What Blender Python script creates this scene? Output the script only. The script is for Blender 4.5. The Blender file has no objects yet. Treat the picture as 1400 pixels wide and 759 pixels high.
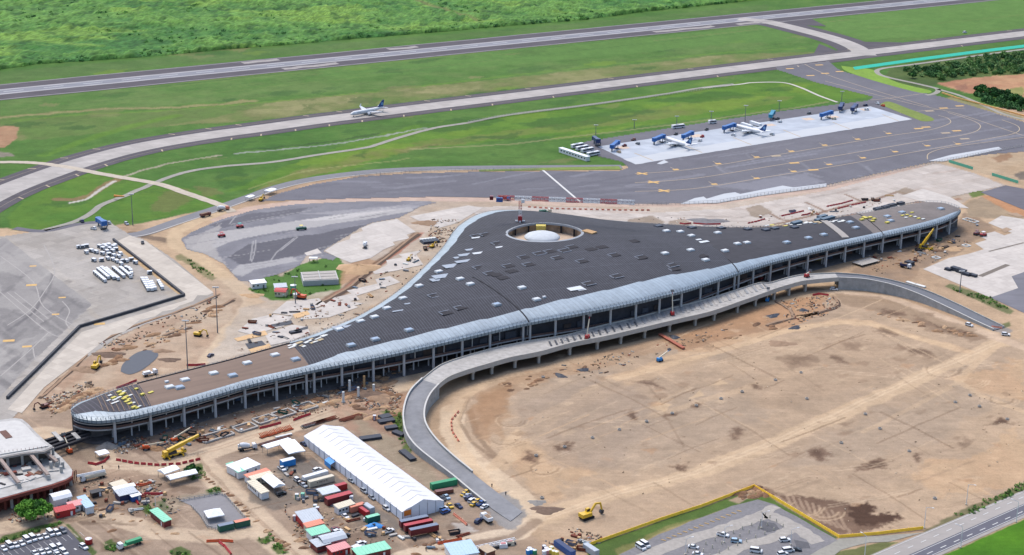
import bpy, math, random
import numpy as np
from mathutils import Vector, Matrix
random.seed(7); RNG = np.random.default_rng(7)
SC = bpy.context.scene; COL = SC.collection
R = math.radians
# ---------------------------------------------------------------- camera (aerial view, 320 m up)
CF, CP, CR, CH = 2300.0, R(18.4), R(0.9), 320.0
_r = Vector((1, 0, 0)); _d = Vector((0, -math.sin(CP), -math.cos(CP))); _f = Vector((0, math.cos(CP), -math.sin(CP)))
_eu = _r*math.cos(CR) - _d*math.sin(CR); _ev = _r*math.sin(CR) + _d*math.cos(CR)
cam = bpy.data.objects.new('camera', bpy.data.cameras.new('camera')); COL.objects.link(cam)
M3 = Matrix((_eu, -_ev, -_f)).transposed().to_4x4(); M3.translation = (0, 0, CH); cam.matrix_world = M3
cam.data.sensor_width = 36; cam.data.lens = CF/1400*36; cam.data.clip_start = 1; cam.data.clip_end = 20000
SC.camera = cam
# ---------------------------------------------------------------- sky, sun, exposure (bright overcast)
W = bpy.data.worlds.new('World'); SC.world = W; W.use_nodes = True
nt = W.node_tree; sky = nt.nodes.new('ShaderNodeTexSky'); sky.sky_type = 'NISHITA'; sky.sun_disc = False
SUN_EL, SUN_AZ = R(63), R(-38)          # azimuth from +Y, sun beyond the runway to the left
sky.sun_elevation = SUN_EL; sky.sun_rotation = SUN_AZ; sky.dust_density = 3.0; sky.air_density = 1.0
nt.links.new(sky.outputs[0], nt.nodes['Background'].inputs[0]); nt.nodes['Background'].inputs[1].default_value = 0.15
sl = bpy.data.lights.new('sun', 'SUN'); sl.energy = 1.2; sl.angle = R(24); sl.color = (1, .95, .88)
so = bpy.data.objects.new('sun', sl); COL.objects.link(so)
sd = Vector((math.sin(SUN_AZ)*math.cos(SUN_EL), math.cos(SUN_AZ)*math.cos(SUN_EL), math.sin(SUN_EL)))
so.rotation_euler = sd.to_track_quat('Z', 'Y').to_euler(); so.location = (0, 900, 600)
vs = SC.view_settings; vs.view_transform = 'Standard'; vs.look = 'None'; vs.exposure = 1.1; vs.gamma = 1; vs.use_curve_mapping = False

# ---------------------------------------------------------------- survey: plan points read off the photograph onto level z
def G(px, py, z=0.0):
    u, v = px-700, py-379.5
    d = _eu*u + _ev*v + _f*CF
    t = (z-CH)/d.z
    return Vector((d.x*t, d.y*t, z))
def head(px, py, dx, dy):
    a, b = G(px-dx/2, py-dy/2), G(px+dx/2, py+dy/2)
    return math.atan2(b.y-a.y, b.x-a.x)
def gdist(a, b): return (G(*a)-G(*b)).length
def lin(r, g, b, k=.55):
    f = lambda c: ((c/255+.055)/1.055)**2.4 if c > 10 else c/255/12.92
    return (f(r)*k, f(g)*k, f(b)*k)
# ---------------------------------------------------------------- mesh builder
class MB:
    def __init__(s): s.v = []; s.f = []
    def add(s, vs, fs):
        n = len(s.v); s.v += [tuple(p) for p in vs]; s.f += [tuple(i+n for i in f) for f in fs]; return s
    def box(s, c, d, rz=0, top=(1, 1), tip=(0, 0)):
        x, y, z = c; a, b, h = d[0]/2, d[1]/2, d[2]/2; co, si = math.cos(rz), math.sin(rz); L = []
        for zz, kx, ky, ox, oy in ((-h, 1, 1, 0, 0), (h, top[0], top[1], tip[0], tip[1])):
            for ux, uy in ((-a, -b), (a, -b), (a, b), (-a, b)):
                X, Y = ux*kx+ox, uy*ky+oy
                L.append((x+X*co-Y*si, y+X*si+Y*co, z+zz))
        return s.add(L, [(3, 2, 1, 0), (4, 5, 6, 7), (0, 1, 5, 4), (1, 2, 6, 5), (2, 3, 7, 6), (3, 0, 4, 7)])
    def prism(s, poly, z0, z1):
        n = len(poly)
        if sum(poly[i][0]*poly[(i+1) % n][1]-poly[(i+1) % n][0]*poly[i][1] for i in range(n)) < 0: poly = poly[::-1]
        return s.add([(p[0], p[1], z0) for p in poly]+[(p[0], p[1], z1) for p in poly],
                     [tuple(range(n))[::-1], tuple(range(n, 2*n))]+[(i, (i+1) % n, n+(i+1) % n, n+i) for i in range(n)])
    def cyl(s, p0, p1, r0, r1=None, n=8):
        r1 = r0 if r1 is None else r1; p0, p1 = Vector(p0), Vector(p1); w = (p1-p0).normalized()
        u = w.orthogonal().normalized(); q = w.cross(u); L = []
        for p, r in ((p0, r0), (p1, r1)):
            for i in range(n):
                a = 2*math.pi*i/n; L.append(p+(u*math.cos(a)+q*math.sin(a))*r)
        return s.add(L, [tuple(range(n))[::-1], tuple(range(n, 2*n))]+[(i, (i+1) % n, n+(i+1) % n, n+i) for i in range(n)])
    def bar(s, p0, p1, w, h):
        p0, p1 = Vector(p0), Vector(p1); d = (p1-p0).normalized()
        sd_ = d.cross(Vector((0, 0, 1)))
        sd_ = Vector((1, 0, 0)) if sd_.length < 1e-4 else sd_.normalized()
        up = sd_.cross(d); L = []
        for p in (p0, p1):
            for a, b in ((-1, -1), (1, -1), (1, 1), (-1, 1)): L.append(p+sd_*(a*w/2)+up*(b*h/2))
        return s.add(L, [(0, 1, 2, 3), (7, 6, 5, 4), (0, 4, 5, 1), (1, 5, 6, 2), (2, 6, 7, 3), (3, 7, 4, 0)])
    def extr(s, prof, y0, y1, k=1.0, axis='y'):   # side profile (x,z) extruded across y; k narrows upper points given as (x,z,k)
        n = len(prof); L = []
        for y in (y0, y1):
            for p in prof: L.append((p[0], y*(p[2] if len(p) > 2 else 1), p[1]))
        return s.add(L, [tuple(range(n)), tuple(range(n, 2*n))[::-1]]+[(i, n+i, n+(i+1) % n, (i+1) % n) for i in range(n)])
    def lathe(s, prof, n=16, c=(0, 0)):
        m = len(prof); L = []
        for i in range(n):
            a = 2*math.pi*i/n
            for r, z in prof: L.append((c[0]+r*math.cos(a), c[1]+r*math.sin(a), z))
        return s.add(L, [(i*m+j, ((i+1) % n)*m+j, ((i+1) % n)*m+j+1, i*m+j+1) for i in range(n) for j in range(m-1)])
    def mesh(s, name='m', smooth=False):
        me = bpy.data.meshes.new(name); me.from_pydata(s.v, [], s.f); me.update()
        if smooth: me.polygons.foreach_set('use_smooth', [True]*len(me.polygons))
        return me
    def build(s, name, mat, parent=None, loc=None, rz=0, smooth=False):
        return link(name, s.mesh(name, smooth), mat, parent, loc, rz)
def link(name, me, mat, parent=None, loc=None, rz=0):
    o = bpy.data.objects.new(name, me); COL.objects.link(o)
    if mat is not None:
        if len(me.materials) == 0: me.materials.append(None)
        o.material_slots[0].link = 'OBJECT'; o.material_slots[0].material = mat
    o.parent = parent
    if loc is not None: o.location = loc
    if rz: o.rotation_euler.z = rz
    return o
CACHE = {}
def part(name, key, fn, mat, parent, loc=None, rz=0, smooth=False):
    """a part whose mesh is shared by every look-alike (key)"""
    if key not in CACHE:
        mb = MB(); fn(mb); CACHE[key] = mb.mesh(name, smooth)
    return link(name, CACHE[key], mat, parent, loc, rz)
def tag(o, label=None, cat=None, group=None, kind=None):
    for k, v in (('label', label), ('category', cat), ('group', group), ('kind', kind)):
        if v: o[k] = v
    return o
def thing(name, label, cat, loc, rz=0, group=None):
    o = bpy.data.objects.new(name, None); COL.objects.link(o); o.location = loc; o.rotation_euler.z = rz
    o.empty_display_size = .5
    return tag(o, label, cat, group)
# ---------------------------------------------------------------- materials
MATS = {}
def mat(name, col, var=.12, scale=.4, rough=.85, big=None, bigvar=.12, metal=0.0, spec=.25, stretch=None, rot=0, bump=0, joints=None, jdark=.7, c2j=.86):
    if name in MATS: return MATS[name]
    m = bpy.data.materials.new(name); m.use_nodes = True; n = m.node_tree.nodes; l = m.node_tree.links; b = n['Principled BSDF']
    b.inputs['Roughness'].default_value = rough; b.inputs['Metallic'].default_value = metal; b.inputs['Specular IOR Level'].default_value = spec
    geo = n.new('ShaderNodeNewGeometry'); mp = n.new('ShaderNodeMapping'); l.new(geo.outputs['Position'], mp.inputs[0])
    mp.inputs['Rotation'].default_value = (0, 0, rot); st = stretch or (1, 1, 1); mp.inputs['Scale'].default_value = st
    def noise(sc, det=5, vec=mp.outputs[0]):
        t = n.new('ShaderNodeTexNoise'); t.inputs['Scale'].default_value = sc; t.inputs['Detail'].default_value = det
        t.inputs['Roughness'].default_value = .65; l.new(vec, t.inputs['Vector']); return t.outputs['Fac']
    def mul(fac, v):
        r = n.new('ShaderNodeMapRange'); r.inputs[1].default_value = .25; r.inputs[2].default_value = .75
        r.inputs[3].default_value = 1-v; r.inputs[4].default_value = 1+v; l.new(fac, r.inputs[0]); return r.outputs[0]
    fac = mul(noise(scale), var)
    if big:
        f2 = mul(noise(big, 4, geo.outputs['Position']), bigvar); q = n.new('ShaderNodeMath'); q.operation = 'MULTIPLY'; l.new(fac, q.inputs[0]); l.new(f2, q.inputs[1]); fac = q.outputs[0]
    if joints:
        bt = n.new('ShaderNodeTexBrick'); bt.offset = joints[3] if len(joints) > 3 else 0; bt.inputs['Scale'].default_value = 1
        bt.inputs['Brick Width'].default_value = joints[0]; bt.inputs['Row Height'].default_value = joints[1]; bt.inputs['Mortar Size'].default_value = joints[2]
        bt.inputs['Color1'].default_value = (1, 1, 1, 1); bt.inputs['Color2'].default_value = (c2j,)*3+(1,); bt.inputs['Mortar'].default_value = (jdark,)*3+(1,)
        m2 = n.new('ShaderNodeMapping'); l.new(geo.outputs['Position'], m2.inputs[0]); m2.inputs['Rotation'].default_value = (0, 0, rot)
        l.new(m2.outputs[0], bt.inputs['Vector'])
        q = n.new('ShaderNodeMix'); q.data_type = 'FLOAT'; q = n.new('ShaderNodeMath'); q.operation = 'MULTIPLY'; l.new(fac, q.inputs[0])
        sx = n.new('ShaderNodeSeparateColor'); l.new(bt.outputs['Color'], sx.inputs[0]); l.new(sx.outputs[0], q.inputs[1]); fac = q.outputs[0]
    vm = n.new('ShaderNodeVectorMath'); vm.operation = 'SCALE'; vm.inputs[0].default_value = col[:3]; l.new(fac, vm.inputs['Scale']); l.new(vm.outputs[0], b.inputs['Base Color'])
    if bump:
        bp = n.new('ShaderNodeBump'); bp.inputs['Strength'].default_value = bump; bp.inputs['Distance'].default_value = .3; l.new(noise(scale*1.7), bp.inputs['Height']); l.new(bp.outputs[0], b.inputs['Normal'])
    MATS[name] = m; return m
def vmat(name, sc1=.9, v1=.22, bump=.5, rough=.95, sc2=.16, v2=.16, streak=0, sc3=0, v3=0, joints=None):
    """vertex-coloured soil or turf with fine procedural grain"""
    m = bpy.data.materials.new(name); m.use_nodes = True; n = m.node_tree.nodes; l = m.node_tree.links; b = n['Principled BSDF']
    b.inputs['Roughness'].default_value = rough; b.inputs['Specular IOR Level'].default_value = .1
    at = n.new('ShaderNodeVertexColor'); at.layer_name = 'Col'; geo = n.new('ShaderNodeNewGeometry'); last = at.outputs[0]
    for sc, v in ((sc1, v1), (sc2, v2))+(((sc3, v3),) if sc3 else ()):
        t = n.new('ShaderNodeTexNoise'); t.inputs['Scale'].default_value = sc; t.inputs['Detail'].default_value = 6; t.inputs['Roughness'].default_value = .7; l.new(geo.outputs['Position'], t.inputs['Vector'])
        r = n.new('ShaderNodeMapRange'); r.inputs[1].default_value = .25; r.inputs[2].default_value = .75; r.inputs[3].default_value = 1-v; r.inputs[4].default_value = 1+v; l.new(t.outputs['Fac'], r.inputs[0])
        vm = n.new('ShaderNodeVectorMath'); vm.operation = 'SCALE'; l.new(last, vm.inputs[0]); l.new(r.outputs[0], vm.inputs['Scale']); last = vm.outputs[0]
        if bump and sc == sc1:
            bp = n.new('ShaderNodeBump'); bp.inputs['Strength'].default_value = bump; bp.inputs['Distance'].default_value = .5; l.new(t.outputs['Fac'], bp.inputs['Height']); l.new(bp.outputs[0], b.inputs['Normal'])
    if joints:
        mp = n.new('ShaderNodeMapping'); mp.inputs['Rotation'].default_value = (0, 0, joints[1]); l.new(geo.outputs['Position'], mp.inputs[0]); bt = n.new('ShaderNodeTexBrick'); bt.offset = 0; bt.inputs['Scale'].default_value = 1
        for k_, v_ in (('Brick Width', joints[0]), ('Row Height', joints[0]), ('Mortar Size', .16), ('Color1', (1, 1, 1, 1)), ('Color2', (.84, .84, .84, 1)), ('Mortar', (.8, .8, .8, 1))): bt.inputs[k_].default_value = v_
        l.new(mp.outputs[0], bt.inputs['Vector']); vm = n.new('ShaderNodeVectorMath'); vm.operation = 'MULTIPLY'; l.new(last, vm.inputs[0]); l.new(bt.outputs['Color'], vm.inputs[1]); last = vm.outputs[0]
    if streak:
        mp = n.new('ShaderNodeMapping'); mp.inputs['Rotation'].default_value = (0, 0, -.55); mp.inputs['Scale'].default_value = (.10, 1.1, 1); l.new(geo.outputs['Position'], mp.inputs[0])
        t = n.new('ShaderNodeTexNoise'); t.inputs['Scale'].default_value = .45; t.inputs['Detail'].default_value = 5; l.new(mp.outputs[0], t.inputs['Vector'])
        r = n.new('ShaderNodeMapRange'); r.inputs[1].default_value = .3; r.inputs[2].default_value = .7; r.inputs[3].default_value = 1-streak; r.inputs[4].default_value = 1+streak; l.new(t.outputs['Fac'], r.inputs[0])
        vm = n.new('ShaderNodeVectorMath'); vm.operation = 'SCALE'; l.new(last, vm.inputs[0]); l.new(r.outputs[0], vm.inputs['Scale']); last = vm.outputs[0]
    l.new(last, b.inputs['Base Color']); MATS[name] = m; return m
def paint(name, rgb, rough=.45, k=.6, metal=0, var=.13, scale=.9): return mat(name, lin(*rgb, k), var, scale, rough, metal=metal, spec=.4)
# ---------------------------------------------------------------- numpy noise
_T = RNG.random((256, 256))
def vnoise(x, y):
    xi = np.floor(x).astype(np.int64); yi = np.floor(y).astype(np.int64); fx = x-xi; fy = y-yi
    fx = fx*fx*(3-2*fx); fy = fy*fy*(3-2*fy); a = _T[xi & 255, yi & 255]; b = _T[(xi+1) & 255, yi & 255]; c = _T[xi & 255, (yi+1) & 255]; d = _T[(xi+1) & 255, (yi+1) & 255]
    return (a*(1-fx)+b*fx)*(1-fy)+(c*(1-fx)+d*fx)*fy
def fbm(x, y, s, o=4, g=.55):
    t = np.zeros_like(x); amp = 1; tot = 0; x = x/s; y = y/s
    for i in range(o): t += amp*vnoise(x+17.3*i, y-9.1*i); tot += amp; amp *= g; x = x*2.03; y = y*2.03
    return t/tot
# ---------------------------------------------------------------- terrain far sheet and painted ground
mb = MB(); mb.add([(-9000, -2000, -1.2), (9000, -2000, -1.2), (9000, 14000, -1.2), (-9000, 14000, -1.2)], [(0, 1, 2, 3)])
tag(mb.build('terrain', mat('far grass', lin(100, 135, 75), .25, .05, .95, .004, .2)), kind='structure')

rows = [G(700, p).y for p in np.arange(840, -60, -1.3)]; kk = np.concatenate([np.linspace(-.7, -.365, 36)[:-1], np.linspace(-.365, .365, 1060), np.linspace(.365, .7, 36)[1:]])
YY, KK = np.meshgrid(np.array(rows), kk, indexing='ij'); XX = (KK*(YY*math.cos(CP)+CH*math.sin(CP))).ravel(); YY = YY.ravel()
XX = XX + YY*0
NR, NC = len(rows), len(kk); N = NR*NC
S = lambda *c: np.array(lin(*c))
n1 = fbm(XX, YY, 60); n2 = fbm(XX+500, YY, 14); n3 = fbm(XX, YY+900, 5, 3); nb = fbm(XX-300, YY+200, 150, 3)
WX = (fbm(XX+77, YY, 16, 6, .72)-.5)*1.3; WY = (fbm(XX, YY+77, 16, 6, .72)-.5)*1.3
def mixc(a, b, t): return a[None]*(1-t[:, None])+b[None]*t[:, None]
ss = lambda t, a, b: np.clip((t-a)/(b-a), 0, 1)
CC = mixc(S(186, 160, 132), S(208, 182, 150), ss(n1*.6+n2*.4, .35, .65))          # bare earth
CC *= (1+.18*(n3-.5))[:, None]
def wpts(pts, closed=False): return np.array([G(*p)[:2] for p in pts])
def sel(P, m):
    lo = P.min(0)-m; hi = P.max(0)+m
    return np.nonzero((XX > lo[0]) & (XX < hi[0]) & (YY > lo[1]) & (YY < hi[1]))[0]
def segd(x, y, a, b):
    d = b-a; L = max((d*d).sum(), 1e-9); t = np.clip(((x-a[0])*d[0]+(y-a[1])*d[1])/L, 0, 1)
    return np.hypot(x-a[0]-t*d[0], y-a[1]-t*d[1])
def mpoly(pts, feather=2., warp=4.):
    feather *= .42
    P = wpts(pts); I = sel(P, feather+warp+2); x = XX[I]+WX[I]*warp*2; y = YY[I]+WY[I]*warp*2
    ins = np.zeros(len(I), bool); D = np.full(len(I), 1e9)
    for i in range(len(P)):
        a, b = P[i], P[(i+1) % len(P)]
        c = ((a[1] > y) != (b[1] > y)) & (x < (b[0]-a[0])*(y-a[1])/(b[1]-a[1]+1e-12)+a[0]); ins ^= c
        D = np.minimum(D, segd(x, y, a, b))
    return I, np.clip(.5+np.where(ins, D, -D)/(2*feather), 0, 1)
def mstroke(pts, w, feather=1.5, warp=2.):
    feather *= .4
    P = wpts(pts); I = sel(P, w+feather+warp+2); x = XX[I]+WX[I]*warp*2; y = YY[I]+WY[I]*warp*2; D = np.full(len(I), 1e9)
    for i in range(len(P)-1): D = np.minimum(D, segd(x, y, P[i], P[i+1]))
    return I, np.clip(.5+(w/2-D)/(2*feather), 0, 1)
def put(Im, c, amt=1., c2=None, nz=None, th=None):
    I, m = Im; m = m*amt
    if th is not None: m = m*ss((nz if nz is not None else n2)[I], th-.08, th+.08)
    col = c[None] if c2 is None else mixc(c, c2, ss(n2[I]*.5+n1[I]*.5, .35, .65))
    CC[I] = CC[I]*(1-m[:, None])+col*m[:, None]
def tracks(pts, w, c, amt=.7, gap=2.2, feather=.5):
    for o in (-gap/2, gap/2):
        put(mstroke([(p[0], p[1]+o*1.2) for p in pts], w, feather, 1.), c, amt)
GR, GR2, GRD, GRY, TAN = S(104, 146, 70), S(84, 132, 58), S(62, 108, 56), S(132, 168, 62), S(158, 152, 108)
# everything beyond the terminal starts as turf
put(mpoly([(-400, 318), (8, 312), (60, 318), (150, 300), (178, 308), (300, 283), (370, 258), (440, 243), (560, 230), (780, 228), (870, 226), (1240, 160), (1290, 150), (1500, 140), (1700, -90), (-400, -90)], 2, 2), GR, 1, GR2)
streak = fbm(XX*.25, YY, 25, 4)
put(mpoly([(-400, 175), (0, 163), (300, 138), (700, 106), (1140, 68), (1400, 44), (1700, 0), (1500, -60), (1150, 10), (0, 132), (-400, 172)], 3, 3), S(118, 150, 84), .8, S(96, 142, 66))
put(mpoly([(-100, 168), (90, 158), (240, 150), (420, 134), (700, 106), (1000, 74), (1140, 70), (1130, 76), (700, 122), (350, 165), (250, 170), (60, 190), (-100, 200)], 3, 5), TAN, .75, S(128, 148, 84))
put(mpoly([(-50, 158), (120, 150), (230, 152), (300, 145), (420, 128), (300, 160), (160, 182), (40, 205), (30, 180)], 3, 5), GR2, .6, GR)
put(mstroke([(20, 165), (100, 157), (215, 152), (350, 141), (500, 127), (700, 103), (860, 85), (1000, 71), (1100, 66)], 4, 2), S(116, 160, 64), .8)
put(mstroke([(60, 212), (120, 190), (180, 172), (240, 158)], 10, 4), S(112, 158, 58), .7)
put(mstroke([(0, 160), (130, 150), (250, 146), (345, 138)], 9, 4, 6), S(170, 150, 112), .6)
put(mstroke([(1190, 38), (1280, 32), (1400, 20), (1500, 8)], 7, 3), S(140, 150, 90), .6)
put(mpoly([(430, 92), (700, 66), (1000, 40), (1060, 36), (1120, 52), (1000, 60), (700, 88), (450, 110)], 5, 6), S(100, 152, 70), .6, S(112, 158, 80))
put(mpoly([(1100, 25), (1400, -15), (1500, 10), (1400, 40), (1180, 55), (1150, 45)], 3, 4), S(98, 150, 68), .7, S(118, 162, 84))
put(mpoly([(-300, 140), (-300, 128), (0, 98), (350, 68), (700, 40), (1050, 6), (1050, 14), (700, 46), (350, 78), (0, 112)], 2, 3), S(106, 140, 78), .8, S(92, 132, 66))
# middle field: drainage basins
put(mpoly([(310, 262), (420, 215), (560, 172), (700, 155), (1010, 112), (1120, 112), (1150, 120), (1200, 130), (1090, 146), (830, 178), (560, 205), (460, 240), (380, 250)], 3, 5), S(112, 156, 58), .9, S(98, 146, 54))
put(mpoly([(560, 196), (700, 178), (790, 166), (1000, 130), (1090, 132), (1060, 142), (830, 172), (600, 200)], 3, 6), S(134, 142, 84), .7, S(124, 156, 66))
put(mpoly([(340, 262), (430, 225), (500, 205), (610, 195), (540, 212), (430, 240), (380, 252)], 3, 6), S(146, 144, 92), .8, S(128, 158, 62))
for pts in ([(700, 170), (760, 160), (850, 150), (900, 152), (840, 165), (760, 176)], [(880, 138), (980, 125), (1040, 128), (960, 142)], [(300, 232), (338, 225), (340, 250), (310, 258), (295, 245)], [(560, 168), (640, 160), (690, 165), (600, 182)], [(640, 188), (720, 180), (700, 192)], [(480, 212), (505, 205), (500, 217)]):
    put(mpoly(pts, 4, 9), GRD, .6, S(78, 124, 52))
for pts in ([(880, 150), (990, 137), (1060, 128), (1000, 150)], [(1060, 112), (1110, 115), (1100, 130), (1070, 125)], [(400, 222), (470, 205), (520, 198), (430, 228)], [(740, 192), (800, 178), (900, 168), (800, 188)]):
    put(mpoly(pts, 4, 8), GRY, .6)
put(mpoly([(8, 298), (50, 262), (110, 238), (150, 235), (300, 268), (320, 278), (150, 310), (60, 318), (14, 314)], 2, 3), S(92, 142, 56), .9, S(110, 152, 60))
put(mpoly([(220, 262), (250, 258), (258, 272), (235, 292), (205, 290)], 3, 6), S(132, 132, 84), .6)
put(mpoly([(258, 255), (300, 258), (310, 266), (275, 268)], 3, 6), S(132, 132, 84), .6)
for k in range(260):   # mottled, patchy turf
    x0, y0 = random.choice(((random.uniform(0, 1400), random.uniform(40, 160)), (random.uniform(20, 1180), random.uniform(118, 300)), (random.uniform(300, 1100), random.uniform(120, 230))))
    r_ = random.uniform(4, 22); q = random.random()
    I, m = mpoly([(x0-r_*1.8, y0+r_*.12), (x0-r_*.2, y0-r_*.22), (x0+r_*1.6, y0-r_*.25), (x0+r_*.5, y0+r_*.2)], 3, 9); m = m*(CC[I, 1] > CC[I, 0]*1.02)
    put((I, m), GRD if q < .4 else (TAN if q < .6 else (GRY if q < .75 else S(86, 122, 62))), random.uniform(.2, .55))
for k in range(46):    # mowing lines along the runway strips
    o = random.uniform(0, 1); x0 = random.uniform(-100, 900); L = random.uniform(150, 500); y0 = 140-(x0*.1)-o*8 if k % 2 else 160-(x0*.115)-o*26
    I, m = mstroke([(x0, y0), (x0+L, y0-L*.108)], random.uniform(2, 5), 1.5, 1); m = m*(CC[I, 1] > CC[I, 0]*1.02); put((I, m), random.choice((GRD, S(128, 156, 84), TAN)), random.uniform(.12, .3))
# drainage ditches: pale stone and water, mud
put(mstroke([(80, 272), (100, 273), (125, 266), (150, 250), (168, 243)], 7, 2), S(150, 120, 92), .8)
put(mstroke([(95, 277), (118, 272), (140, 258), (158, 247)], 3, 1), S(205, 200, 190), .9)
put(mstroke([(172, 241), (195, 233), (230, 224), (270, 217), (300, 212)], 3, 1), S(178, 170, 152), .8)
put(mstroke([(320, 210), (400, 203), (470, 195), (520, 186), (584, 175)], 3, 1.0, 3), S(186, 194, 188), .75)
put(mstroke([(330, 205), (400, 199), (470, 191), (520, 182)], 3.5, 1.2, 5), S(60, 90, 55), .6)
put(mstroke([(560, 204), (700, 197), (780, 187), (860, 178), (960, 165), (1048, 152), (1090, 147), (1133, 139)], 3, 1, 1), S(178, 176, 130), .6)
put(mstroke([(340, 258), (400, 238), (440, 230), (540, 220), (560, 216)], 2, 1, 1), S(176, 184, 120), .6)
put(mpoly([(-60, 182), (8, 172), (26, 174), (22, 190), (6, 202), (-60, 206)], 1.5, 2), S(164, 116, 92), .9, S(190, 150, 120))
put(mpoly([(-60, 205), (12, 208), (20, 213), (-60, 220)], 1, 1), S(150, 140, 130), .9)
# right-hand waste ground
put(mpoly([(1205, 105), (1225, 90), (1400, 62), (1500, 60), (1500, 125), (1400, 120), (1290, 112), (1265, 125)], 2, 4), S(112, 132, 74), .9, S(86, 112, 62))
put(mpoly([(1280, 114), (1330, 106), (1400, 101), (1500, 98), (1500, 150), (1400, 132), (1330, 128), (1315, 124)], 1.5, 4), S(204, 160, 122), .95, S(186, 132, 104))
put(mpoly([(1305, 118), (1320, 114), (1325, 122), (1312, 124)], 2, 3), S(150, 110, 92), .7)
put(mpoly([(1280, 136), (1300, 132), (1370, 152), (1400, 160), (1400, 165), (1330, 146)], 2, 3), S(156, 150, 108), .9)
put(mpoly([(1370, 124), (1400, 118), (1400, 130), (1380, 128)], 2, 3), S(150, 160, 90), .9)
put(mpoly([(1280, 222), (1400, 198), (1500, 190), (1500, 260), (1400, 255), (1335, 236)], 1.5, 3), S(184, 160, 130), .95, S(196, 176, 148))
put(mpoly([(1355, 215), (1378, 209), (1388, 214), (1366, 222)], 2, 4), S(150, 112, 84), .7)
put(mpoly([(1386, 238), (1405, 233), (1405, 244), (1390, 246)], 2, 4), S(104, 100, 98), .8)
# construction strip between old apron and terminal: pale concrete dust
put(mpoly([(300, 320), (330, 295), (400, 274), (600, 268), (760, 272), (870, 276), (990, 274), (1140, 250), (1280, 220), (1380, 254), (1338, 266), (1300, 285), (1100, 320), (620, 330), (560, 380), (420, 470), (330, 490), (300, 470), (350, 400), (320, 380)], 2, 3), S(206, 194, 180), .9, S(188, 172, 154))
put(mstroke([(300, 300), (340, 286), (420, 275), (520, 271), (680, 273), (760, 278), (860, 280), (960, 279), (1040, 268), (1140, 256), (1260, 228)], 11, 3), S(214, 190, 176), .85)
put(mpoly([(860, 300), (890, 295), (910, 303), (900, 312), (850, 310)], 2, 3), S(160, 140, 118), .8)
put(mpoly([(1020, 284), (1042, 279), (1062, 290), (1045, 300), (1030, 296)], 2, 2), S(150, 140, 118), .8)
put(mpoly([(915, 301), (930, 300), (945, 305), (930, 310), (912, 308)], 2, 2), S(160, 142, 118), .8)
for pts in ([(1140, 302), (1180, 290), (1225, 266), (1260, 278), (1310, 272)], [(1050, 312), (1090, 300), (1150, 282), (1225, 264), (1250, 275)]): put(mstroke(pts, 5, 1.5), S(170, 128, 104), .75)
put(mpoly([(1200, 345), (1300, 318), (1318, 290), (1345, 300), (1365, 320), (1330, 330), (1300, 352), (1255, 368), (1240, 392), (1160, 372)], 2, 4), S(176, 148, 120), .9, S(150, 132, 116))
put(mpoly([(1318, 278), (1345, 268), (1370, 282), (1400, 290), (1400, 300), (1350, 298), (1325, 296)], 2, 4), S(180, 160, 132), .9, S(164, 148, 126))
put(mpoly([(1340, 266), (1360, 268), (1400, 288), (1400, 297), (1375, 288)], 1.5, 2), S(198, 146, 104), .9)
put(mpoly([(1322, 262), (1340, 258), (1348, 266), (1330, 270)], 1.5, 2), S(112, 140, 66), .9)
# left construction yard
put(mpoly([(40, 530), (120, 470), (250, 415), (300, 400), (330, 440), (300, 480), (250, 510), (130, 545), (80, 570), (20, 575)], 2, 4), S(204, 182, 154), .9, S(190, 160, 130))
put(mpoly([(118, 462), (200, 430), (300, 395), (305, 402), (210, 440), (125, 478)], 1.5, 3), S(196, 150, 118), .5)
put(mpoly([(60, 540), (100, 505), (150, 470), (240, 430), (250, 436), (150, 488), (105, 520), (75, 548)], 2, 4), S(180, 138, 108), .4)
put(mpoly([(195, 335), (240, 360), (290, 398), (280, 410), (235, 375), (190, 350)], 2, 4), S(200, 172, 138), .9)
put(mstroke([(180, 318), (208, 325), (232, 330)], 8, 2), S(120, 104, 92), .8)
put(mpoly([(252, 345), (290, 372), (300, 380), (290, 384), (262, 365), (240, 350)], 1.5, 3), S(120, 128, 84), .7)
put(mstroke([(300, 290), (262, 305), (238, 318), (240, 335), (268, 350), (300, 372), (330, 395), (345, 410), (335, 430), (312, 455), (295, 480), (285, 492)], 10, 2, 2), S(216, 192, 158), .95)
put(mstroke([(345, 410), (370, 420), (410, 412)], 8, 2, 2), S(214, 186, 150), .9)
put(mpoly([(340, 395), (372, 372), (385, 378), (410, 362), (462, 345), (470, 380), (462, 402), (410, 414), (370, 410)], 1.5, 3), S(96, 150, 62), .95, S(82, 132, 54))
put(mpoly([(462, 365), (500, 352), (520, 358), (480, 385), (466, 392)], 2, 3), S(188, 152, 118), .85)
put(mpoly([(330, 420), (470, 395), (560, 350), (600, 300), (560, 290), (640, 300), (560, 390), (420, 470), (330, 482), (290, 500), (285, 490), (310, 455)], 2, 3), S(190, 172, 150), .85, S(206, 194, 178))
put(mstroke([(432, 418), (470, 398), (510, 366), (570, 320)], 7, 2), S(130, 100, 80), .85)
put(mstroke([(446, 412), (480, 390), (520, 362), (578, 318)], 3, 1), S(200, 132, 110), .6)
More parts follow.
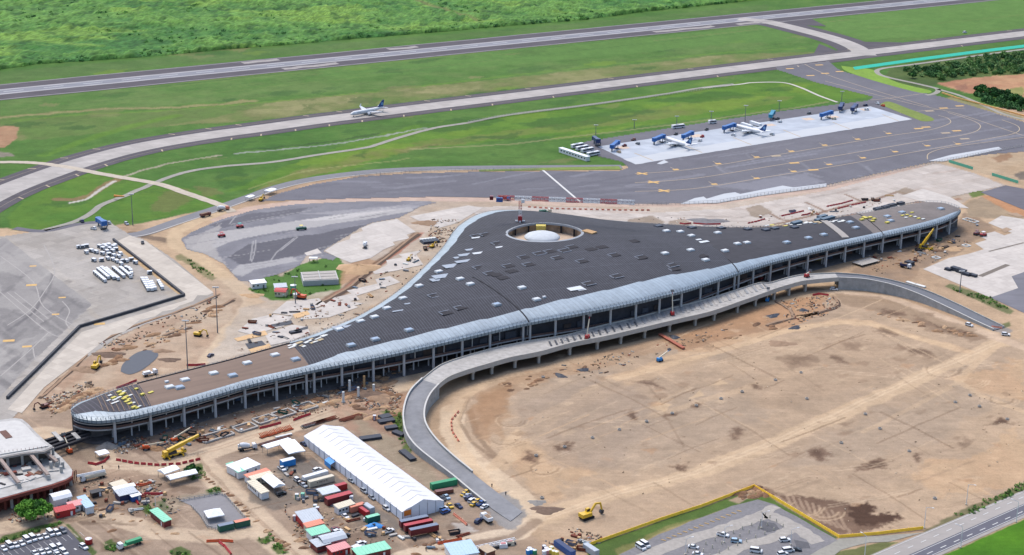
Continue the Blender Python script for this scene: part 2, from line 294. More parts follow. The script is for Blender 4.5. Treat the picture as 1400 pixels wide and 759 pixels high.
# haul roads and yard round the pier's end
put(mpoly([(-60, 575), (40, 565), (100, 555), (140, 620), (350, 590), (560, 520), (600, 520), (560, 580), (700, 700), (760, 770), (300, 850), (-60, 850)], 3, 5), S(182, 158, 134), .9, S(164, 142, 121))
put(mstroke([(-10, 600), (60, 590), (120, 600), (150, 640), (220, 640), (290, 618), (360, 595), (470, 560), (540, 530), (600, 505)], 13, 2.0, 2), S(220, 196, 164), .95)
put(mstroke([(270, 625), (290, 650), (330, 690), (380, 735), (420, 775)], 13, 2.0, 1.5), S(218, 194, 162), .95)
put(mstroke([(0, 722), (80, 700), (140, 705), (220, 728), (300, 735), (350, 722), (400, 760)], 11, 2.0, 2), S(216, 192, 160), .92)
tracks([(270, 622), (292, 650), (334, 692), (384, 738), (420, 772)], 1.0, S(170, 140, 112), .6, 3.4)
tracks([(120, 604), (150, 636), (220, 634), (300, 612), (420, 572), (540, 528)], 1.0, S(180, 148, 116), .5, 3.4)
put(mpoly([(150, 600), (230, 588), (380, 548), (470, 520), (560, 490), (560, 510), (480, 545), (370, 580), (270, 608), (190, 622)], 2, 5), S(140, 118, 102), .8, S(166, 136, 112))
put(mpoly([(100, 598), (138, 610), (150, 625), (120, 632), (90, 615)], 2, 4), S(142, 122, 104), .7)
put(mpoly([(460, 535), (520, 525), (560, 540), (555, 590), (520, 600), (470, 585), (450, 560)], 3, 5), S(178, 138, 110), .7)
put(mpoly([(470, 560), (540, 600), (610, 660), (590, 672), (500, 600)], 3, 4), S(170, 156, 128), .7)
put(mpoly([(522, 562), (548, 560), (560, 600), (566, 618), (555, 620), (545, 590)], 1.5, 2), S(98, 128, 66), .9)
put(mpoly([(375, 640), (430, 625), (550, 720), (520, 745), (460, 690), (420, 680), (395, 668)], 2, 4), S(132, 124, 116), .9)
put(mpoly([(330, 655), (370, 645), (410, 690), (380, 700), (350, 690)], 2, 4), S(132, 122, 112), .8)
put(mpoly([(550, 720), (600, 700), (650, 690), (700, 712), (690, 728), (640, 735), (560, 745)], 2, 4), S(182, 152, 124), .7, S(160, 142, 122))
put(mpoly([(470, 715), (530, 715), (560, 760), (480, 775), (465, 740)], 2, 5), S(172, 156, 134), .7, S(140, 118, 98))
for pts in ([(440, 708), (466, 705), (470, 714), (450, 718)], [(480, 726), (500, 722), (505, 735), (488, 740)], [(612, 710), (640, 712), (655, 725), (625, 730), (610, 722)], [(560, 740), (610, 735), (620, 748), (570, 752)]):
    put(mpoly(pts, 1.5, 4), S(138, 116, 98), .7)
put(mpoly([(616, 714), (640, 716), (652, 727), (628, 728)], 1.5, 3), S(190, 184, 176), .8)
put(mpoly([(100, 640), (200, 645), (250, 680), (240, 720), (150, 700), (110, 690)], 3, 6), S(176, 146, 118), .7, S(152, 126, 104))
for pts in ([(120, 680), (160, 676), (168, 690), (130, 692)], [(60, 712), (120, 704), (180, 718), (120, 718)], [(225, 660), (275, 668), (262, 676), (230, 672)], [(140, 742), (170, 738), (180, 752), (140, 756)]):
    put(mpoly(pts, 1.5, 4), S(130, 106, 86), .65)
for pts in ([(188, 693), (225, 684), (232, 696), (200, 704)], [(280, 670), (298, 664), (306, 674), (288, 678)], [(352, 738), (372, 730), (376, 740), (358, 744)], [(372, 748), (385, 742), (396, 756), (380, 758)], [(142, 742), (152, 738), (164, 746), (156, 754), (144, 752)], [(232, 752), (246, 746), (262, 752), (258, 766), (234, 766)], [(0, 733), (40, 722), (86, 712), (90, 716), (50, 728), (0, 744)], [(88, 716), (94, 716), (134, 756), (126, 762)], [(250, 640), (276, 632), (282, 650), (262, 656)]):
    put(mpoly(pts, 1, 1.5), S(98, 128, 66), .9, S(84, 112, 56))
put(mpoly([(200, 690), (262, 676), (300, 668), (300, 676), (250, 690), (215, 705)], 2, 4), S(150, 144, 122), .5)
# big graded field
put(mpoly([(610, 560), (640, 530), (760, 500), (900, 470), (1040, 430), (1150, 402), (1250, 420), (1350, 455), (1500, 480), (1500, 640), (1270, 722), (1150, 730), (1032, 662), (810, 740), (730, 720), (660, 640), (615, 600)], 3, 5), S(200, 176, 148), .95, S(186, 164, 140))
field = [(700, 560), (900, 490), (1060, 450), (1200, 420), (1330, 470), (1400, 500), (1400, 560), (1200, 560), (1000, 640), (860, 690), (760, 680), (690, 620)]
I, m = mpoly(field, 12, 12); CC[I] *= (1-.06*m*ss(fbm(XX[I]*.4+YY[I]*.2, YY[I], 22), .4, .6))[:, None]
for pts in ([(1200, 560), (1400, 500), (1400, 540), (1250, 610), (1150, 640), (1060, 640)], [(830, 570), (960, 530), (1060, 560), (960, 620), (850, 650)], [(870, 480), (1010, 440), (1060, 450), (960, 500)], [(690, 540), (800, 500), (850, 510), (740, 570)]):
    put(mpoly(pts, 8, 12), S(182, 164, 144), .55)
for pts in ([(1255, 645), (1330, 615), (1410, 588), (1410, 650), (1330, 672), (1290, 680)], [(1300, 520), (1400, 490), (1410, 545), (1360, 548)], [(700, 610), (760, 600), (800, 640), (760, 690), (720, 670)], [(660, 520), (780, 490), (860, 470), (720, 530)]):
    put(mpoly(pts, 4, 10), S(214, 182, 144), .6, S(208, 170, 130))
# orange earth under the viaduct, with the deck's shade painted in
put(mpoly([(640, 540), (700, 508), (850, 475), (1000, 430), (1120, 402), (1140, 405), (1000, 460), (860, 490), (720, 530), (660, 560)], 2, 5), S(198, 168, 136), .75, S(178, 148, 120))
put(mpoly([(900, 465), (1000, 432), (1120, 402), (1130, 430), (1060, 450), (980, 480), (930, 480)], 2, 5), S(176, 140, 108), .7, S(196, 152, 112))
for pts in ([(640, 524), (720, 502), (820, 478), (920, 452), (1020, 420), (1100, 398), (1135, 396), (1100, 392), (1000, 415), (850, 456), (700, 492), (640, 508)],): put(mpoly(pts, 2, 2), S(128, 110, 96), .8)  # deck's footprint darkened in the ground colour as its shade
# haul roads across the field
put(mstroke([(735, 712), (780, 695), (850, 672), (950, 648), (1050, 610), (1150, 565), (1260, 515), (1370, 468)], 11, 2.5, 3), S(220, 194, 160), .8)
tracks([(735, 712), (850, 672), (950, 646), (1050, 608), (1150, 563), (1260, 513), (1370, 466)], 1.1, S(232, 208, 176), .7, 3.6)
put(mstroke([(620, 560), (618, 590), (640, 625), (680, 655), (715, 685), (728, 705), (705, 728), (640, 742), (560, 760), (520, 775)], 12, 1.6, 1.5), S(226, 204, 174), .95)
put(mstroke([(640, 745), (700, 734), (735, 712)], 5, 2, 2), S(142, 118, 100), .7)
put(mstroke([(600, 752), (680, 738)], 4, 2, 2), S(150, 124, 104), .6)
put(mstroke([(620, 560), (640, 535), (700, 512), (800, 488)], 9, 2.5, 3), S(214, 188, 156), .7)
put(mstroke([(1140, 398), (1220, 408), (1300, 438), (1365, 462), (1410, 478)], 9, 2, 1.5), S(216, 192, 166), .9)
put(mstroke([(830, 520), (950, 480), (1060, 452), (1150, 440), (1190, 442), (1230, 455), (1320, 480)], 8, 2.5, 3), S(216, 186, 150), .7)
put(mstroke([(700, 600), (760, 570), (860, 520), (960, 490)], 9, 3, 4), S(212, 184, 150), .5)
put(mstroke([(880, 520), (900, 545), (915, 575), (935, 610)], 1.2, .6, 1), S(150, 128, 108), .5)
put(mstroke([(690, 640), (705, 620), (735, 600), (755, 575)], 5, 2, 3), S(216, 188, 152), .6)
put(mstroke([(645, 560), (650, 590), (668, 615), (690, 632)], 3, 1, 2), S(146, 122, 100), .7)
put(mstroke([(640, 545), (628, 575), (645, 605), (680, 630)], 2, .8, 1), S(150, 126, 104), .7)
put(mpoly([(655, 540), (700, 520), (690, 560), (690, 600), (665, 590)], 3, 6), S(180, 146, 112), .6)
for q, w_, a_ in (([(800, 534), (840, 519), (900, 502), (960, 487), (1020, 470), (1060, 456), (1100, 447), (1150, 441), (1190, 443), (1235, 457), (1300, 474)], 5.5, .8), ([(672, 640), (690, 622), (700, 600), (730, 575), (780, 548), (830, 523)], 6, .6), ([(1370, 470), (1330, 500), (1312, 522), (1340, 540), (1400, 562)], 4, .55), ([(1312, 522), (1270, 545), (1180, 590)], 3, .35), ([(850, 585), (900, 566), (960, 548), (1040, 523), (1120, 498)], 5, .35), ([(690, 700), (680, 672), (650, 640), (628, 605), (622, 575), (634, 545), (665, 522)], 5, .5)):
    put(mstroke(q, w_, .9, 1.2), S(222, 194, 158), a_)
for q in ([(884, 558), (908, 562), (918, 552), (898, 548)], [(940, 545), (962, 541), (958, 534)], [(972, 528), (996, 524), (985, 518)], [(800, 592), (822, 600), (812, 606)], [(760, 585), (790, 590), (770, 597)]): put(mpoly(q, 1.2, 2), S(224, 196, 158), .7)
put(mpoly([(690, 560), (760, 530), (840, 515), (880, 540), (900, 580), (840, 640), (770, 640), (740, 610)], 5, 6), S(176, 158, 140), .6)
put(mpoly([(640, 560), (655, 545), (700, 525), (690, 560), (668, 585), (672, 610), (650, 592)], 3, 4), S(178, 142, 108), .7)
put(mpoly([(1040, 505), (1180, 460), (1290, 490), (1200, 520), (1120, 545), (1040, 560)], 5, 6), S(186, 162, 136), .5)
put(mpoly([(1140, 400), (1200, 405), (1260, 425), (1340, 452), (1330, 458), (1250, 440), (1190, 424), (1150, 416)], 1.5, 3), S(150, 128, 106), .6)
# damp stains
DK = S(92, 70, 58); DK2 = S(122, 96, 80)
for pts, a in (([(715, 620), (735, 617), (748, 628), (740, 636), (722, 630)], .75), ([(758, 608), (775, 605), (788, 620), (770, 616)], .7), ([(856, 566), (872, 564), (878, 572), (864, 576)], .7), ([(912, 565), (930, 563), (932, 570), (916, 572)], .6), ([(944, 554), (962, 551), (962, 558), (946, 560)], .7), ([(868, 520), (892, 518), (908, 534), (890, 530)], .55), ([(993, 586), (1010, 583), (1018, 596), (1002, 600)], .6), ([(1028, 524), (1044, 524), (1048, 532), (1032, 532)], .6), ([(918, 636), (940, 634), (944, 644), (924, 644)], .7),
               ([(1108, 620), (1124, 610), (1148, 626), (1128, 632), (1110, 626)], .75), ([(1175, 640), (1200, 626), (1222, 632), (1200, 644), (1180, 648)], .75), ([(1254, 622), (1264, 622), (1266, 632), (1256, 632)], .6), ([(1350, 582), (1378, 574), (1398, 582), (1370, 580)], .8), ([(1298, 604), (1320, 598), (1326, 602), (1304, 610)], .4), ([(1200, 420), (1230, 424), (1240, 432), (1210, 432)], .6), ([(1196, 448), (1218, 452), (1230, 462), (1210, 460)], .5), ([(1228, 470), (1262, 475), (1280, 490), (1250, 486)], .55), ([(1250, 430), (1300, 450), (1360, 462), (1330, 466), (1270, 452)], .5), ([(1130, 480), (1150, 486), (1170, 500), (1140, 496)], .5), ([(1060, 490), (1100, 484), (1120, 496), (1080, 502)], .4), ([(1148, 466), (1190, 472), (1180, 482), (1150, 478)], .35)):
    put(mpoly(pts, 2.5, 7), DK2, a); c = np.mean(np.array(pts), 0); put(mpoly([tuple(c+(np.array(p)-c)*.55) for p in pts], 2, 7), DK, a*.8)
put(mpoly([(1050, 668), (1085, 680), (1140, 678), (1170, 690), (1190, 682), (1192, 700), (1230, 702), (1222, 712), (1180, 722), (1150, 728), (1100, 704)], 3, 8), S(112, 88, 74), .95, S(146, 120, 102))
put(mpoly([(1160, 690), (1190, 684), (1190, 700), (1230, 702), (1215, 712), (1170, 716)], 2, 6), S(86, 64, 52), .9)
for i in range(9): put(mstroke([(1075+i*9, 676+i*3), (1082+i*9, 690+i*3.4), (1098+i*8, 702+i*3)], 1.2, .6, 1), S(190, 166, 142), .6)
put(mpoly([(1005, 668), (1032, 660), (1052, 666), (1060, 674), (1035, 670), (990, 684), (975, 688)], 2, 4), S(140, 114, 98), .7)
for k in range(26):   # scraper and grader streaks
    x0, y0 = random.uniform(760, 1330), random.uniform(470, 690); L = random.uniform(30, 90)
    put(mstroke([(x0, y0), (x0+L, y0-L*random.uniform(.32, .44))], random.uniform(.8, 2.2), 1, 2), S(222, 200, 170) if k % 3 else S(160, 138, 118), random.uniform(.15, .35))
for k in range(150):  # crisp grading lines and ruts in two directions
    if k < 90: x0, y0 = random.uniform(690, 1330), random.uniform(440, 690)
    else: x0, y0 = random.uniform(0, 600), random.uniform(560, 750)
    L = random.uniform(25, 120); sl_ = random.choice((-.40, -.36, -.44, .5, .62)) if k < 90 else random.choice((-.3, -.25, .75, .85))
    put(mstroke([(x0, y0), (x0+L*.5, y0+L*.5*sl_+random.uniform(-2, 2)), (x0+L, y0+L*sl_)], random.uniform(.5, 1.3), .5, .6), random.choice((S(224, 198, 164), S(140, 114, 92), S(126, 100, 80), S(214, 184, 148))), random.uniform(.2, .6))
for cx, cy, r_ in ((1330, 520, 9), (700, 575, 8), (690, 600, 11), (1290, 505, 12), (1100, 695, 14), (1130, 700, 10), (745, 640, 9), (1370, 545, 10)):   # turning circles
    for q in range(3): put(mstroke([(cx+(r_+q*3)*math.cos(t*.5)*1.6, cy+(r_+q*3)*math.sin(t*.5)*.7) for t in range(int(random.uniform(5, 11)))], .9, .5, .6), random.choice((S(150, 124, 100), S(222, 196, 162))), .5)
for k in range(60):   # wheel tracks wandering over the yards and the field
    x0, y0 = (random.uniform(640, 1340), random.uniform(450, 700)) if k < 34 else (random.uniform(90, 560), random.uniform(590, 750))
    a = random.uniform(-.5, .35); L = random.uniform(40, 130); q = [(x0+L*t, y0+L*t*a*.6+random.uniform(-3, 3)*t) for t in (0, .3, .6, 1)]
    tracks(q, .7, S(226, 204, 174) if k % 2 else S(152, 128, 106), random.uniform(.2, .45), 2.6, .5)
for k in range(420):  # spilt soil, puddle marks and dust patches
    if k < 230: x0, y0 = random.uniform(600, 1400), random.uniform(415, 720)
    else: x0, y0 = random.uniform(0, 600), random.uniform(470, 759)
    r_ = random.uniform(1.2, 7); dk_ = random.random()
    put(mpoly([(x0-r_*1.6, y0), (x0, y0-r_*.5), (x0+r_*1.9, y0-r_*.25), (x0+r_*.4, y0+r_*.6)], 1.2, 4), S(150, 124, 102) if dk_ < .45 else (S(222, 198, 166) if dk_ < .8 else S(196, 154, 116)), random.uniform(.15, .5))
put(mpoly([(660, 690), (690, 672), (716, 694), (724, 706), (706, 722), (690, 722)], 1.5, 4), S(150, 148, 146), .9)
put(mpoly([(1345, 446), (1370, 442), (1384, 452), (1368, 458)], 1.2, 3), S(140, 138, 138), .8)
# verge by the highway and car park
put(mpoly([(1264, 724), (1330, 690), (1420, 652), (1420, 672), (1330, 708), (1262, 732)], 1.2, 2), S(128, 122, 92), .9, S(98, 116, 66))
put(mpoly([(806, 745), (1032, 668), (1146, 734), (1130, 742), (1038, 684), (1000, 692), (900, 728), (836, 765), (800, 765)], 1, 1.2), S(96, 134, 62), .95, S(84, 120, 54))
put(mpoly([(840, 752), (900, 722), (960, 705), (1000, 696), (1000, 700), (900, 732), (850, 765)], 1.5, 3), S(150, 146, 92), .7)
put(mpoly([(995, 684), (1020, 674), (1032, 678), (1010, 688)], 1, 1.5), S(180, 156, 134), .9)
put(mpoly([(1276, 770), (1290, 759), (1405, 707), (1500, 670), (1500, 850), (1250, 850)], 1.2, 1), S(98, 156, 42), 1, S(84, 142, 40))
put(mpoly([(1140, 755), (1200, 742), (1230, 741), (1200, 755), (1170, 775), (1130, 775)], 1, 1.5), S(112, 128, 74), .9)
put(mpoly([(1245, 392), (1262, 384), (1380, 430), (1400, 440), (1400, 450), (1370, 442)], 1.5, 3), S(196, 170, 140), .8)
put(mpoly([(1292, 392), (1300, 388), (1352, 405), (1385, 425), (1380, 430), (1340, 412)], 1, 1.5), S(116, 128, 84), .9)
put(mpoly([(1368, 444), (1382, 440), (1384, 446), (1372, 448)], 1, 1.5), S(112, 122, 78), .9)
CC *= (1+.22*(fbm(XX*1.0, YY, 7, 3)-.5))[:, None]*(1+.10*(nb-.5))[:, None]
_gm = ss(CC[:, 1]/(CC[:, 0]+1e-6), 1.0, 1.15)[:, None]; _dr = ss(CC[:, 0]/(CC[:, 2]+1e-6), 1.15, 1.5)[:, None]*(1-_gm)
CC *= 1+_dr*(np.array([.93, .89, .84])[None]-1); CC *= 1+_gm*(np.array([.79, .735, .74])[None]-1)
_l = CC@np.array([.3, .59, .11]); CC = CC*(1-.06*_dr)+(_l[:, None]*1.02)*.06*_dr
I, m = mpoly([(-80, 400), (330, 380), (430, 470), (560, 500), (545, 580), (640, 660), (720, 700), (700, 850), (-80, 850)], 10, 4); m = m*_dr[I, 0]*.14; _l = CC[I]@np.array([.3, .59, .11]); CC[I] = CC[I]*(1-m[:, None])+(_l*1.03)[:, None]*m[:, None]
# relief, kept below the paving sheets except on the open field
ZZ = -.16+.10*n3
Ir, mr = mpoly([(700, 545), (900, 490), (1060, 455), (1150, 430), (1400, 500), (1500, 520), (1500, 610), (1250, 705), (1150, 715), (1030, 650), (820, 720), (740, 690), (690, 620)], 10, 4)
ZZ[Ir] += mr*(.7*(fbm(XX[Ir], YY[Ir], 30)-.45)+.35*(n3[Ir]-.5))
idx = np.arange(N).reshape(NR, NC); FQ = np.stack([idx[:-1, :-1], idx[:-1, 1:], idx[1:, 1:], idx[1:, :-1]], -1).reshape(-1, 4)
def npmesh(name, V, Q, C=None, smooth=True):
    me = bpy.data.meshes.new(name); me.vertices.add(len(V)); me.vertices.foreach_set('co', V.astype(np.float32).ravel())
    k = Q.shape[1]; me.loops.add(Q.size); me.loops.foreach_set('vertex_index', Q.astype(np.int32).ravel()); me.polygons.add(len(Q))
    me.polygons.foreach_set('loop_start', np.arange(0, Q.size, k, dtype=np.int32))
    if smooth: me.polygons.foreach_set('use_smooth', np.ones(len(Q), bool))
    me.update(calc_edges=True)
    if C is not None:
        a = me.color_attributes.new('Col', 'FLOAT_COLOR', 'POINT'); a.data.foreach_set('color', np.concatenate([np.clip(C, 0, 1), np.ones((len(C), 1))], 1).astype(np.float32).ravel())
    return me
me = npmesh('ground', np.stack([XX, YY, ZZ], 1), FQ, CC); tag(link('ground', me, vmat('soil and turf', 1.3, .15, .35, .95, .25, .13, .05, .045, .12)), kind='structure')

def paved(name, poly, z, parent=None, warp=.6):
    I, m = mpoly(poly, .6, warp); ok = np.zeros(N, bool); ok[I[m > .5]] = True; f = FQ[ok[FQ].all(1)]; u, inv = np.unique(f, return_inverse=True)
    return npmesh(name, np.stack([XX[u], YY[u], np.full(len(u), z)], 1), inv.reshape(-1, 4), CC[u])
# ---------------------------------------------------------------- paved surfaces
def dens(P, step=12., jit=0., closed=True):
    out = []; n = len(P)
    for i in range(n if closed else n-1):
        a, b = P[i], P[(i+1) % n]; k = max(1, int((b-a).length/step))
        for j in range(k):
            p = a.lerp(b, j/k)
            if jit and j: p = p+Vector((random.uniform(-jit, jit), random.uniform(-jit, jit), 0))
            out.append(p)
    if not closed: out.append(P[-1])
    return out
def smooth(P, k=6, closed=False):
    out = []; n = len(P)
    for i in range(n-1):
        p0, p1, p2, p3 = P[max(i-1, 0)], P[i], P[i+1], P[min(i+2, n-1)]
        for j in range(k):
            t = j/k; out.append(.5*((2*p1)+(p2-p0)*t+(2*p0-5*p1+4*p2-p3)*t*t+(3*p1-p0-3*p2+p3)*t**3))
    out.append(P[-1]); return out
ZC = [0]
def pl2(q): return q
def sheet(name, pts, m, z=.02, parent=None, jit=0., kind='structure', curve=False):
    if parent is not None: ZC[0] += 1; z += (ZC[0] % 12)*.002
    P = [G(*p) for p in pts]
    if curve: P = smooth(P+[P[0]], 5)[:-1]
    if jit: P = dens(P, 6, jit)
    o = MB().add([(p.x, p.y, z) for p in P], [tuple(range(len(P)))]).build(name, m, parent)
    if o.data.polygons[0].normal.z < 0: o.data.flip_normals()
    if parent is None and kind: o['kind'] = kind
    return o
def ribbon(name, C, w, m, z=.03, parent=None, kind='structure', off=0., jit=0.):
    """strip of width w (m) along plan points C; off shifts it sideways"""
    if parent is not None and z is not None: ZC[0] += 1; z += (ZC[0] % 12)*.002
    L = []; n = len(C)
    for i, p in enumerate(C):
        t = (C[min(i+1, n-1)]-C[max(i-1, 0)]); t.z = 0; t.normalize(); s = Vector((t.y, -t.x, 0))
        j = random.uniform(-jit, jit) if jit else 0
        zz = z if z is not None else p.z
        a = p+s*(off+w/2+j); b = p+s*(off-w/2+j); L += [(a.x, a.y, zz), (b.x, b.y, zz)]
    o = MB().add(L, [(2*i, 2*i+2, 2*i+3, 2*i+1) for i in range(n-1)]).build(name, m, parent)
    if o.data.polygons[0].normal.z < 0: o.data.flip_normals()
    if parent is None and kind: o['kind'] = kind
    return o
def pl(pts, k=6): return smooth([G(*p) for p in pts], k)
AX = G(1310, 320)-G(100, 595); AXA = math.atan2(AX.y, AX.x)          # terminal's long axis
TX = G(1400, 46)-G(500, 156.5); TXA = math.atan2(TX.y, TX.x)
asph = mat('asphalt dark', lin(112, 110, 118), .10, .25, .9, .03, .14, stretch=(.25, 1, 1), rot=-TXA)
asph_apron = mat('asphalt apron', lin(126, 125, 132), .16, .14, .9, .025, .2, stretch=(.12, 1, 1), rot=-TXA)
asph_old = mat('asphalt shoulder', lin(90, 85, 91), .22, .2, .92, .04, .15, stretch=(.2, 1.3, 1), rot=-TXA)
conc = mat('concrete taxiway', lin(190, 184, 178), .14, .2, .9, .03, .12, stretch=(.35, 1, 1), rot=-TXA, joints=(7.5, 7.5, .12), jdark=.86)
conc_a = mat('concrete apron', lin(196, 204, 214), .10, .1, .9, .03, .10, stretch=(.15, 1, 1), rot=-TXA, joints=(7.5, 7.5, .16), jdark=.86)
conc_b = mat('concrete weathered', lin(186, 179, 170), .2, .2, .92, .03, .2, joints=(7.5, 7.5, .2), jdark=.84, rot=.62)
conc_new = mat('concrete new', lin(214, 206, 197), .12, .25, .9, .05, .06, joints=(7.5, 7.5, .2), jdark=.86, rot=-AXA)
conc_d = mat('concrete stained', lin(142, 140, 142), .3, .12, .92, .03, .3, stretch=(.3, 1, 1), rot=.7)
rubber = mat('runway centre', lin(140, 142, 150), .18, .15, .9, .02, .1, stretch=(.06, 1, 1), rot=-TXA)
rwlight = mat('runway concrete', lin(178, 176, 178), .2, .12, .9, .03, .12, stretch=(.05, 1, 1), rot=-TXA)
gravel = mat('grey gravel', lin(136, 134, 136), .2, .6, .95, .05, .12, bump=.3)
white_p = mat('marking white', lin(226, 226, 222), .12, .8); yel_p = mat('marking yellow', lin(226, 186, 120), .15, .8); yel_f = mat('marking pale yellow', lin(196, 178, 150), .15, .8)
track_m = mat('gravel track', lin(164, 161, 150), .14, .5, .95, .06, .1)

# runway and its strips
RA, RB = G(0, 126), G(1050, 23.3); rd = (RB-RA).normalized()
RWY = [RA+rd*t for t in range(-700, 2600, 60)]
rw = ribbon('runway', RWY, 66, asph_old, .02, jit=.8)
for off in (-8.8, 8.8): ribbon('white_band', RWY, 4.2, rwlight, .05, rw, off=off, jit=.3)
ribbon('centre_lane', RWY, 13.4, rubber, .05, rw)
for off in (-31, 31): ribbon('worn_edge', RWY, 2.4, mat('worn shoulder', lin(150, 146, 148), .3, .3, .9, stretch=(.1, 1, 1), rot=-TXA), .05, rw, off=off, jit=1.0)
for k in range(0, 90): 
    p = RA+rd*(k*36-600); MB().box((p.x, p.y, .075), (18, .9, .01), math.atan2(rd.y, rd.x)).build('centre_dash', white_p, rw)
for a, b, off in ((375, 450, 20), (345, 395, -24), (545, 585, -22), (880, 960, 20), (990, 1040, 22)):
    t0, t1 = ((G(q, 126-.0978*q)-RA).dot(rd) for q in (a, b)); ribbon('concrete_patch', [RA+rd*(t0+(t1-t0)*j/6) for j in range(7)], 9, mat('runway repair', lin(166, 160, 156), .2, .3), .06, rw, off=off, jit=2.2)
# parallel taxiway
TW = pl([(1600, 21), (1480, 36), (1400, 46), (1225, 67), (1050, 88.5), (875, 110), (700, 131.8), (600, 144), (500, 156.5), (425, 166), (350, 176.5), (283, 185.5), (200, 199.5), (133, 216), (66, 238), (0, 264), (-60, 298), (-120, 345)], 8)
tw = ribbon('taxiway', TW, 47, asph_old, .03, jit=.3)
ribbon('concrete_strip', TW, 23, conc, .06, tw)
for o_ in (-17.5, 17.5): ribbon('edge_line', TW, .5, mat('faded edge', lin(150, 138, 124), .2, .6), .05, tw, off=o_)
for i in range(6, len(TW)-4, 5):
    t = (TW[i+1]-TW[i-1]).normalized(); s = Vector((t.y, -t.x, 0))
    for sg in (-1, 1):
        if random.random() < .8: MB().box(tuple(TW[i]+s*sg*20.5+Vector((0, 0, .06))), (1.2, 6, .01), math.atan2(t.y, t.x)+.5*sg).build('shoulder_stripe', yel_f, tw)
# link between runway and taxiway
LK = pl([(1010, 26), (1050, 30), (1100, 42), (1140, 53), (1168, 64), (1185, 76)], 6)
lk = ribbon('taxiway_link', LK, 46, asph_old, .025, jit=.3); ribbon('concrete_strip', LK, 21, conc, .057, lk)
sheet('shoulder_fillet', [(1030, 33), (1085, 34), (1130, 36), (1110, 26), (1040, 27)], asph_old, .027, lk); sheet('shoulder_fillet', [(1140, 45), (1170, 57), (1230, 58), (1260, 60), (1190, 72), (1150, 60)], asph_old, .027, lk); sheet('shoulder_fillet', [(1120, 60), (1150, 72), (1135, 80), (1070, 86), (1110, 78)], asph_old, .027, lk)
# dark apron in front of the new terminal
AP_ = [(352, 276), (380, 264), (430, 251), (490, 241), (560, 236.5), (640, 234.5), (740, 233.5), (846, 233), (858, 229), (850, 222), (792, 208), (786, 200), (800, 193), (930, 172), (1062, 152), (1185, 137), (1193, 133), (1117, 114), (1062, 96), (1058, 91), (1133, 83), (1150, 96), (1200, 110), (1266, 127), (1285, 131), (1333, 145.5), (1400, 166), (1520, 200), (1520, 212), (1400, 208), (1350, 212), (1280, 221), (1200, 238), (1130, 254), (1085, 260), (1040, 266), (980, 276.5), (930, 279), (850, 280), (760, 276.5), (690, 271), (590, 270), (480, 272)]
put(mpoly(AP_, .8, .4), S(124, 123, 130), 1, S(115, 114, 121))
for k in range(170):
    if k < 110: x0, y0 = random.uniform(820, 1350), random.uniform(150, 270); L = random.uniform(30, 160); q = [(x0, y0), (x0+L, y0-L*.158)]
    else: x0, y0 = random.uniform(370, 820), random.uniform(236, 276); L = random.uniform(20, 120); q = [(x0, y0), (x0+L, y0+random.choice((-.05, -.12, -.2, .02))*L)]
    put(mstroke(q, random.uniform(1, 6), 1.2, 1.5), random.choice((S(112, 112, 120), S(118, 117, 124), S(150, 150, 158), S(142, 141, 148), S(106, 106, 114))), random.uniform(.2, .6))
for k in range(26): x0, y0 = random.uniform(860, 1250), random.uniform(190, 262); put(mstroke([(x0, y0), (x0+random.uniform(8, 26), y0+random.uniform(4, 12))], random.uniform(1, 4), 1, 1.5), S(160, 160, 166), random.uniform(.15, .4))
put(mpoly([(960, 255), (1060, 262), (1130, 250), (1100, 236), (1040, 246)], 4, 6), S(152, 152, 160), .5)
apron = tag(link('apron', paved('apron', AP_, .035, warp=.2), MATS.get('painted paving') or vmat('painted paving', 1.2, .1, 0, .9, .3, .08)), kind='structure')
sheet('stand', [(817, 200.5), (1190, 145.5), (1247, 163.2), (869, 225)], conc_a, .07, apron)
sheet('pale_edge', [(852, 217.5), (869, 225), (1247, 163.2), (1226, 156.8)], mat('concrete pale', lin(204, 208, 212), .06, .15, stretch=(.2, 1, 1), rot=-TXA), .1, apron, jit=.8)
sheet('pale_patch', [(898, 224), (908, 219), (914, 222), (904, 225)], MATS['concrete pale'], .1, apron)
sheet('turf_island', [(1203, 143), (1215, 139), (1240, 148), (1272, 160), (1276, 165), (1262, 166), (1250, 162)], mat('turf', lin(128, 146, 70), .2, .3, .95, .05, .15), .1, apron, curve=True)
sheet('turf_strip', [(655, 232), (740, 229.5), (846, 227.5), (850, 232), (740, 233), (655, 234.6)], MATS['turf'], .1, apron)
for pts in ([(930, 279), (950, 271), (962, 269), (966, 272), (990, 265), (1005, 263), (1012, 265.5), (1070, 254), (1085, 256.5), (1130, 251), (1130, 255.5), (1040, 268), (980, 278)], [(1270, 220), (1300, 212), (1365, 201), (1370, 204), (1290, 221)]):
    sheet('pale_slab', pts, MATS['concrete pale'], .1, apron)
lines = ([(868, 238), (950, 231), (1050, 214), (1150, 197), (1215, 186), (1270, 178), (1298, 169), (1296, 162), (1283, 158)],
         [(868, 250), (950, 244), (1050, 228), (1150, 212), (1250, 195), (1320, 184), (1340, 175), (1332, 166), (1296, 154)],
         [(868, 262), (950, 258), (1050, 242), (1150, 226), (1250, 208), (1350, 190), (1388, 182), (1392, 173), (1370, 164)],
         [(1268, 218), (1270, 210), (1290, 203), (1330, 197), (1400, 188)], [(1128, 111), (1180, 125), (1250, 143), (1310, 156), (1400, 186)], [(1100, 88), (1130, 102), (1190, 122), (1270, 146)], [(1190, 137), (1220, 134), (1262, 128)], [(1230, 155), (1280, 150), (1320, 148)])
for q in lines: ribbon('taxi_line', pl(q, 6), .75, yel_f, .1, apron)
ribbon('white_line', [G(739, 230), G(794, 277)], 1.6, white_p, .1, apron)
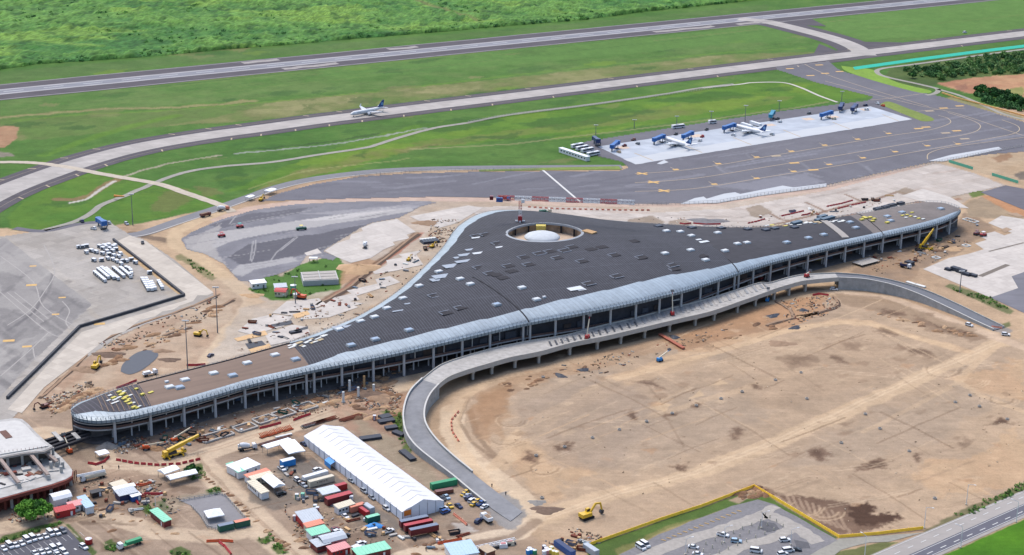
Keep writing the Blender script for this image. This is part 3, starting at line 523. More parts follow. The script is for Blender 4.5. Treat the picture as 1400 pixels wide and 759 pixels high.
for x, y in ((878, 237.5), (893.5, 249.3), (908, 261)):
    for a in (.5, -.75): MB().box(tuple(G(x, y)+Vector((0, 0, .11+.01*(a > 0)))), (9.5, 2.2, .01), a).build('closure_cross', yel_p, apron)
for x, y in ((924, 232), (982, 224), (1034.5, 215), (1082, 207), (1127.5, 198.7), (1172.5, 190.5), (1215, 182.6), (976.5, 252), (1034.5, 244), (1085, 234.5), (1133.7, 225), (1180, 216), (1224, 207.6), (1268, 199.5), (1310, 197)):
    MB().box(tuple(G(x, y)+Vector((0, 0, .11))), (4.6, 3.4, .01), .4).build('stand_sign', yel_p, apron)
    MB().box(tuple(G(x-5, y-2)+Vector((0, 0, .11))), (6, .5, .01), head(x, y, -8, -4)).build('lead_in_mark', yel_f, apron)
for x, y in ((1061, 213.5), (1086, 223), (1112, 232.5), (1290, 148), (1271, 152), (1312, 145), (1266, 174), (1256, 176), (1293, 182), (1319, 190), (1308, 179), (1080, 94), (1120, 89), (1128, 100.5), (1108, 103.5), (1148, 98)):
    MB().box(tuple(G(x, y)+Vector((0, 0, .115))), (8, 3.4, .01), .25).build('painted_sign', yel_f if (int(x) % 2) else yel_p, apron)
for i in range(16):
    x, y = 880+i*22.5, 214.5-i*3.55
    MB().box(tuple(G(x, y)+Vector((0, 0, .12))), (1.0, 26, .01), head(x, y, -20, -8)+math.pi/2).build('stand_line', yel_f, apron) if i % 3 == 0 else None
for x, y, w in ((852, 202, 9), (952, 186, 10), (1105, 163, 9), (1053, 171, 8), (1140, 160, 8), (1183, 150, 8)):
    MB().box(tuple(G(x, y)+Vector((0, 0, .12))), (w, w*.9, .01), .4).build('equipment_box', mat('marking peach', lin(222, 200, 180), .2, .5), apron)
# perimeter road curving round the apron, service tracks
prd = ribbon('perimeter_road', pl([(178, 322), (200, 318), (240, 304), (300, 284), (340, 270), (380, 256), (430, 244.5), (500, 235.5), (560, 231.5), (640, 229.5), (740, 228.6), (850, 228)], 7), 11, mat('asphalt road', lin(134, 134, 138), .1, .3, .9, .05, .08), .045)
ribbon('kerb_line', pl([(180, 324), (204, 320), (243, 307), (303, 287), (343, 272.5), (383, 258.4), (432, 247.5), (500, 238.5), (560, 234.3), (640, 232), (738, 231)], 7), 1.2, mat('kerb concrete', lin(196, 190, 182), .1, .5), .07, prd)
ribbon('cross_track', pl([(-60, 224), (0, 222), (30, 222), (60, 224), (100, 230), (140, 238), (180, 245), (218, 252), (260, 266), (300, 280), (318, 290)], 6), 7, mat('dusty track', lin(202, 190, 172), .14, .3, .95, .05, .1), .09, jit=.4)
ribbon('service_track', pl([(60, 315), (110, 300), (140, 280), (170, 268), (205, 253), (230, 243), (260, 234), (310, 227), (370, 222), (440, 211), (500, 202), (518, 197), (540, 190), (570, 181), (600, 174), (640, 168)], 6), 5, track_m, .06, jit=.3)
ribbon('service_track', pl([(640, 168), (700, 156.5), (800, 144), (900, 130), (960, 120), (1003, 115)], 6), 4.6, track_m, .06, jit=.3)
ribbon('culvert', pl([(960, 120.5), (1010, 115.5), (1030, 113), (1070, 113), (1095, 120), (1120, 131), (1145, 140)], 6), 3, mat('culvert stone', lin(206, 202, 190), .12, .6), .07)
ribbon('service_track', pl([(1410, 66), (1330, 77), (1250, 88), (1205, 94), (1200, 100), (1215, 106), (1260, 116), (1282, 122), (1278, 128), (1266, 130)], 6), 5, track_m, .06)
ribbon('service_track', pl([(1282, 122), (1310, 130), (1340, 142), (1372, 156), (1410, 166)], 6), 4.5, track_m, .06)
ribbon('service_track', pl([(20, 312), (60, 316), (110, 306), (150, 303)], 4), 6, asph, .06)
sheet('turf_verge', [(1150, 90), (1165, 92), (1195, 96), (1225, 112), (1272, 124), (1258, 127), (1200, 112), (1158, 98)], mat('bright turf', lin(128, 164, 58), .2, .3, .95, .05, .15), .05, curve=True)
# left apron
LA_ = [(-200, 345), (8, 322), (147, 301), (176, 319), (196, 326), (240, 355), (292, 400), (296, 408), (252, 424), (232, 433), (200, 444), (165, 460), (122, 488), (70, 515), (20, 570), (-60, 640), (-200, 640)]
put(mpoly(LA_, .8, .4), S(190, 184, 176), 1, S(176, 169, 160))
for k in range(110):
    x0, y0 = random.uniform(-10, 290), random.uniform(310, 540); L = random.uniform(8, 40); sl_ = random.choice((.75, .8, -.32, -.3))
    put(mstroke([(x0, y0), (x0+L*.7, y0+L*.7*sl_)], random.uniform(1, 7), 1, 1.5), random.choice((S(166, 158, 148), S(204, 196, 184), S(150, 144, 138), S(196, 182, 160))), random.uniform(.15, .45))
for k in range(40):
    x0, y0 = random.uniform(20, 240), random.uniform(315, 440); r_ = random.uniform(2, 8); put(mpoly([(x0-r_, y0), (x0, y0-r_*.4), (x0+r_, y0), (x0, y0+r_*.4)], 1, 3), random.choice((S(140, 134, 128), S(160, 150, 138))), random.uniform(.2, .5))
la = tag(link('old_apron', paved('old_apron', LA_, .03, warp=.3), vmat('painted slabs', 1.2, .1, 0, .9, .3, .08, joints=(7.5, .62))), kind='structure')
DSL = la
sheet('new_slabs', [(178, 322), (200, 330), (292, 400), (284, 404), (270, 404), (264, 412), (246, 418), (238, 423), (222, 426), (212, 433), (192, 437), (170, 454), (152, 458), (112, 490), (60, 530), (30, 565), (10, 560), (62, 503), (112, 454), (256, 410), (160, 330)], mat('concrete pinkish', lin(212, 202, 188), .1, .2, .9, .04, .12, joints=(6, 6, .2), jdark=.86, rot=.62), .06, la)
ribbon('dirt_margin', [G(160, 337), G(247, 402)], 3, mat('dirt margin', lin(196, 166, 126), .2, .3), .085, la)
for q in ([(60, 335), (75, 370), (60, 400), (40, 425), (10, 445)], [(0, 350), (45, 385), (60, 420), (110, 450)], [(-5, 395), (60, 450), (85, 462)], [(85, 412), (95, 425), (90, 440), (96, 450)], [(45, 475), (48, 490), (56, 496)], [(0, 515), (40, 480), (66, 455)], [(10, 400), (60, 440)], [(20, 400), (66, 436)]):
    ribbon('faded_line', pl(q, 5), .65, mat('faded paint', lin(178, 173, 168), .15, .5), .09, la)
for x, y, w in ((43, 390, 6), (12, 466, 6), (37, 474, 5), (76, 430, 4), (85, 407, 4), (45, 364, 4), (136, 443, 6)): MB().box(tuple(G(x, y)+Vector((0, 0, .1))), (w, w*.55, .01), .2).build('painted_sign', yel_p, la)
# asphalt strips being laid, new concrete bays
NA_ = [(246, 327), (262, 316), (300, 300), (345, 287), (400, 279), (480, 275), (585, 274.5), (600, 277), (575, 283), (548, 298), (509.5, 305), (494, 312), (480, 320.6), (459, 333), (444, 343), (462, 352), (455, 357), (420, 350), (410, 364), (380, 376), (340, 386), (326, 384), (306, 362), (280, 348), (256, 342)]
put(mpoly(NA_, 1, 1), S(146, 145, 150), 1, S(128, 127, 133))
for pts, c_, a_, w_ in (([(262, 340), (280, 318), (340, 312), (420, 300), (500, 288), (560, 283), (566, 288), (500, 300), (440, 309), (360, 320), (310, 332), (280, 345)], S(186, 183, 180), .85, 2), ([(310, 352), (340, 334), (430, 320), (500, 307), (480, 320), (459, 332), (440, 342), (400, 352), (330, 362)], S(100, 99, 106), .9, 2), ([(285, 308), (340, 293), (420, 284), (410, 291), (350, 302), (300, 312)], S(106, 105, 112), .85, 2), ([(316, 374), (330, 362), (400, 351), (410, 357), (345, 369), (330, 378)], S(182, 180, 178), .8, 2.5), ([(250, 330), (300, 305), (285, 330), (300, 350), (320, 372), (300, 358), (262, 342)], S(176, 172, 168), .8, 5), ([(410, 292), (560, 280), (580, 283), (470, 294)], S(172, 170, 172), .6, 3), ([(400, 303), (470, 293), (548, 286), (470, 300)], S(206, 202, 198), .7, 1.5)):
    put(mpoly(pts, 1, w_), c_, a_)
for k in range(110):
    x0, y0 = random.uniform(250, 560), random.uniform(278, 380); L = random.uniform(10, 70)
    put(mstroke([(x0, y0), (x0+L, y0-L*.17+random.uniform(-1, 1))], random.uniform(.5, 1.8), .6, .8), random.choice((S(176, 174, 174), S(102, 101, 106), S(196, 192, 188), S(122, 120, 124))), random.uniform(.2, .55))
for q in ([(350, 328), (348, 345), (344, 358)], [(346, 330), (342, 356)], [(402, 326), (378, 345), (370, 356)], [(407, 324), (384, 342)], [(322, 296), (314, 306)]): put(mstroke(q, .8, .5, .4), S(190, 188, 186), .7)
tag(link('new_asphalt', paved('new_asphalt', NA_, .045), MATS['painted paving']), kind='structure')
DS_ = [(-200, 352), (9, 325), (127, 416), (34, 507), (0, 545), (-60, 600), (-200, 600)]
put(mpoly(DS_, 1, 1), S(170, 166, 161), 1, S(156, 152, 149))
for k in range(90):
    x0, y0 = random.uniform(-20, 110), random.uniform(325, 530); L = random.uniform(15, 60); sl_ = random.choice((-.75, -.7, .72, .78))
    put(mstroke([(x0, y0), (x0+L*.6, y0+L*.6*sl_)], random.uniform(1, 5), 1, 2), random.choice((S(112, 109, 110), S(128, 125, 125), S(184, 180, 174), S(104, 101, 103))), random.uniform(.15, .45))
for pts in ([(0, 370), (30, 375), (25, 395), (0, 400)], [(0, 420), (50, 430), (60, 455), (20, 470), (0, 465)], [(70, 395), (110, 410), (120, 418), (95, 440), (70, 425)], [(50, 470), (75, 455), (80, 468), (40, 500)], [(5, 500), (40, 480), (20, 515)]): put(mpoly(pts, 2, 6), S(118, 115, 116), .45)
for q in ([(72, 345), (73, 372), (66, 400), (45, 428), (10, 452)], [(60, 398), (48, 425), (22, 446)]): put(mstroke(pl2(q), 2.0, .8, .8), S(112, 109, 111), .5)
link('dark_stand', paved('dark_stand', DS_, .06), MATS['painted paving'], la)
nc = sheet('new_concrete', [(444, 343), (459, 333), (478, 327), (480, 320.6), (496, 316), (494, 312), (509.5, 305), (543, 299.5), (568.5, 317), (556, 321), (560, 326), (537, 331), (540, 335), (524, 341.6), (507, 353), (480, 359.6), (461, 352)], conc_new, .06)
for pts in ([(509.5, 372), (530, 362), (528, 356), (550, 352), (545, 348), (577, 342), (569, 348), (579, 362), (560, 366), (543, 370), (513, 375)], [(474, 397.5), (516, 388), (513, 382), (533, 377.5), (547.5, 386), (486, 405)], [(457, 407), (484, 401), (492, 410), (478, 412), (497, 415), (462, 424), (440, 420)], [(420, 424), (470, 414), (490, 420), (450, 434), (414, 437)], [(440, 346), (420, 350), (416, 346), (434, 340)],
            [(560, 296), (640, 281), (660, 284), (625, 305), (600, 312), (575, 303)], [(345, 436), (372, 430), (400, 433), (388, 446), (345, 458), (325, 453)], [(362, 458), (400, 444), (420, 447), (424, 455), (400, 466), (370, 472)], [(392, 412), (436, 408), (446, 416), (400, 432), (372, 428)]):
    sheet('concrete_bay', pts, conc_new, .07, nc)
for pts in ([(320, 463), (362, 452), (366, 458), (325, 467)], [(400, 430), (420, 425), (424, 430), (404, 436)], [(340, 478), (368, 470), (372, 476), (345, 484)]): sheet('timber_formwork', pts, mat('plywood', lin(226, 188, 140), .15, .4), .1, nc)
for pts in ([(366, 445), (398, 438), (401, 443), (372, 448)], [(335, 470), (358, 466), (364, 472), (340, 477)], [(408, 450), (421, 446), (421, 450), (408, 453)]): sheet('black_sheeting', pts, mat('black plastic', lin(52, 52, 60), .2, .5, .5), .1, nc)
PC_ = [(640, 283), (700, 281), (800, 283), (900, 290), (1000, 284), (1050, 275), (1140, 258), (1280, 222), (1329, 235), (1377, 254), (1301, 270), (1285, 278), (1255, 276), (1215, 284), (1140, 298), (1050, 310), (1000, 312), (900, 308), (820, 303), (740, 293), (650, 294)]
put(mpoly(PC_, 1, 1.5), S(214, 204, 194), 1, S(200, 189, 178))
for k in range(90):
    x0 = random.uniform(640, 1370); y0 = (288 if x0 < 1000 else 288-(x0-1000)*.17)+random.uniform(-9, 16); L = random.uniform(10, 70); put(mstroke([(x0, y0), (x0+L, y0-(L*.17 if x0 > 980 else L*-.02)+random.uniform(-2, 2))], random.uniform(.8, 4), 1, 1.5), random.choice((S(184, 170, 156), S(224, 216, 208), S(196, 172, 156), S(168, 156, 146))), random.uniform(.2, .5))
for q, w_ in (([(1050, 309), (1100, 297), (1150, 283), (1205, 270), (1228, 262), (1262, 273)], 3.5), ([(1052, 292), (1068, 300), (1085, 304)], 2.5), ([(1102, 277), (1120, 285), (1130, 290)], 2.5), ([(1156, 266), (1172, 273), (1180, 277)], 2.5)): put(mstroke(q, w_, .8, 1), S(150, 122, 102), .85)
for q in ([(860, 300), (890, 295), (910, 303), (900, 311), (850, 310)], [(1018, 285), (1038, 280), (1056, 290), (1040, 298), (1028, 296)], [(916, 302), (934, 300), (948, 306), (930, 311), (912, 309)], [(1222, 262), (1240, 256), (1254, 262), (1240, 268)]): put(mpoly(q, .8, 1.5), S(158, 140, 120), .8)
sc_ = tag(link('pier_concrete', paved('pier_concrete', PC_, .05), vmat('painted bays', 1.2, .1, 0, .9, .3, .08, joints=(7.5, -AXA))), kind='structure')
for pts in ([(1232, 268), (1262, 258), (1300, 270), (1325, 285), (1310, 284), (1268, 277)], [(1170, 292), (1210, 276), (1240, 284), (1200, 294)]): sheet('concrete_bay', pts, conc_new, .08, sc_)
sheet('asphalt_patch', [(1341, 263), (1375, 253.5), (1420, 262), (1420, 296), (1400, 287)], asph, .06)
rc = sheet('east_stand', [(1262, 368), (1297, 353), (1325, 347), (1345, 341), (1333, 333), (1349, 328), (1337, 322), (1360, 316.5), (1373, 322), (1383.5, 318.6), (1351, 305), (1369, 295), (1400, 299.6), (1480, 312), (1480, 372), (1400, 372), (1383, 378), (1392, 394), (1354, 407)], conc_new, .06)
sheet('east_asphalt', [(1354, 407), (1392, 394), (1383, 378), (1400, 372), (1480, 360), (1480, 440), (1400, 428)], asph_apron, .055)
ribbon('slab_trench', [G(1352, 344), G(1400, 332)], 1.6, mat('dark earth', lin(128, 118, 108), .2, .5), .09, rc); ribbon('slab_trench', [G(1340, 378), G(1378, 362)], 3.5, MATS['dark earth'], .09, rc)
for pts in ([(1368, 314), (1376, 311), (1384, 314), (1374, 318)], [(1376, 292), (1390, 291), (1400, 296), (1392, 297)]): sheet('missing_bay', pts, mat('bay earth', lin(176, 150, 124), .2, .5), .09, rc)
# highway
hw = sheet('highway', [(1168, 768), (1190, 759), (1267, 726.5), (1400, 670), (1500, 628), (1500, 668), (1400, 708), (1285, 760), (1262, 770)], mat('highway worn', lin(176, 170, 164), .1, .3, .9, .04, .08, stretch=(.3, 1, 1), rot=.5), .05)
sheet('dark_carriageway', [(1222, 768), (1240, 760), (1400, 689), (1500, 646), (1500, 664), (1400, 704), (1278, 759), (1260, 768)], mat('highway dark', lin(108, 108, 118), .08, .3, .9, .05, .06), .09, hw)
def dashes(a, b, n, par, w=.3, L=.42):
    A, B = G(*a), G(*b)
    for i in range(n):
        p = A.lerp(B, (i+.25)/n); q = A.lerp(B, (i+.25+L)/n); MB().box(tuple((p+q)/2+Vector((0, 0, .12))), ((q-p).length, w, .01), math.atan2((q-p).y, (q-p).x)).build('lane_dash', white_p, par)
dashes((1244, 768), (1420, 690), 10, hw, .4); dashes((1200, 768), (1420, 670.5), 13, hw, .35)
for q in ([(1274, 759.5), (1400, 702.8), (1480, 668)], [(1232, 766), (1400, 690.5), (1480, 656)], [(1186, 763), (1400, 672.5), (1480, 638)]): ribbon('edge_line', [G(*p) for p in q], .25, white_p, .12, hw)
sheet('slip_road', [(1148, 736), (1264, 728), (1215, 741), (1188, 742), (1150, 752), (1120, 775), (1080, 775)], track_m, .045, jit=.4)
# car park, gravel yards
cp = sheet('car_park', [(836, 765), (900, 731), (1000, 692), (1036, 683), (1060, 690), (1145, 738), (1130, 765), (1120, 800), (830, 800)], gravel, .04, jit=.5)
for q, w in (([(850, 775), (930, 742), (1000, 720), (1038, 706), (1052, 705), (1085, 720), (1120, 742)], 7), ([(960, 775), (1010, 750), (1060, 734), (1085, 722)], 6), ([(1040, 705), (1060, 692)], 5)): ribbon('worn_lane', pl(q, 6), w, mat('pale gravel', lin(178, 172, 164), .18, .5, .95, .08, .12), .08, cp, jit=.6)
for q in ([(1040, 712), (1060, 716), (1066, 724), (1050, 728), (1036, 722)], [(1085, 738), (1105, 742), (1108, 750), (1090, 750)]): sheet('dark_gravel', q, mat('dark gravel', lin(104, 104, 108), .25, .8, .95), .09, cp, jit=.6)
for i in range(15):
    x, y = 907+i*7.4, 739-i*2.85; MB().box(tuple(G(x, y)+Vector((0, 0, .17))), (2.0, .35, .18), head(x, y, 5, 1.2)).build('wheel_stop', yel_p, cp)
lot = sheet('staff_car_park', [(-40, 757), (0, 745), (60, 730), (90, 720), (130, 765), (140, 800), (-60, 820)], mat('asphalt lot', lin(96, 96, 104), .1, .5, .9, .1, .08), .04)
for i in range(14):
    x, y = 1.5+i*8.2, 756-i*2.2; MB().box(tuple(G(x+4, y+3)+Vector((0, 0, .08))), (4.5, .12, .01), head(x, y, 8, 7)).build('bay_line', white_p, lot)
MB().box(tuple(G(54, 750)+Vector((0, 0, .08))), (2.4, .5, .01), head(54, 750, 7, -2)).build('arrow_mark', white_p, lot); MB().box(tuple(G(103, 751)+Vector((0, 0, .08))), (1.6, .7, .01), head(103, 751, 5, 3)).build('arrow_mark', white_p, lot)
yard = sheet('gravel_yard', [(245, 684), (300, 674), (307, 677), (341, 716), (336, 722), (300, 724), (284, 719), (270, 700), (262, 692)], mat('gravel yard', lin(150, 148, 150), .1, .6, .95, .1, .08), .05, jit=.25)
# ---------------------------------------------------------------- scrubland beyond the runway
def heightfield_stuff(name, label, cat, edge, depth_px, res, hfun, cfun, m):
    pass
edge = [(-420, 132), (-200, 112), (0, 95), (50, 88), (117, 83.5), (200, 78), (300, 68.5), (383, 62), (483, 53.5), (583, 45), (700, 35), (800, 27), (883, 16), (1000, 4), (1050, -2), (1150, -14), (1300, -34)]
E_ = [G(*p) for p in edge]; ex = np.array([p.x for p in E_]); ey = np.array([p.y for p in E_])
xs = np.arange(-760, 640, 1.6); dd = np.concatenate([np.arange(0, 60, 2.0), np.arange(60, 620, 3.2)])
X2, D2 = np.meshgrid(xs, dd, indexing='ij'); Y2 = np.interp(X2, ex, ey)+D2+6*(fbm(X2, D2, 20)-.5); x, y = X2.ravel(), Y2.ravel()
lump = fbm(x, y*.6, 9, 3); lumps2 = fbm(x+40, y*.6, 3.2, 2); big = fbm(x*.5, y, 70, 4); mid = fbm(x*.6+31, y, 26, 3)
h = (2.2*ss(lump, .3, .75)+2.0*lumps2*ss(mid, .25, .7)+.8)*np.clip(D2.ravel()/3, .0, 1)+.05; h *= .45+.9*ss(big*.5+mid*.5, .3, .62)
c = mixc(S(74, 124, 62), S(112, 156, 76), ss(big*.55+lump*.45, .36, .62)); t = ss(fbm(x*.5+900, y, 40, 3), .55, .68)*.7; c = c*(1-t[:, None])+S(134, 170, 76)[None]*t[:, None]
t = ss(lumps2, .55, .3)*.45+ss(fbm(x+300, y*.5, 14, 2), .62, .75)*.5; t = np.clip(t, 0, .8); c = c*(1-t[:, None])+S(46, 84, 44)[None]*t[:, None]  # hollows between lumps darkened in colour as shade, plus random dark green patches
_a, _b = G(548, -6), G(655, 30); _dl = segd(x, y, np.array([_a.x, _a.y]), np.array([_b.x, _b.y])); t = np.clip(1-_dl/7, 0, 1)*.7; c = c*(1-t[:, None])+S(130, 122, 82)[None]*t[:, None]; h = h*(1-t)
c *= (1+.7*(RNG.random(len(x))-.5))[:, None]
nx, ny = X2.shape; idx = np.arange(nx*ny).reshape(nx, ny); Q = np.stack([idx[:-1, :-1], idx[1:, :-1], idx[1:, 1:], idx[:-1, 1:]], -1).reshape(-1, 4)
tag(link('scrubland', npmesh('scrubland', np.stack([x, y, h], 1), Q, c, False), vmat('scrub', .8, .3, 0, .95, .05, .15)), 'dense green scrub covering the land beyond the runway', 'scrub', kind='stuff')
def leafmass(name, cents, rads, n, cols, size, m, squash=.7):
    """leaf-sized faces spread through clumps"""
    cents = np.array(cents, float); rads = np.array(rads, float); w = rads**2; k = RNG.choice(len(cents), n, p=w/w.sum())
    d = RNG.normal(size=(n, 3)); d /= np.linalg.norm(d, axis=1)[:, None]; r = RNG.random(n)**.35
    P = cents[k]+d*(rads[k]*r)[:, None]*np.array([1, 1, squash]); P[:, 2] = np.maximum(P[:, 2], .15)
    a = RNG.normal(size=(n, 3)); a /= np.linalg.norm(a, axis=1)[:, None]; b = np.cross(a, RNG.normal(size=(n, 3))); b /= np.linalg.norm(b, axis=1)[:, None]
    s_ = size*(.6+.8*RNG.random(n))[:, None]
    V = np.stack([P-a*s_-b*s_*.6, P+a*s_-b*s_*.6, P+a*s_+b*s_*.6, P-a*s_+b*s_*.6], 1).reshape(-1, 3)
    C = 1.7*np.array(cols)[RNG.integers(0, len(cols), len(cents))][k]*(.7+.6*RNG.random(n))[:, None]
    return npmesh(name, V, np.arange(4*n).reshape(-1, 4), np.repeat(C, 4, 0), False)
leafm = vmat('leaves', 1.5, .15, 0, .7, .3, .1)
# shrubs that edge the scrub, and thickets to the right
cs, rs = [], []
for i in range(900):
    t = random.random(); xx = -700+t*1300; yy = np.interp(xx, ex, ey)+abs(random.gauss(0, 10)); r_ = random.uniform(1.2, 2.8); cs.append((xx, yy, r_*.5)); rs.append(r_)
for i in range(2600):
    xx = random.uniform(-740, 620); yy = np.interp(xx, ex, ey)+random.uniform(8, 520)
    if vnoise(np.array([xx/40]), np.array([yy/60]))[0] < .45: continue
    r_ = random.uniform(1.3, 3.4); cs.append((xx, yy, 1.6)); rs.append(r_)
tag(link('scrub_bushes', leafmass('scrub_bushes', cs, rs, 60000, [S(50, 92, 50), S(62, 108, 56), S(78, 126, 60), S(96, 140, 66)], .55, leafm), leafm), 'low bushes standing out of the scrub beyond the runway', 'bushes', kind='stuff')
def thicket(pts, n, r0, r1, seed):
    P = [G(*p) for p in pts]; xs_ = [p.x for p in P]; ys_ = [p.y for p in P]; out = [], []; random.seed(seed)
    while len(out[0]) < n:
        a, b = random.uniform(min(xs_), max(xs_)), random.uniform(min(ys_), max(ys_)); ins = False
        for i in range(len(P)):
            p, q = P[i], P[(i+1) % len(P)]
            if (p.y > b) != (q.y > b) and a < (q.x-p.x)*(b-p.y)/(q.y-p.y)+p.x: ins = not ins
        if ins: r_ = random.uniform(r0, r1); out[0].append((a, b, r_*.55)); out[1].append(r_)
    return out
a, b = thicket([(1238, 97), (1300, 86), (1400, 71), (1480, 60), (1480, 96), (1400, 100), (1330, 104), (1290, 110), (1262, 106)], 420, 1.6, 4.2, 3)
tag(link('thicket', leafmass('thicket', a, b, 34000, [S(58, 92, 54), S(66, 104, 58), S(84, 118, 62), S(98, 124, 74)], .6, leafm), leafm), 'dark green thicket beside the red earth and turquoise fence', 'thicket', kind='stuff')
def tree(name, px, py, rad, ht, label, cols, n=5200, size=.34, seed=1, group=None, lobes=26):
    random.seed(seed); p = G(px, py); t = thing(name, label, 'tree', p, 0, group)
    mb = MB(); th = ht*.42; mb.cyl((0, 0, 0), (.1, .1, th), rad*.07, rad*.05, 8); tips = []
    for i in range(6):
        a = i*1.05+random.random(); e = (math.cos(a)*rad*.55, math.sin(a)*rad*.55, ht*random.uniform(.55, .8)); mb.cyl((.1, .1, th*.85), e, rad*.04, rad*.015, 6); tips.append(e)
    mb.build('trunk', mat('bark', lin(104, 88, 74), .2, 2), t)
    cs_, rs_ = [], []
    for i in range(lobes):
        a = random.random()*6.28; q = random.random()**.6; z = ht*(.45+.42*random.random()*(1-.55*q*q)); cs_.append((math.cos(a)*rad*.78*q, math.sin(a)*rad*.78*q, z)); rs_.append(rad*random.uniform(.2, .36))
    link('crown', leafmass('crown', cs_, rs_, n, cols, size, leafm, .75), leafm, t); return t
GT = [S(78, 122, 48), S(96, 142, 56), S(112, 156, 62), S(62, 100, 44)]; DT = [S(48, 84, 46), S(58, 98, 52), S(66, 106, 50), S(42, 74, 42)]
tree('broadleaf_tree', 47, 711, 7.6, 9.5, 'broad green tree in front of the unfinished concrete building', GT, 9000, .36, 2, lobes=34)
tree('shade_tree', 263, 649, 3.6, 5, 'small dark tree at the corner of the white L-shaped tent', DT, 3000, .3, 3)
for i, (x_, y_, r_, h_, lb) in enumerate(((1342, 128, 8, 8, 'leftmost dark tree on the rise above the orange-edged road'), (1356, 131, 7, 7.5, 'dark tree second from the left on the rise above the orange-edged road'), (1370, 135, 8.5, 8, 'middle dark tree on the rise above the orange-edged road'), (1386, 140, 8, 7.5, 'dark tree next to the right edge on the rise above the orange-edged road'), (1400, 146, 8, 7.5, 'dark tree cut by the right edge of the picture above the orange-edged road'))):
    tree('bushy_tree', x_, y_, r_, h_, lb, DT, 3800, .6, 10+i, 'trees above the orange-edged road', 22)
a, b = thicket([(1330, 128), (1350, 124), (1400, 138), (1440, 150), (1440, 158), (1380, 150), (1345, 140)], 120, 1.6, 3.4, 5)
tag(link('undergrowth', leafmass('undergrowth', a, b, 9000, [S(58, 92, 54), S(66, 104, 58)], .6, leafm), leafm), 'dark undergrowth below the trees above the orange-edged road', 'undergrowth', kind='stuff')
tree('round_bush_tree', 1247, 107, 4.5, 6, 'lone round dark tree at the left end of the thicket', DT, 1800, .5, 21)
random.seed(11)
# rough turf tufts near the yards
cs, rs = [], []
for poly, n_ in (([(352, 738), (372, 730), (376, 740), (358, 744)], 14), ([(372, 748), (385, 742), (396, 756), (380, 758)], 14), ([(188, 693), (225, 684), (232, 696), (200, 704)], 12), ([(280, 670), (298, 664), (306, 674), (288, 678)], 12), ([(142, 742), (164, 746), (156, 754), (144, 752)], 12), ([(232, 752), (262, 752), (258, 766), (234, 766)], 14), ([(524, 562), (546, 562), (558, 600), (564, 616), (556, 618)], 40), ([(255, 640), (280, 640), (282, 654), (264, 656)], 14), ([(1292, 392), (1352, 406), (1384, 426), (1340, 412)], 60), ([(255, 352), (292, 376), (285, 380), (262, 366)], 24), ([(0, 737), (86, 713), (90, 716), (0, 744)], 26), ([(1300, 706), (1400, 660), (1420, 660), (1330, 704)], 60), ([(340, 398), (372, 376), (440, 352), (466, 370), (440, 404), (380, 408)], 40)):
    P_ = thicket(poly, n_, .4, 1.0, n_); cs += P_[0]; rs += P_[1]
tag(link('weeds', leafmass('weeds', cs, rs, 9000, [S(84, 120, 56), S(102, 138, 62), S(74, 104, 52)], .22, leafm), leafm), 'tufts of weeds growing along the yards and verges', 'weeds', kind='stuff')
random.seed(12)
# ---------------------------------------------------------------- the terminal
st = [  # front px, py, eave z, back px, py, z, front metal width, back metal width, crown rise
 (97.5, 567, 11.5, 97, 563, 11.5, .5, .5, 0), (103, 573, 11.5, 100, 559, 11.5, 2.5, 2.5, .2), (117, 577, 11.5, 109, 553, 11.5, 6, 3.5, .3), (137, 578.3, 11.5, 125, 547.5, 11.5, 8, 3, .4), (165, 575.5, 11.5, 146, 539.5, 11.5, 5, 2, .4), (200, 568.5, 11.5, 178, 530, 11.5, 4.5, 1.2, .4), (250, 556, 11.5, 226, 517.5, 11.5, 4.5, 1, .4),
 (300, 541.5, 11.5, 275, 505, 11.5, 4.5, 1, .4), (350, 527, 11.5, 322, 493, 11.5, 4.5, 1, .4), (426, 509.5, 12, 393, 471.5, 12, 4.5, 4, .6), (477, 499.5, 12.3, 430, 459.5, 12, 8.5, 6.5, 1.2), (550, 484.5, 13, 490, 435, 12, 9.5, 8.5, 2.6), (630, 466, 14, 540, 404, 12, 9.5, 11, 4.5), (715, 446, 15, 578, 370, 12, 9, 11, 6.5), (787, 432.5, 16, 605, 341, 12, 13, 12, 7),
 (853, 419.5, 16.5, 628, 311, 12, 15, 13, 7), (900, 408.5, 16.5, 668, 293, 12, 16, 15, 7), (935, 400, 16, 740, 294.5, 12, 16, 6, 6.5), (970, 389, 15.2, 830, 305.5, 12, 12, 3, 5), (1000, 379, 14.4, 900, 310, 12, 9.5, 2.5, 4), (1050, 363, 13, 985, 313.5, 12, 7.5, 2, 2), (1100, 350, 12.2, 1050, 312.5, 11.5, 6, 1.5, 1), (1150, 338, 11.6, 1108, 305.5, 11.2, 5.5, 1.2, .5), (1203, 326, 11.2, 1165, 296, 11, 5, 1, .4), (1250, 315.5, 11, 1215, 287, 11, 5, 1, .4), (1283, 307, 11, 1255, 279.5, 11, 5.5, 1.5, .4), (1303, 299, 11, 1284, 279, 11, 5, 3, .3), (1311, 293.5, 11, 1302, 283, 11, 3, 3, .2), (1313.5, 290, 11, 1311, 287, 11, .5, .5, 0)]
NS = 9; FR, BK, PR = [], [], []
_fr = smooth([G(*s_[:3]) for s_ in st], NS); _bk = smooth([G(*s_[3:6]) for s_ in st], NS); _pr = smooth([Vector(s_[6:9]) for s_ in st], NS); NT = len(_fr)
OCC = None
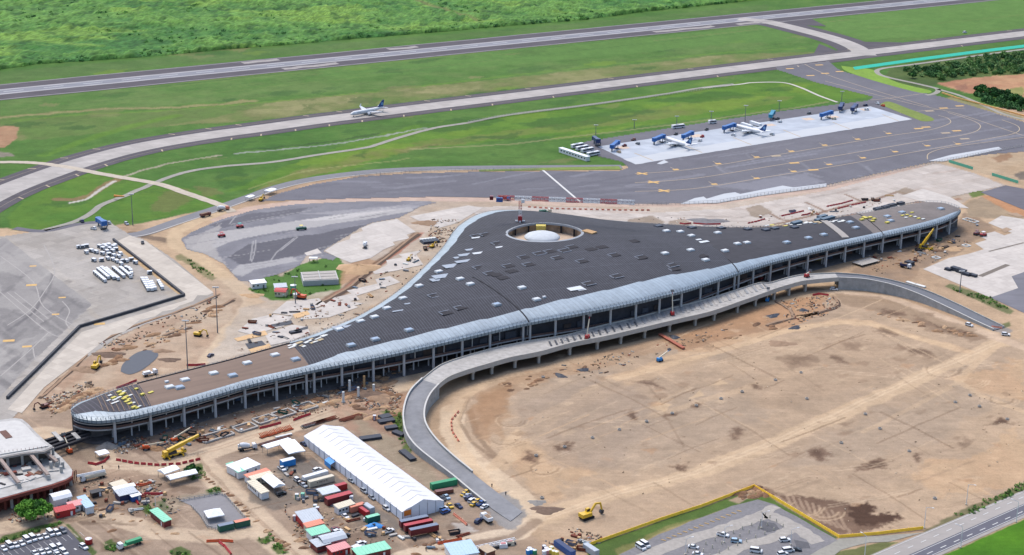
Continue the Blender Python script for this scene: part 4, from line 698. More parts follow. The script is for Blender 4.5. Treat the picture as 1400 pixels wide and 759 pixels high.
def roof_pt(i, d):
    f, b = _fr[i], _bk[i]; L = (b-f).to_2d().length; v = d/L if L > 1e-6 else 0; p = f.lerp(b, v)
    k = min(1, L/30); h1 = (1.5+.12*_pr[i].z)*k
    z = f.z+(b.z-f.z)*v+1.1+h1*(1-math.exp(-d/4.5))*(1-math.exp(-(L-d)/4.5))+_pr[i].z*math.sin(math.pi*min(max(v, 0), 1))**.85*k
    return Vector((p.x, p.y, z))
def Lr(i): return (_bk[i]-_fr[i]).to_2d().length
arc = [0]
for i in range(1, NT): arc.append(arc[-1]+(_fr[i]-_fr[i-1]).to_2d().length)
def at_arc(s_):
    i = min(max(np.searchsorted(arc, s_)-1, 0), NT-2); return i, (s_-arc[i])/(arc[i+1]-arc[i]+1e-9)
def roof_arc(s_, d):
    i, t = at_arc(s_); return roof_pt(i, d).lerp(roof_pt(i+1, d), t)
TERM = thing('terminal_building', 'long unfinished airport terminal with swooping dark panelled roof and silver metal eaves', 'terminal', G(700, 400))
T0 = TERM.location.copy()
def tb(mb, name, m, parent=None, smooth=False):
    mb.v = [(a-T0.x, b-T0.y, c-T0.z) for a, b, c in mb.v] if parent is None else mb.v
    return mb.build(name, m, parent or TERM, smooth=smooth)
def sub(mb, name, m, par):
    mb.v = [(a-T0.x, b-T0.y, c-T0.z) for a, b, c in mb.v]; return mb.build(name, m, par)
# widths of metal strips, stepped like the sheets being laid
def wf(i):
    w = _pr[i].x
    return min(w+(1.2*((arc[i] % 26)/26) if w > 8 else 0), Lr(i)*.48)
def wb(i): return min(_pr[i].y+(1.4*((arc[i] % 14)/14) if _pr[i].y > 5 else 0), Lr(i)*.48)
tm_dark = mat('roof dark panels', lin(63, 64, 71), .2, .35, .8, .02, .22, joints=(26, 1.55, .2), jdark=2.0, c2j=.93, rot=-head(690, 415, -57, -50), spec=.2)
tm_dark2 = mat('roof dark sheets', lin(72, 71, 77), .14, .2, .8, .03, .14, joints=(9, 3, .12), jdark=1.15, rot=-AXA, spec=.2)
tm_brown = mat('roof brown membrane', lin(142, 121, 107), .05, .2, .85, .03, .07, joints=(40, 2.2, .08), jdark=.93, rot=-AXA)
tm_metal = mat('galvanised eave', lin(170, 186, 197), .16, .5, .45, .05, .12, joints=(60, 2.6, .22), jdark=.72, rot=-AXA-R(90), metal=.15, spec=.5)
tm_rim = mat('galvanised rim', lin(150, 166, 176), .2, .8, .45, .1, .1, metal=.2, spec=.5)
OC = roof_pt([i for i in range(NT) if _pr[i].x > 0][0], 0)
oc = G(744.5, 322.5, 21.5)
def strip(i0, i1, d0, d1, nseg, hole=None):
    mb = MB(); 
    for i in range(i0, i1+1):
        a, b = d0(i), d1(i)
        for j in range(nseg+1): mb.v.append(tuple(roof_pt(i, a+(b-a)*j/nseg)))
    for i in range(i1-i0):
        for j in range(nseg):
            q = (i*(nseg+1)+j, (i+1)*(nseg+1)+j, (i+1)*(nseg+1)+j+1, i*(nseg+1)+j+1)
            if hole and all(math.hypot(mb.v[k][0]-oc.x, mb.v[k][1]-oc.y) < hole for k in q): continue
            mb.f.append(q)
    if hole:
        for k, (vx, vy, vz) in enumerate(mb.v):
            r_ = math.hypot(vx-oc.x, vy-oc.y)
            if r_ < hole: mb.v[k] = (oc.x+(vx-oc.x)*hole/max(r_, .1), oc.y+(vy-oc.y)*hole/max(r_, .1), vz)
    return mb
IB = next(i for i in range(NT) if _fr[i].x >= G(426, 509.5, 12).x-.1)      # brown / dark seam
IT = next(i for i in range(NT) if _fr[i].x >= G(208, 566, 11.5).x)          # bare tip with purlins
IR1 = next(i for i in range(NT) if _fr[i].x >= G(1196, 328, 11.3).x)
IM = next(i for i in range(NT) if _fr[i].x >= G(1005, 378, 14).x)
tb(strip(0, NT-1, lambda i: 0, wf, 8), 'front_eave', tm_metal, smooth=True)
tb(strip(0, NT-1, lambda i: Lr(i)-wb(i), Lr, 6), 'back_eave', tm_metal, smooth=True)
dk = strip(IB, IM, wf, lambda i: Lr(i)-wb(i), 130, 23.2)
tb(dk, 'panelled_roof', tm_dark, smooth=True)
tb(strip(IM, IR1, wf, lambda i: Lr(i)-wb(i), 24), 'east_roof', tm_dark2, smooth=True)
tb(strip(IR1, NT-1, wf, lambda i: Lr(i)-wb(i), 12), 'far_end_roof', mat('roof far end', lin(128, 120, 116), .15, .3, .85, .05, .15), smooth=True)
tb(strip(IT, IB, wf, lambda i: Lr(i)-wb(i), 12), 'brown_roof', tm_brown, smooth=True)
tb(strip(0, IT, wf, lambda i: Lr(i)-wb(i), 10), 'bare_tip_roof', mat('roof tip dark', lin(74, 72, 80), .15, .5, .8, joints=(2.4, 30, .22), jdark=1.6, rot=-AXA), smooth=True)
# outer rim (fascia) with ribs
mb = MB(); rib = MB()
ring = [(_fr[i], 1) for i in range(NT)]+[(_bk[i], 1) for i in range(NT-1, -1, -1)]
ctr = sum((p for p, _ in ring), Vector())/len(ring)
for k, (p, _) in enumerate(ring): mb.v += [(p.x, p.y, p.z-.35), (p.x, p.y, p.z+1.1)]
n_ = len(ring); mb.f = [(2*k, 2*((k+1) % n_), 2*((k+1) % n_)+1, 2*k+1) for k in range(n_)]
tb(mb, 'eave_rim', tm_rim)
soff = MB()
for i in range(NT):
    L = Lr(i); a = _fr[i]; b = _bk[i]; dd_ = min(14, L*.5)/max(L, 1e-6)
    soff.v += [(a.x, a.y, a.z-.3), tuple(a.lerp(b, dd_)+Vector((0, 0, -.5)))]
soff.f = [(2*i, 2*i+1, 2*i+3, 2*i+2) for i in range(NT-1)]; tb(soff, 'soffit', mat('soffit steel', lin(120, 124, 130), .2, .8, .7))
mb = MB(); acc = 0
for i in range(1, NT):
    a, b = _fr[i-1], _fr[i]; L = (b-a).length; acc += L
    u = _bk[i]-_fr[i]; u.z = 0; u = u.normalized() if u.length > .1 else u
    while acc > 2.2:
        acc -= 2.2; p = b.lerp(a, min(acc/max(L, .01), 1)); mb.bar(p+Vector((0, 0, -.3))-u*.08, p+Vector((0, 0, 1.15))-u*.08, .3, .2); mb.bar(p+Vector((0, 0, 1.2)), p+u*1.6+Vector((0, 0, 1.85)), .28, .2)
tb(mb, 'eave_ribs', mat('eave rib', lin(116, 132, 144), .15, 1))['kind'] = 'stuff'
# railing posts round the roof edge
for P_, nm in ((_fr, 'front_railing'), (_bk, 'back_railing')):
    mb = MB(); acc = 0
    for i in range(1, NT):
        a, b = P_[i-1], P_[i]; L = (b-a).length; acc += L
        inn = (_bk[i]-_fr[i]).normalized()*(1.2 if P_ is _fr else -1.2); inn.z = 0
        while acc > 2.6:
            acc -= 2.6; p = b.lerp(a, min(acc/max(L, .01), 1))+inn; zb = p.z+1.3
            mb.box((p.x, p.y, zb+.6), (.16, .16, 1.5))
        mb.bar(a+inn+Vector((0, 0, 2.6)), b+inn+Vector((0, 0, 2.6)), .09, .09); mb.bar(a+inn+Vector((0, 0, 2.0)), b+inn+Vector((0, 0, 2.0)), .07, .07)
    tb(mb, nm, mat('railing steel', lin(150, 162, 172), .1, 1, .6))['kind'] = 'stuff'
# seams (expansion joints) across the roof
for i_, dmax, w_ in ((next(i for i in range(NT) if _fr[i].x >= G(722, 444, 15).x), 62, .7), (next(i for i in range(NT) if _fr[i].x >= G(1008, 377, 14.2).x), 16, .6), (IR1+2, 60, .5)):
    mb = MB(); q = [roof_pt(i_, d)+Vector((0, 0, .12)) for d in np.linspace(.2, min(dmax, Lr(i_)-1), 30)]
    for a, b in zip(q, q[1:]): mb.bar(a, b, w_, .22)
    tb(mb, 'roof_seam', mat('seam dark', lin(50, 50, 56), .1, 1))
mb = MB(); q = [roof_pt(i, Lr(i)-wb(i)-.3)+Vector((0, 0, .2)) for i in range(IT, IB+1)]
for a, b in zip(q, q[1:]): mb.bar(a, b, .9, .5)
tb(mb, 'roof_upstand', MATS['seam dark'])
# purlins on the bare tip, and white walkway on the far end
mb = MB()
for s_ in np.arange(22, arc[IT], 2.4):
    i, t = at_arc(s_); L = Lr(i)
    if L < 8: continue
    for a, b in zip(np.linspace(wf(i)+.5, L-wb(i)-.5, 6)[:-1], np.linspace(wf(i)+.5, L-wb(i)-.5, 6)[1:]): mb.bar(roof_arc(s_, a)+Vector((0, 0, .15)), roof_arc(s_, b)+Vector((0, 0, .15)), .28, .22)
tb(mb, 'purlins', mat('purlin', lin(150, 128, 110), .1, 1))
mb = MB(); i_ = IR1-6; q = [roof_pt(i_, d)+Vector((0, 0, .3)) for d in np.linspace(7, Lr(i_)-3, 12)]
for a, b in zip(q, q[1:]): mb.bar(a, b, 4.5, .4)
tb(mb, 'roof_walkway', mat('walkway pale', lin(176, 170, 164), .1, 1))
# central opening: collar, drum, posts, dome
ocz = max(roof_pt(i, d).z for i in range(IB, IM, 4) for d in np.linspace(0, Lr(i), 60) if math.hypot(roof_pt(i, d).x-oc.x, roof_pt(i, d).y-oc.y) < 26)
NA = 64; mb = MB()
def roof_z(x_, y_):
    best = (1e9, 18.)
    for i in range(IB, IM+4, 2):
        f, b = _fr[i], _bk[i]; u = (b-f).to_2d(); L = u.length; u = u/L; w_ = Vector((x_-f.x, y_-f.y)); d = w_.dot(u); e = abs(w_.x*u.y-w_.y*u.x)
        if e < best[0]: best = (e, roof_pt(i, min(max(d, 0), L)).z)
    return best[1]
RZ = []
for k in range(NA):
    a = 2*math.pi*k/NA; ca, sa = math.cos(a), math.sin(a); zr = roof_z(oc.x+25*ca, oc.y+25*sa); RZ.append(zr)
for k in range(NA):
    a = 2*math.pi*k/NA; ca, sa = math.cos(a), math.sin(a); zr = (RZ[k-1]+RZ[k]+RZ[(k+1) % NA])/3
    for r_, dz in ((22.4, -1.0), (22.4, .3), (23.0, .3), (23.9, .08)): mb.v.append((oc.x+r_*ca, oc.y+r_*sa, zr+dz))
mb.f = [(k*4+j, ((k+1) % NA)*4+j, ((k+1) % NA)*4+j+1, k*4+j+1) for k in range(NA) for j in range(3)]
collar = tb(mb, 'opening_collar', mat('collar pale', lin(176, 182, 188), .1, .6))
zc = min(RZ); FZ = zc-5; ZD = max(RZ)-.6; mb = MB().lathe([(24.6, FZ-.2), (24.6, zc-.7)], 48, (oc.x, oc.y)); tb(mb, 'hall_wall', mat('hall wall', lin(214, 184, 156), .45, .35))
mb = MB().lathe([(.1, FZ), (31, FZ)], 48, (oc.x, oc.y)); tb(mb, 'hall_floor', mat('hall floor', lin(214, 190, 166), .25, .4))
for k in range(14):
    a = 2*math.pi*k/14+.2; x_, y_ = oc.x+23.2*math.cos(a), oc.y+23.2*math.sin(a); tb(MB().box((x_, y_, (FZ+zc)/2), (1.1, 1.1, zc-FZ)), 'opening_post', mat('post dark', lin(56, 56, 62), .1, 1))
dx_ = oc+Vector((-1.5, -5, 0))
mb = MB().lathe([(.1, ZD+.9), (3.5, ZD+.75), (7, ZD+.1), (9.5, ZD-.8), (10.8, ZD-1.8), (10.8, ZD-2.4), (2.4, ZD-2.8), (2.4, FZ)], 40, (dx_.x, dx_.y)); tb(mb, 'dome', mat('dome white', lin(214, 220, 224), .12, .5), smooth=True)
tb(MB().box((oc.x-2, oc.y+17, FZ+3), (6, 4, 6)), 'yellow_formwork', mat('yellow formwork', lin(226, 206, 110), .15, 1))
# front columns, slabs and walls
tm_col = mat('column concrete', lin(206, 206, 208), .08, 1.2, .85); tm_slab = mat('slab concrete', lin(200, 200, 200), .14, .5, .85)
tm_wall = mat('facade dark', lin(66, 68, 78), .3, .5, .6, .12, .25); tm_wall2 = mat('inner wall', lin(112, 108, 108), .3, .4, .8, .1, .25)
SPAN = 17.2; s_ = 26.0; k = 0; cols_at = []
joints_at = [arc[IB], arc[next(i for i in range(NT) if _fr[i].x >= G(722, 444, 15).x)], arc[next(i for i in range(NT) if _fr[i].x >= G(1008, 377, 14.2).x)], arc[IR1]]
def column(s_, d, w, ztop=None, z0=-.2, nm='column'):
    i, t = at_arc(s_); p = _fr[i].lerp(_fr[i+1], t); q = _bk[i].lerp(_bk[i+1], t); u = (q-p); u.z = 0; u.normalize(); c_ = p+u*d; zt = ztop if ztop else p.z+.3
    o = part(nm, 'col', lambda m: m.cyl((0, 0, 0), (0, 0, 1), .5, .5, 10), tm_col, TERM, Vector((c_.x, c_.y, z0))-T0, smooth=False); o.scale = (w, w, zt-z0); return c_, u
stop = arc[-1]-8
while s_ < stop:
    near = [j for j in joints_at if abs(j-s_) < 6]
    if near:
        for e in (-2.1, 2.1): column(near[0]+e, 2.6, 1.35); column(near[0]+e, 9, .8, 6)
        s_ = near[0]+SPAN
    else:
        column(s_, 2.6, 1.4); column(s_, 9, .9, 6); s_ += SPAN
s_ = 26+SPAN/2
while s_ < stop: 
    column(s_, 7.2, .8, 6.2); column(s_, 5.2, .55, None, 6.0, 'upper_post'); column(s_+SPAN/4, 10.5, .55, 6.0); s_ += SPAN
def band(d0, d1, z0, z1, i0=4, i1=None):
    i1 = i1 or NT-5; mb = MB(); n = 0
    for i in range(i0, i1):
        f, b = _fr[i], _bk[i]; u = b-f; u.z = 0; L = u.length; u.normalize(); a = f+u*min(d0, L*.4); c_ = f+u*min(d1, L*.48); zt = z1 if z1 else f.z+.6
        mb.v += [(a.x, a.y, z0), (a.x, a.y, zt), (c_.x, c_.y, zt), (c_.x, c_.y, z0)]; n += 1
    mb.f = [(4*i+j, 4*i+4+j, 4*i+4+(j+1) % 4, 4*i+(j+1) % 4) for i in range(n-1) for j in range(4)]; return mb
tb(band(4.6, 28, 5.5, 6.2), 'floor_slab', tm_slab); tb(band(2.0, 30, -.05, .12), 'ground_slab', tm_wall2)
tb(band(7.5, 8.1, 6.2, None), 'facade', tm_wall); tb(band(20, 20.5, .1, 5.5), 'ground_wall', tm_wall2)
tb(band(4.7, 4.85, 6.2, 7.3), 'balustrade', mat('balustrade mesh', lin(120, 96, 90), .3, 1.5, .8))
tb(band(3.2, 3.6, 8.9, 9.3, 6, IB), 'eave_beam', tm_slab)
for s_ in np.arange(34, stop, 8.6):          # bays of panelling and openings behind the columns
    i, t = at_arc(s_); p = _fr[i].lerp(_fr[i+1], t); q = _bk[i].lerp(_bk[i+1], t); u = (q-p); u.z = 0; u.normalize(); tg = Vector((u.y, -u.x, 0)); r_ = random.random()
    mname = ('bay grey', (128, 128, 132)) if r_ < .3 else (('bay rust', (118, 84, 74)) if r_ < .5 else (('bay yellow', (190, 160, 60)) if r_ < .6 else (('bay blue', (70, 88, 118)) if r_ < .68 else ('bay black', (44, 44, 52)))))
    c_ = p+u*random.uniform(12, 18); h_ = random.uniform(2, 4.2)
    sub(MB().box((c_.x, c_.y, h_/2+.12), (random.uniform(3, 7.5), .4, h_), math.atan2(tg.y, tg.x)), 'ground_bay', mat(mname[0], lin(*mname[1]), .2, .8), TERM)
    c_ = p+u*6.9
    if r_ > .35: sub(MB().box((c_.x, c_.y, 8.4), (random.uniform(3, 7), .3, random.uniform(2.2, 4)), math.atan2(tg.y, tg.x)), 'facade_panel', mat('panel slate', lin(88, 92, 104), .25, .8) if r_ < .8 else mat('panel bronze', lin(86, 74, 72), .25, .8), TERM)
mb = MB()
for i in range(2, NT-3):
    L = Lr(i); u = (_bk[i]-_fr[i]); u.z = 0; u.normalize(); a = _bk[i]-u*min(3, L*.3); b_ = _bk[i+1]; u2 = (_bk[i+1]-_fr[i+1]); u2.z = 0; u2.normalize(); b_ = b_-u2*min(3, Lr(i+1)*.3)
    mb.add([(a.x, a.y, 0), (b_.x, b_.y, 0), (b_.x, b_.y, b_.z+.9), (a.x, a.y, a.z+.9)], [(0, 1, 2, 3)])
tb(mb, 'back_wall', tm_wall2)
# skylights on the roof
skyl = [(232, 530, 0), (253, 520, 0), (292, 511, 0), (318, 514, 1), (245.5, 530.5, 1), (228, 523, 2), (338, 497, 0), (376, 486, 0), (404, 492, 1), (464, 451, 0), (480, 472.5, 1), (513, 464.5, 1), (559, 452, 1), (493, 440, 0), (512, 434, 0), (529, 422, 0), (551, 408.5, 0), (573, 391.5, 0), (600, 372, 0), (629, 382, 0), (643, 389, 0), (679, 417, 1), (713.5, 394, 0), (733.5, 410, 0), (744, 407, 2), (911, 316.5, 0), (930, 317.5, 0), (945, 323, 0), (981, 319, 0), (909, 347, 0), (944, 342.5, 0), (964.5, 356, 0), (991, 343.5, 0), (1008, 334, 0), (1021, 332.5, 0), (1075.5, 332, 1), (1105, 326, 1), (1126, 321.5, 1), (1170, 312, 1), (1162, 304.5, 1), (1213, 296.5, 1), (1217.5, 302.5, 1), (1233, 291, 1), (1286, 286, 1), (1022, 314, 3), (1047, 315, 3), (1059, 313, 3), (1086, 311.5, 3), (986, 312.5, 3), (900, 310, 3), (946, 312, 3)]
gl = mat('skylight glass', lin(150, 172, 196), .1, .8, .25, spec=.6); wh = mat('skylight white', lin(226, 232, 236), .05, 1); dkm = mat('skylight dark', lin(66, 72, 86), .1, 1, .4)
def on_roof(px, py):
    z = 14.
    for _ in range(8):
        p = G(px, py, z); z2 = None; best = 1e9
        for i in range(1, NT-1):
            f, b = _fr[i], _bk[i]; u = (b-f).to_2d(); L = u.length; u = u/max(L, 1e-6); w_ = Vector((p.x-f.x, p.y-f.y)); d = w_.dot(u); e = abs(w_.x*u.y-w_.y*u.x)
            if d < -3 or d > L+3: e += 50
            if e < best: best = e; z2 = roof_pt(i, min(max(d, 0), L)).z
        z = z+(z2-z)*.6
    return G(px, py, z)
for x_, y_, kd in skyl:
    p = on_roof(x_, y_)+Vector((0, 0, .05)); w_ = {0: 4.2, 1: 4.4, 2: 1.8, 3: 5}[kd]; o = part('skylight', 'sky%d' % kd, lambda m: m.box((0, 0, .3), (w_, w_*.8, 1.0), 0, (.94, .94)), wh if kd in (0, 2) else (dkm if kd == 3 else mat('curb grey', lin(186, 194, 202), .05, 1)), TERM, p-T0, AXA)
    if kd != 2: part('pane', 'pane%d' % kd, lambda m: m.box((0, 0, .86), (w_*.78, w_*.58, .16)), wh if kd == 0 else (gl if kd == 1 else dkm), o)
# framed openings in the panels: pale curbs
kerbm = mat('gap kerb', lin(166, 174, 186), .1, 1)
for x_, y_, f_ in ((594, 404.5, 2), (630, 421, 1), (610, 428, 1), (679, 376, 0), (688, 380, 0), (700, 371, 0), (716, 352, 1), (737, 347, 2), (752, 344, 1), (772, 343, 2), (762, 353, 1), (723, 362, 1), (695, 364, 1), (796, 357.5, 1), (840, 349, 1), (876, 353, 0), (919, 363, 2), (922, 368, 1), (843, 378, 2), (805, 388, 2), (808, 341, 0), (823, 338, 0), (782, 338, 1), (680, 333, 1), (664, 321, 1), (651, 323, 1), (866, 330, 0), (877, 352, 1), (960, 350, 0), (670, 374, 1), (655, 366, 1)):
    p = on_roof(x_, y_)+Vector((0, 0, .06)); a = AXA
    o = part('panel_gap', 'gap', lambda m: m.box((0, 0, .05), (6.4, 5.0, .12)), mat('gap dark', lin(48, 46, 52), .25, .8), TERM, p-T0, a)
    if f_: part('gap_kerb', 'gk%d' % f_, lambda m: [m.box((0, s2*2.7, .15), (6.6, .32, .3)) for s2 in ((-1, 1) if f_ == 2 else (1,))], kerbm, o); part('gap_kerb', 'gk', lambda m: m.box((-3.3, 0, .15), (.32, 3.6, .3)), kerbm, o)
# sheets of pale underlay not yet covered
for x_, y_, L_, w_ in ((640, 348, 12, 4), (646, 341, 9, 3), (655, 346, 8, 3), (622, 363, 14, 6), (636, 357, 12, 4), (610, 377, 16, 6), (600, 382, 10, 5), (628, 352, 7, 3), (664, 320, 8, 2), (652, 325, 7, 2), (560, 415, 6, 1.5), (545, 425, 7, 1.5), (786, 394, 9, 7), (795, 396, 5, 3), (683, 338, 5, 2), (960, 331, 9, 3), (953, 328, 6, 2), (466, 447, 9, 4), (478, 446, 7, 3)):
    p = on_roof(x_, y_)+Vector((0, 0, .1)); part('underlay_sheet', 'ul%d' % int(L_*10+w_), lambda m: m.box((0, 0, 0), (L_, w_, .12)), mat('underlay pale', lin(176, 186, 198), .12, .8) if (x_ < 650 or x_ > 780) and x_ < 700 else wh, TERM, p-T0, AXA-R(8))
# ---------------------------------------------------------------- elevated approach road
VD = thing('viaduct', 'curved concrete viaduct with ramps running along the front of the terminal', 'viaduct', G(760, 490)); V0 = VD.location.copy()
def vb(mb, name, m, par=None, smooth=False):
    mb.v = [(a-V0.x, b-V0.y, c-V0.z) for a, b, c in mb.v]; return mb.build(name, m, par or VD, smooth=smooth)
DZ = 6.6
far = [(577.5, 519), (602.6, 500), (632.6, 489), (660, 481), (690, 473.5), (730, 466), (773.6, 459), (820.6, 446.5), (874, 434), (919, 421.7), (960, 411.5), (1000, 399.5), (1037, 388), (1052, 387.5), (1075, 381), (1100, 376), (1142, 374)]
near = [(600, 527), (615, 516.4), (642.6, 506.4), (668, 499), (698, 490.5), (737.8, 482.6), (780, 471), (828, 461.5), (883, 448.6), (925, 438.5), (970, 428), (1010, 414.5), (1048, 401), (1060, 396.5), (1080, 390.5), (1102, 385.3), (1147, 381)]
Fd = smooth([G(*p, DZ) for p in far], 5); Nd = smooth([G(*p, DZ) for p in near], 5)
conc_v = mat('viaduct concrete', lin(190, 186, 180), .14, .4, .88, .06, .12); conc_w = mat('wall concrete', lin(180, 180, 178), .26, .35, .88, .06, .12)
deckm = mat('deck concrete', lin(188, 185, 180), .26, .3, .88, .05, .1)
def slab(A, B, t, name, m, z_off=0):
    mb = MB(); n = len(A)
    for a, b in zip(A, B): mb.v += [(a.x, a.y, a.z+z_off), (b.x, b.y, b.z+z_off), (b.x, b.y, b.z+z_off-t), (a.x, a.y, a.z+z_off-t)]
    mb.f = [(4*i+j, 4*i+(j+1) % 4, 4*i+4+(j+1) % 4, 4*i+4+j) for i in range(n-1) for j in range(4)]+[(0, 1, 2, 3), (4*n-4, 4*n-1, 4*n-2, 4*n-3)]
    return vb(mb, name, m)
deck = slab(Fd, Nd, .5, 'deck', deckm)
inner = [(f.lerp(n, .12), f.lerp(n, .88)) for f, n in zip(Fd, Nd)]
slab([a for a, b in inner], [b for a, b in inner], 1.3, 'girder', conc_v, -.52)
def parapet(P, name, h=1.0, w=.35, z0=0):
    mb = MB(); n = len(P)
    for i, p in enumerate(P):
        t = P[min(i+1, n-1)]-P[max(i-1, 0)]; t.z = 0; t.normalize(); s = Vector((t.y, -t.x, 0))*w/2
        for q, z in ((p-s, z0), (p+s, z0), (p+s, h), (p-s, h)): mb.v.append((q.x, q.y, q.z+z))
    mb.f = [(4*i+j, 4*i+(j+1) % 4, 4*i+4+(j+1) % 4, 4*i+4+j) for i in range(n-1) for j in range(4)]+[(3, 2, 1, 0), (4*n-4, 4*n-3, 4*n-2, 4*n-1)]
    return vb(mb, name, mat('parapet concrete', lin(202, 198, 190), .12, .6, .85))
parapet(Nd, 'near_parapet', 1.0, .4, -1.6); parapet(Fd, 'far_parapet', .7, .35, -.6)
# precast planks and reinforcing bays on the unfinished stretch of deck
for k in range(44):
    t = .36+.42*k/44; i = t*(len(Fd)-1); a = Fd[int(i)].lerp(Fd[int(i)+1], i % 1); b = Nd[int(i)].lerp(Nd[int(i)+1], i % 1)
    p, q = a.lerp(b, .07), a.lerp(b, .55 if k % 3 else .62); vb(MB().bar(p+Vector((0, 0, .12)), q+Vector((0, 0, .12)), 1.5, .22), 'deck_plank', mat('plank grey', lin(160, 162, 164), .15, .8) if k % 2 else conc_v)
for k in range(14):
    t = .34+.16*k/14; i = t*(len(Fd)-1); a = Fd[int(i)].lerp(Fd[int(i)+1], i % 1); b = Nd[int(i)].lerp(Nd[int(i)+1], i % 1)
    vb(MB().bar(a.lerp(b, .30)+Vector((0, 0, .3)), a.lerp(b, .72)+Vector((0, 0, .3)), 1.0, .14), 'reinforcing_bay', mat('rebar dark', lin(88, 92, 100), .2, 1))
piers = [(652, 522.7), (671, 513), (699, 503.4), (736.5, 495.5), (779.6, 487.5), (815.5, 480), (850, 471), (884, 463), (915.4, 455), (944, 446), (972, 437.6), (998.6, 428), (1029.6, 418), (1054.4, 409), (1077.6, 404), (1101, 400)]
for x, y in piers:
    p = G(x, y); j = min(range(len(Nd)), key=lambda k: (Nd[k].to_2d()-p.to_2d()).length); n_, f_ = Nd[j], Fd[j]
    for fr in (.16, .84):
        c = n_.lerp(f_, fr); pr = part('pier', 'pier', lambda m: m.box((0, 0, 2.15), (1.3, 1.3, 4.7)), conc_v, VD, Vector((c.x, c.y, 0))-V0, head(x, y, 30, -7))
    a, b = n_.lerp(f_, .03), n_.lerp(f_, .97); vb(MB().bar(a+Vector((0, 0, -2.15)), b+Vector((0, 0, -2.15)), 1.6, .7), 'pier_cap', conc_v)
# west ramp down to the yard
wl = [(577.5, 519, DZ), (561, 536, DZ-.5), (553, 556, DZ-1.2), (551.5, 575, DZ-2.0), (556, 594, DZ-2.8), (569, 612, DZ-3.6), (592.7, 631.5, DZ-4.5), (619, 652, DZ-5.4), (646, 674.5, DZ-6.1), (675, 697, .25), (698, 712.5, .15)]
wr = [(600, 527, DZ), (588, 541, DZ-.5), (581, 558, DZ-1.2), (580.5, 575, DZ-2.0), (587, 590, DZ-2.8), (600.6, 607, DZ-3.6), (619, 624.5, DZ-4.5), (641, 642.5, DZ-5.4), (668, 664, DZ-6.1), (694, 684, .25), (714, 700, .15)]
WL = smooth([G(*p) for p in wl], 5); WR = smooth([G(*p) for p in wr], 5)
ramp_as = mat('ramp asphalt', lin(146, 147, 150), .18, .25, .9, .06, .16)
slab(WL, WR, .3, 'west_ramp', ramp_as)
def wall(P, name, z1=1.0, w=.4, i1=None):
    P = P[:i1] if i1 else P; mb = MB(); n = len(P)
    for i, p in enumerate(P):
        t = P[min(i+1, n-1)]-P[max(i-1, 0)]; t.z = 0; t.normalize(); s = Vector((t.y, -t.x, 0))*w/2
        for q, z in ((p-s, -.3), (p+s, -.3), (p+s, p.z+z1), (p-s, p.z+z1)): mb.v.append((q.x, q.y, z))
    mb.f = [(4*i+j, 4*i+(j+1) % 4, 4*i+4+(j+1) % 4, 4*i+4+j) for i in range(n-1) for j in range(4)]+[(3, 2, 1, 0), (4*n-4, 4*n-3, 4*n-2, 4*n-1)]
    return vb(mb, name, conc_w)
wall(WL, 'retaining_wall', 1.0, .5, 44); wall(WR, 'retaining_wall', 1.0, .5, 37)
for P_, n_ in ((WL, 44), (WR, 37)):
    q = P_[:n_]; a = 0
    for i in range(1, len(q)):
        vb(MB().bar(q[i-1]+Vector((0, 0, 1.06)), q[i]+Vector((0, 0, 1.06)), .8, .2), 'coping', mat('coping pale', lin(216, 214, 208), .08, .8)) if i % 2 else vb(MB().bar(q[i-1]+Vector((0, 0, 1.05)), q[i]+Vector((0, 0, 1.05)), .78, .2), 'coping', MATS['coping pale'])
# east ramp
el = [(1142, 374, DZ), (1165, 375.5, DZ), (1188, 378, DZ-.2), (1226.4, 385.7, DZ-1), (1265, 397.5, DZ-2.6), (1303.6, 414, DZ-4.3), (1342, 432.5, DZ-5.8), (1373, 447.4, .3)]
er = [(1147, 381, DZ), (1168, 382, DZ), (1188, 384, DZ-.2), (1222, 391.5, DZ-1), (1257, 404, DZ-2.6), (1296, 422, DZ-4.3), (1332, 439.5, DZ-5.8), (1358, 451.5, .3)]
EL = smooth([G(*p) for p in el], 5); ER = smooth([G(*p) for p in er], 5); slab(EL, ER, .3, 'east_ramp', mat('ramp asphalt dark', lin(122, 124, 130), .08, .3, .9, .06, .08)); wall(ER, 'retaining_wall', .9, .5); wall(EL, 'retaining_wall', .7, .5)
for a, b in zip(ER[::1], ER[1::1]): vb(MB().bar(a+Vector((0, 0, .95)), b+Vector((0, 0, .95)), .7, .18), 'coping', MATS['coping pale'])
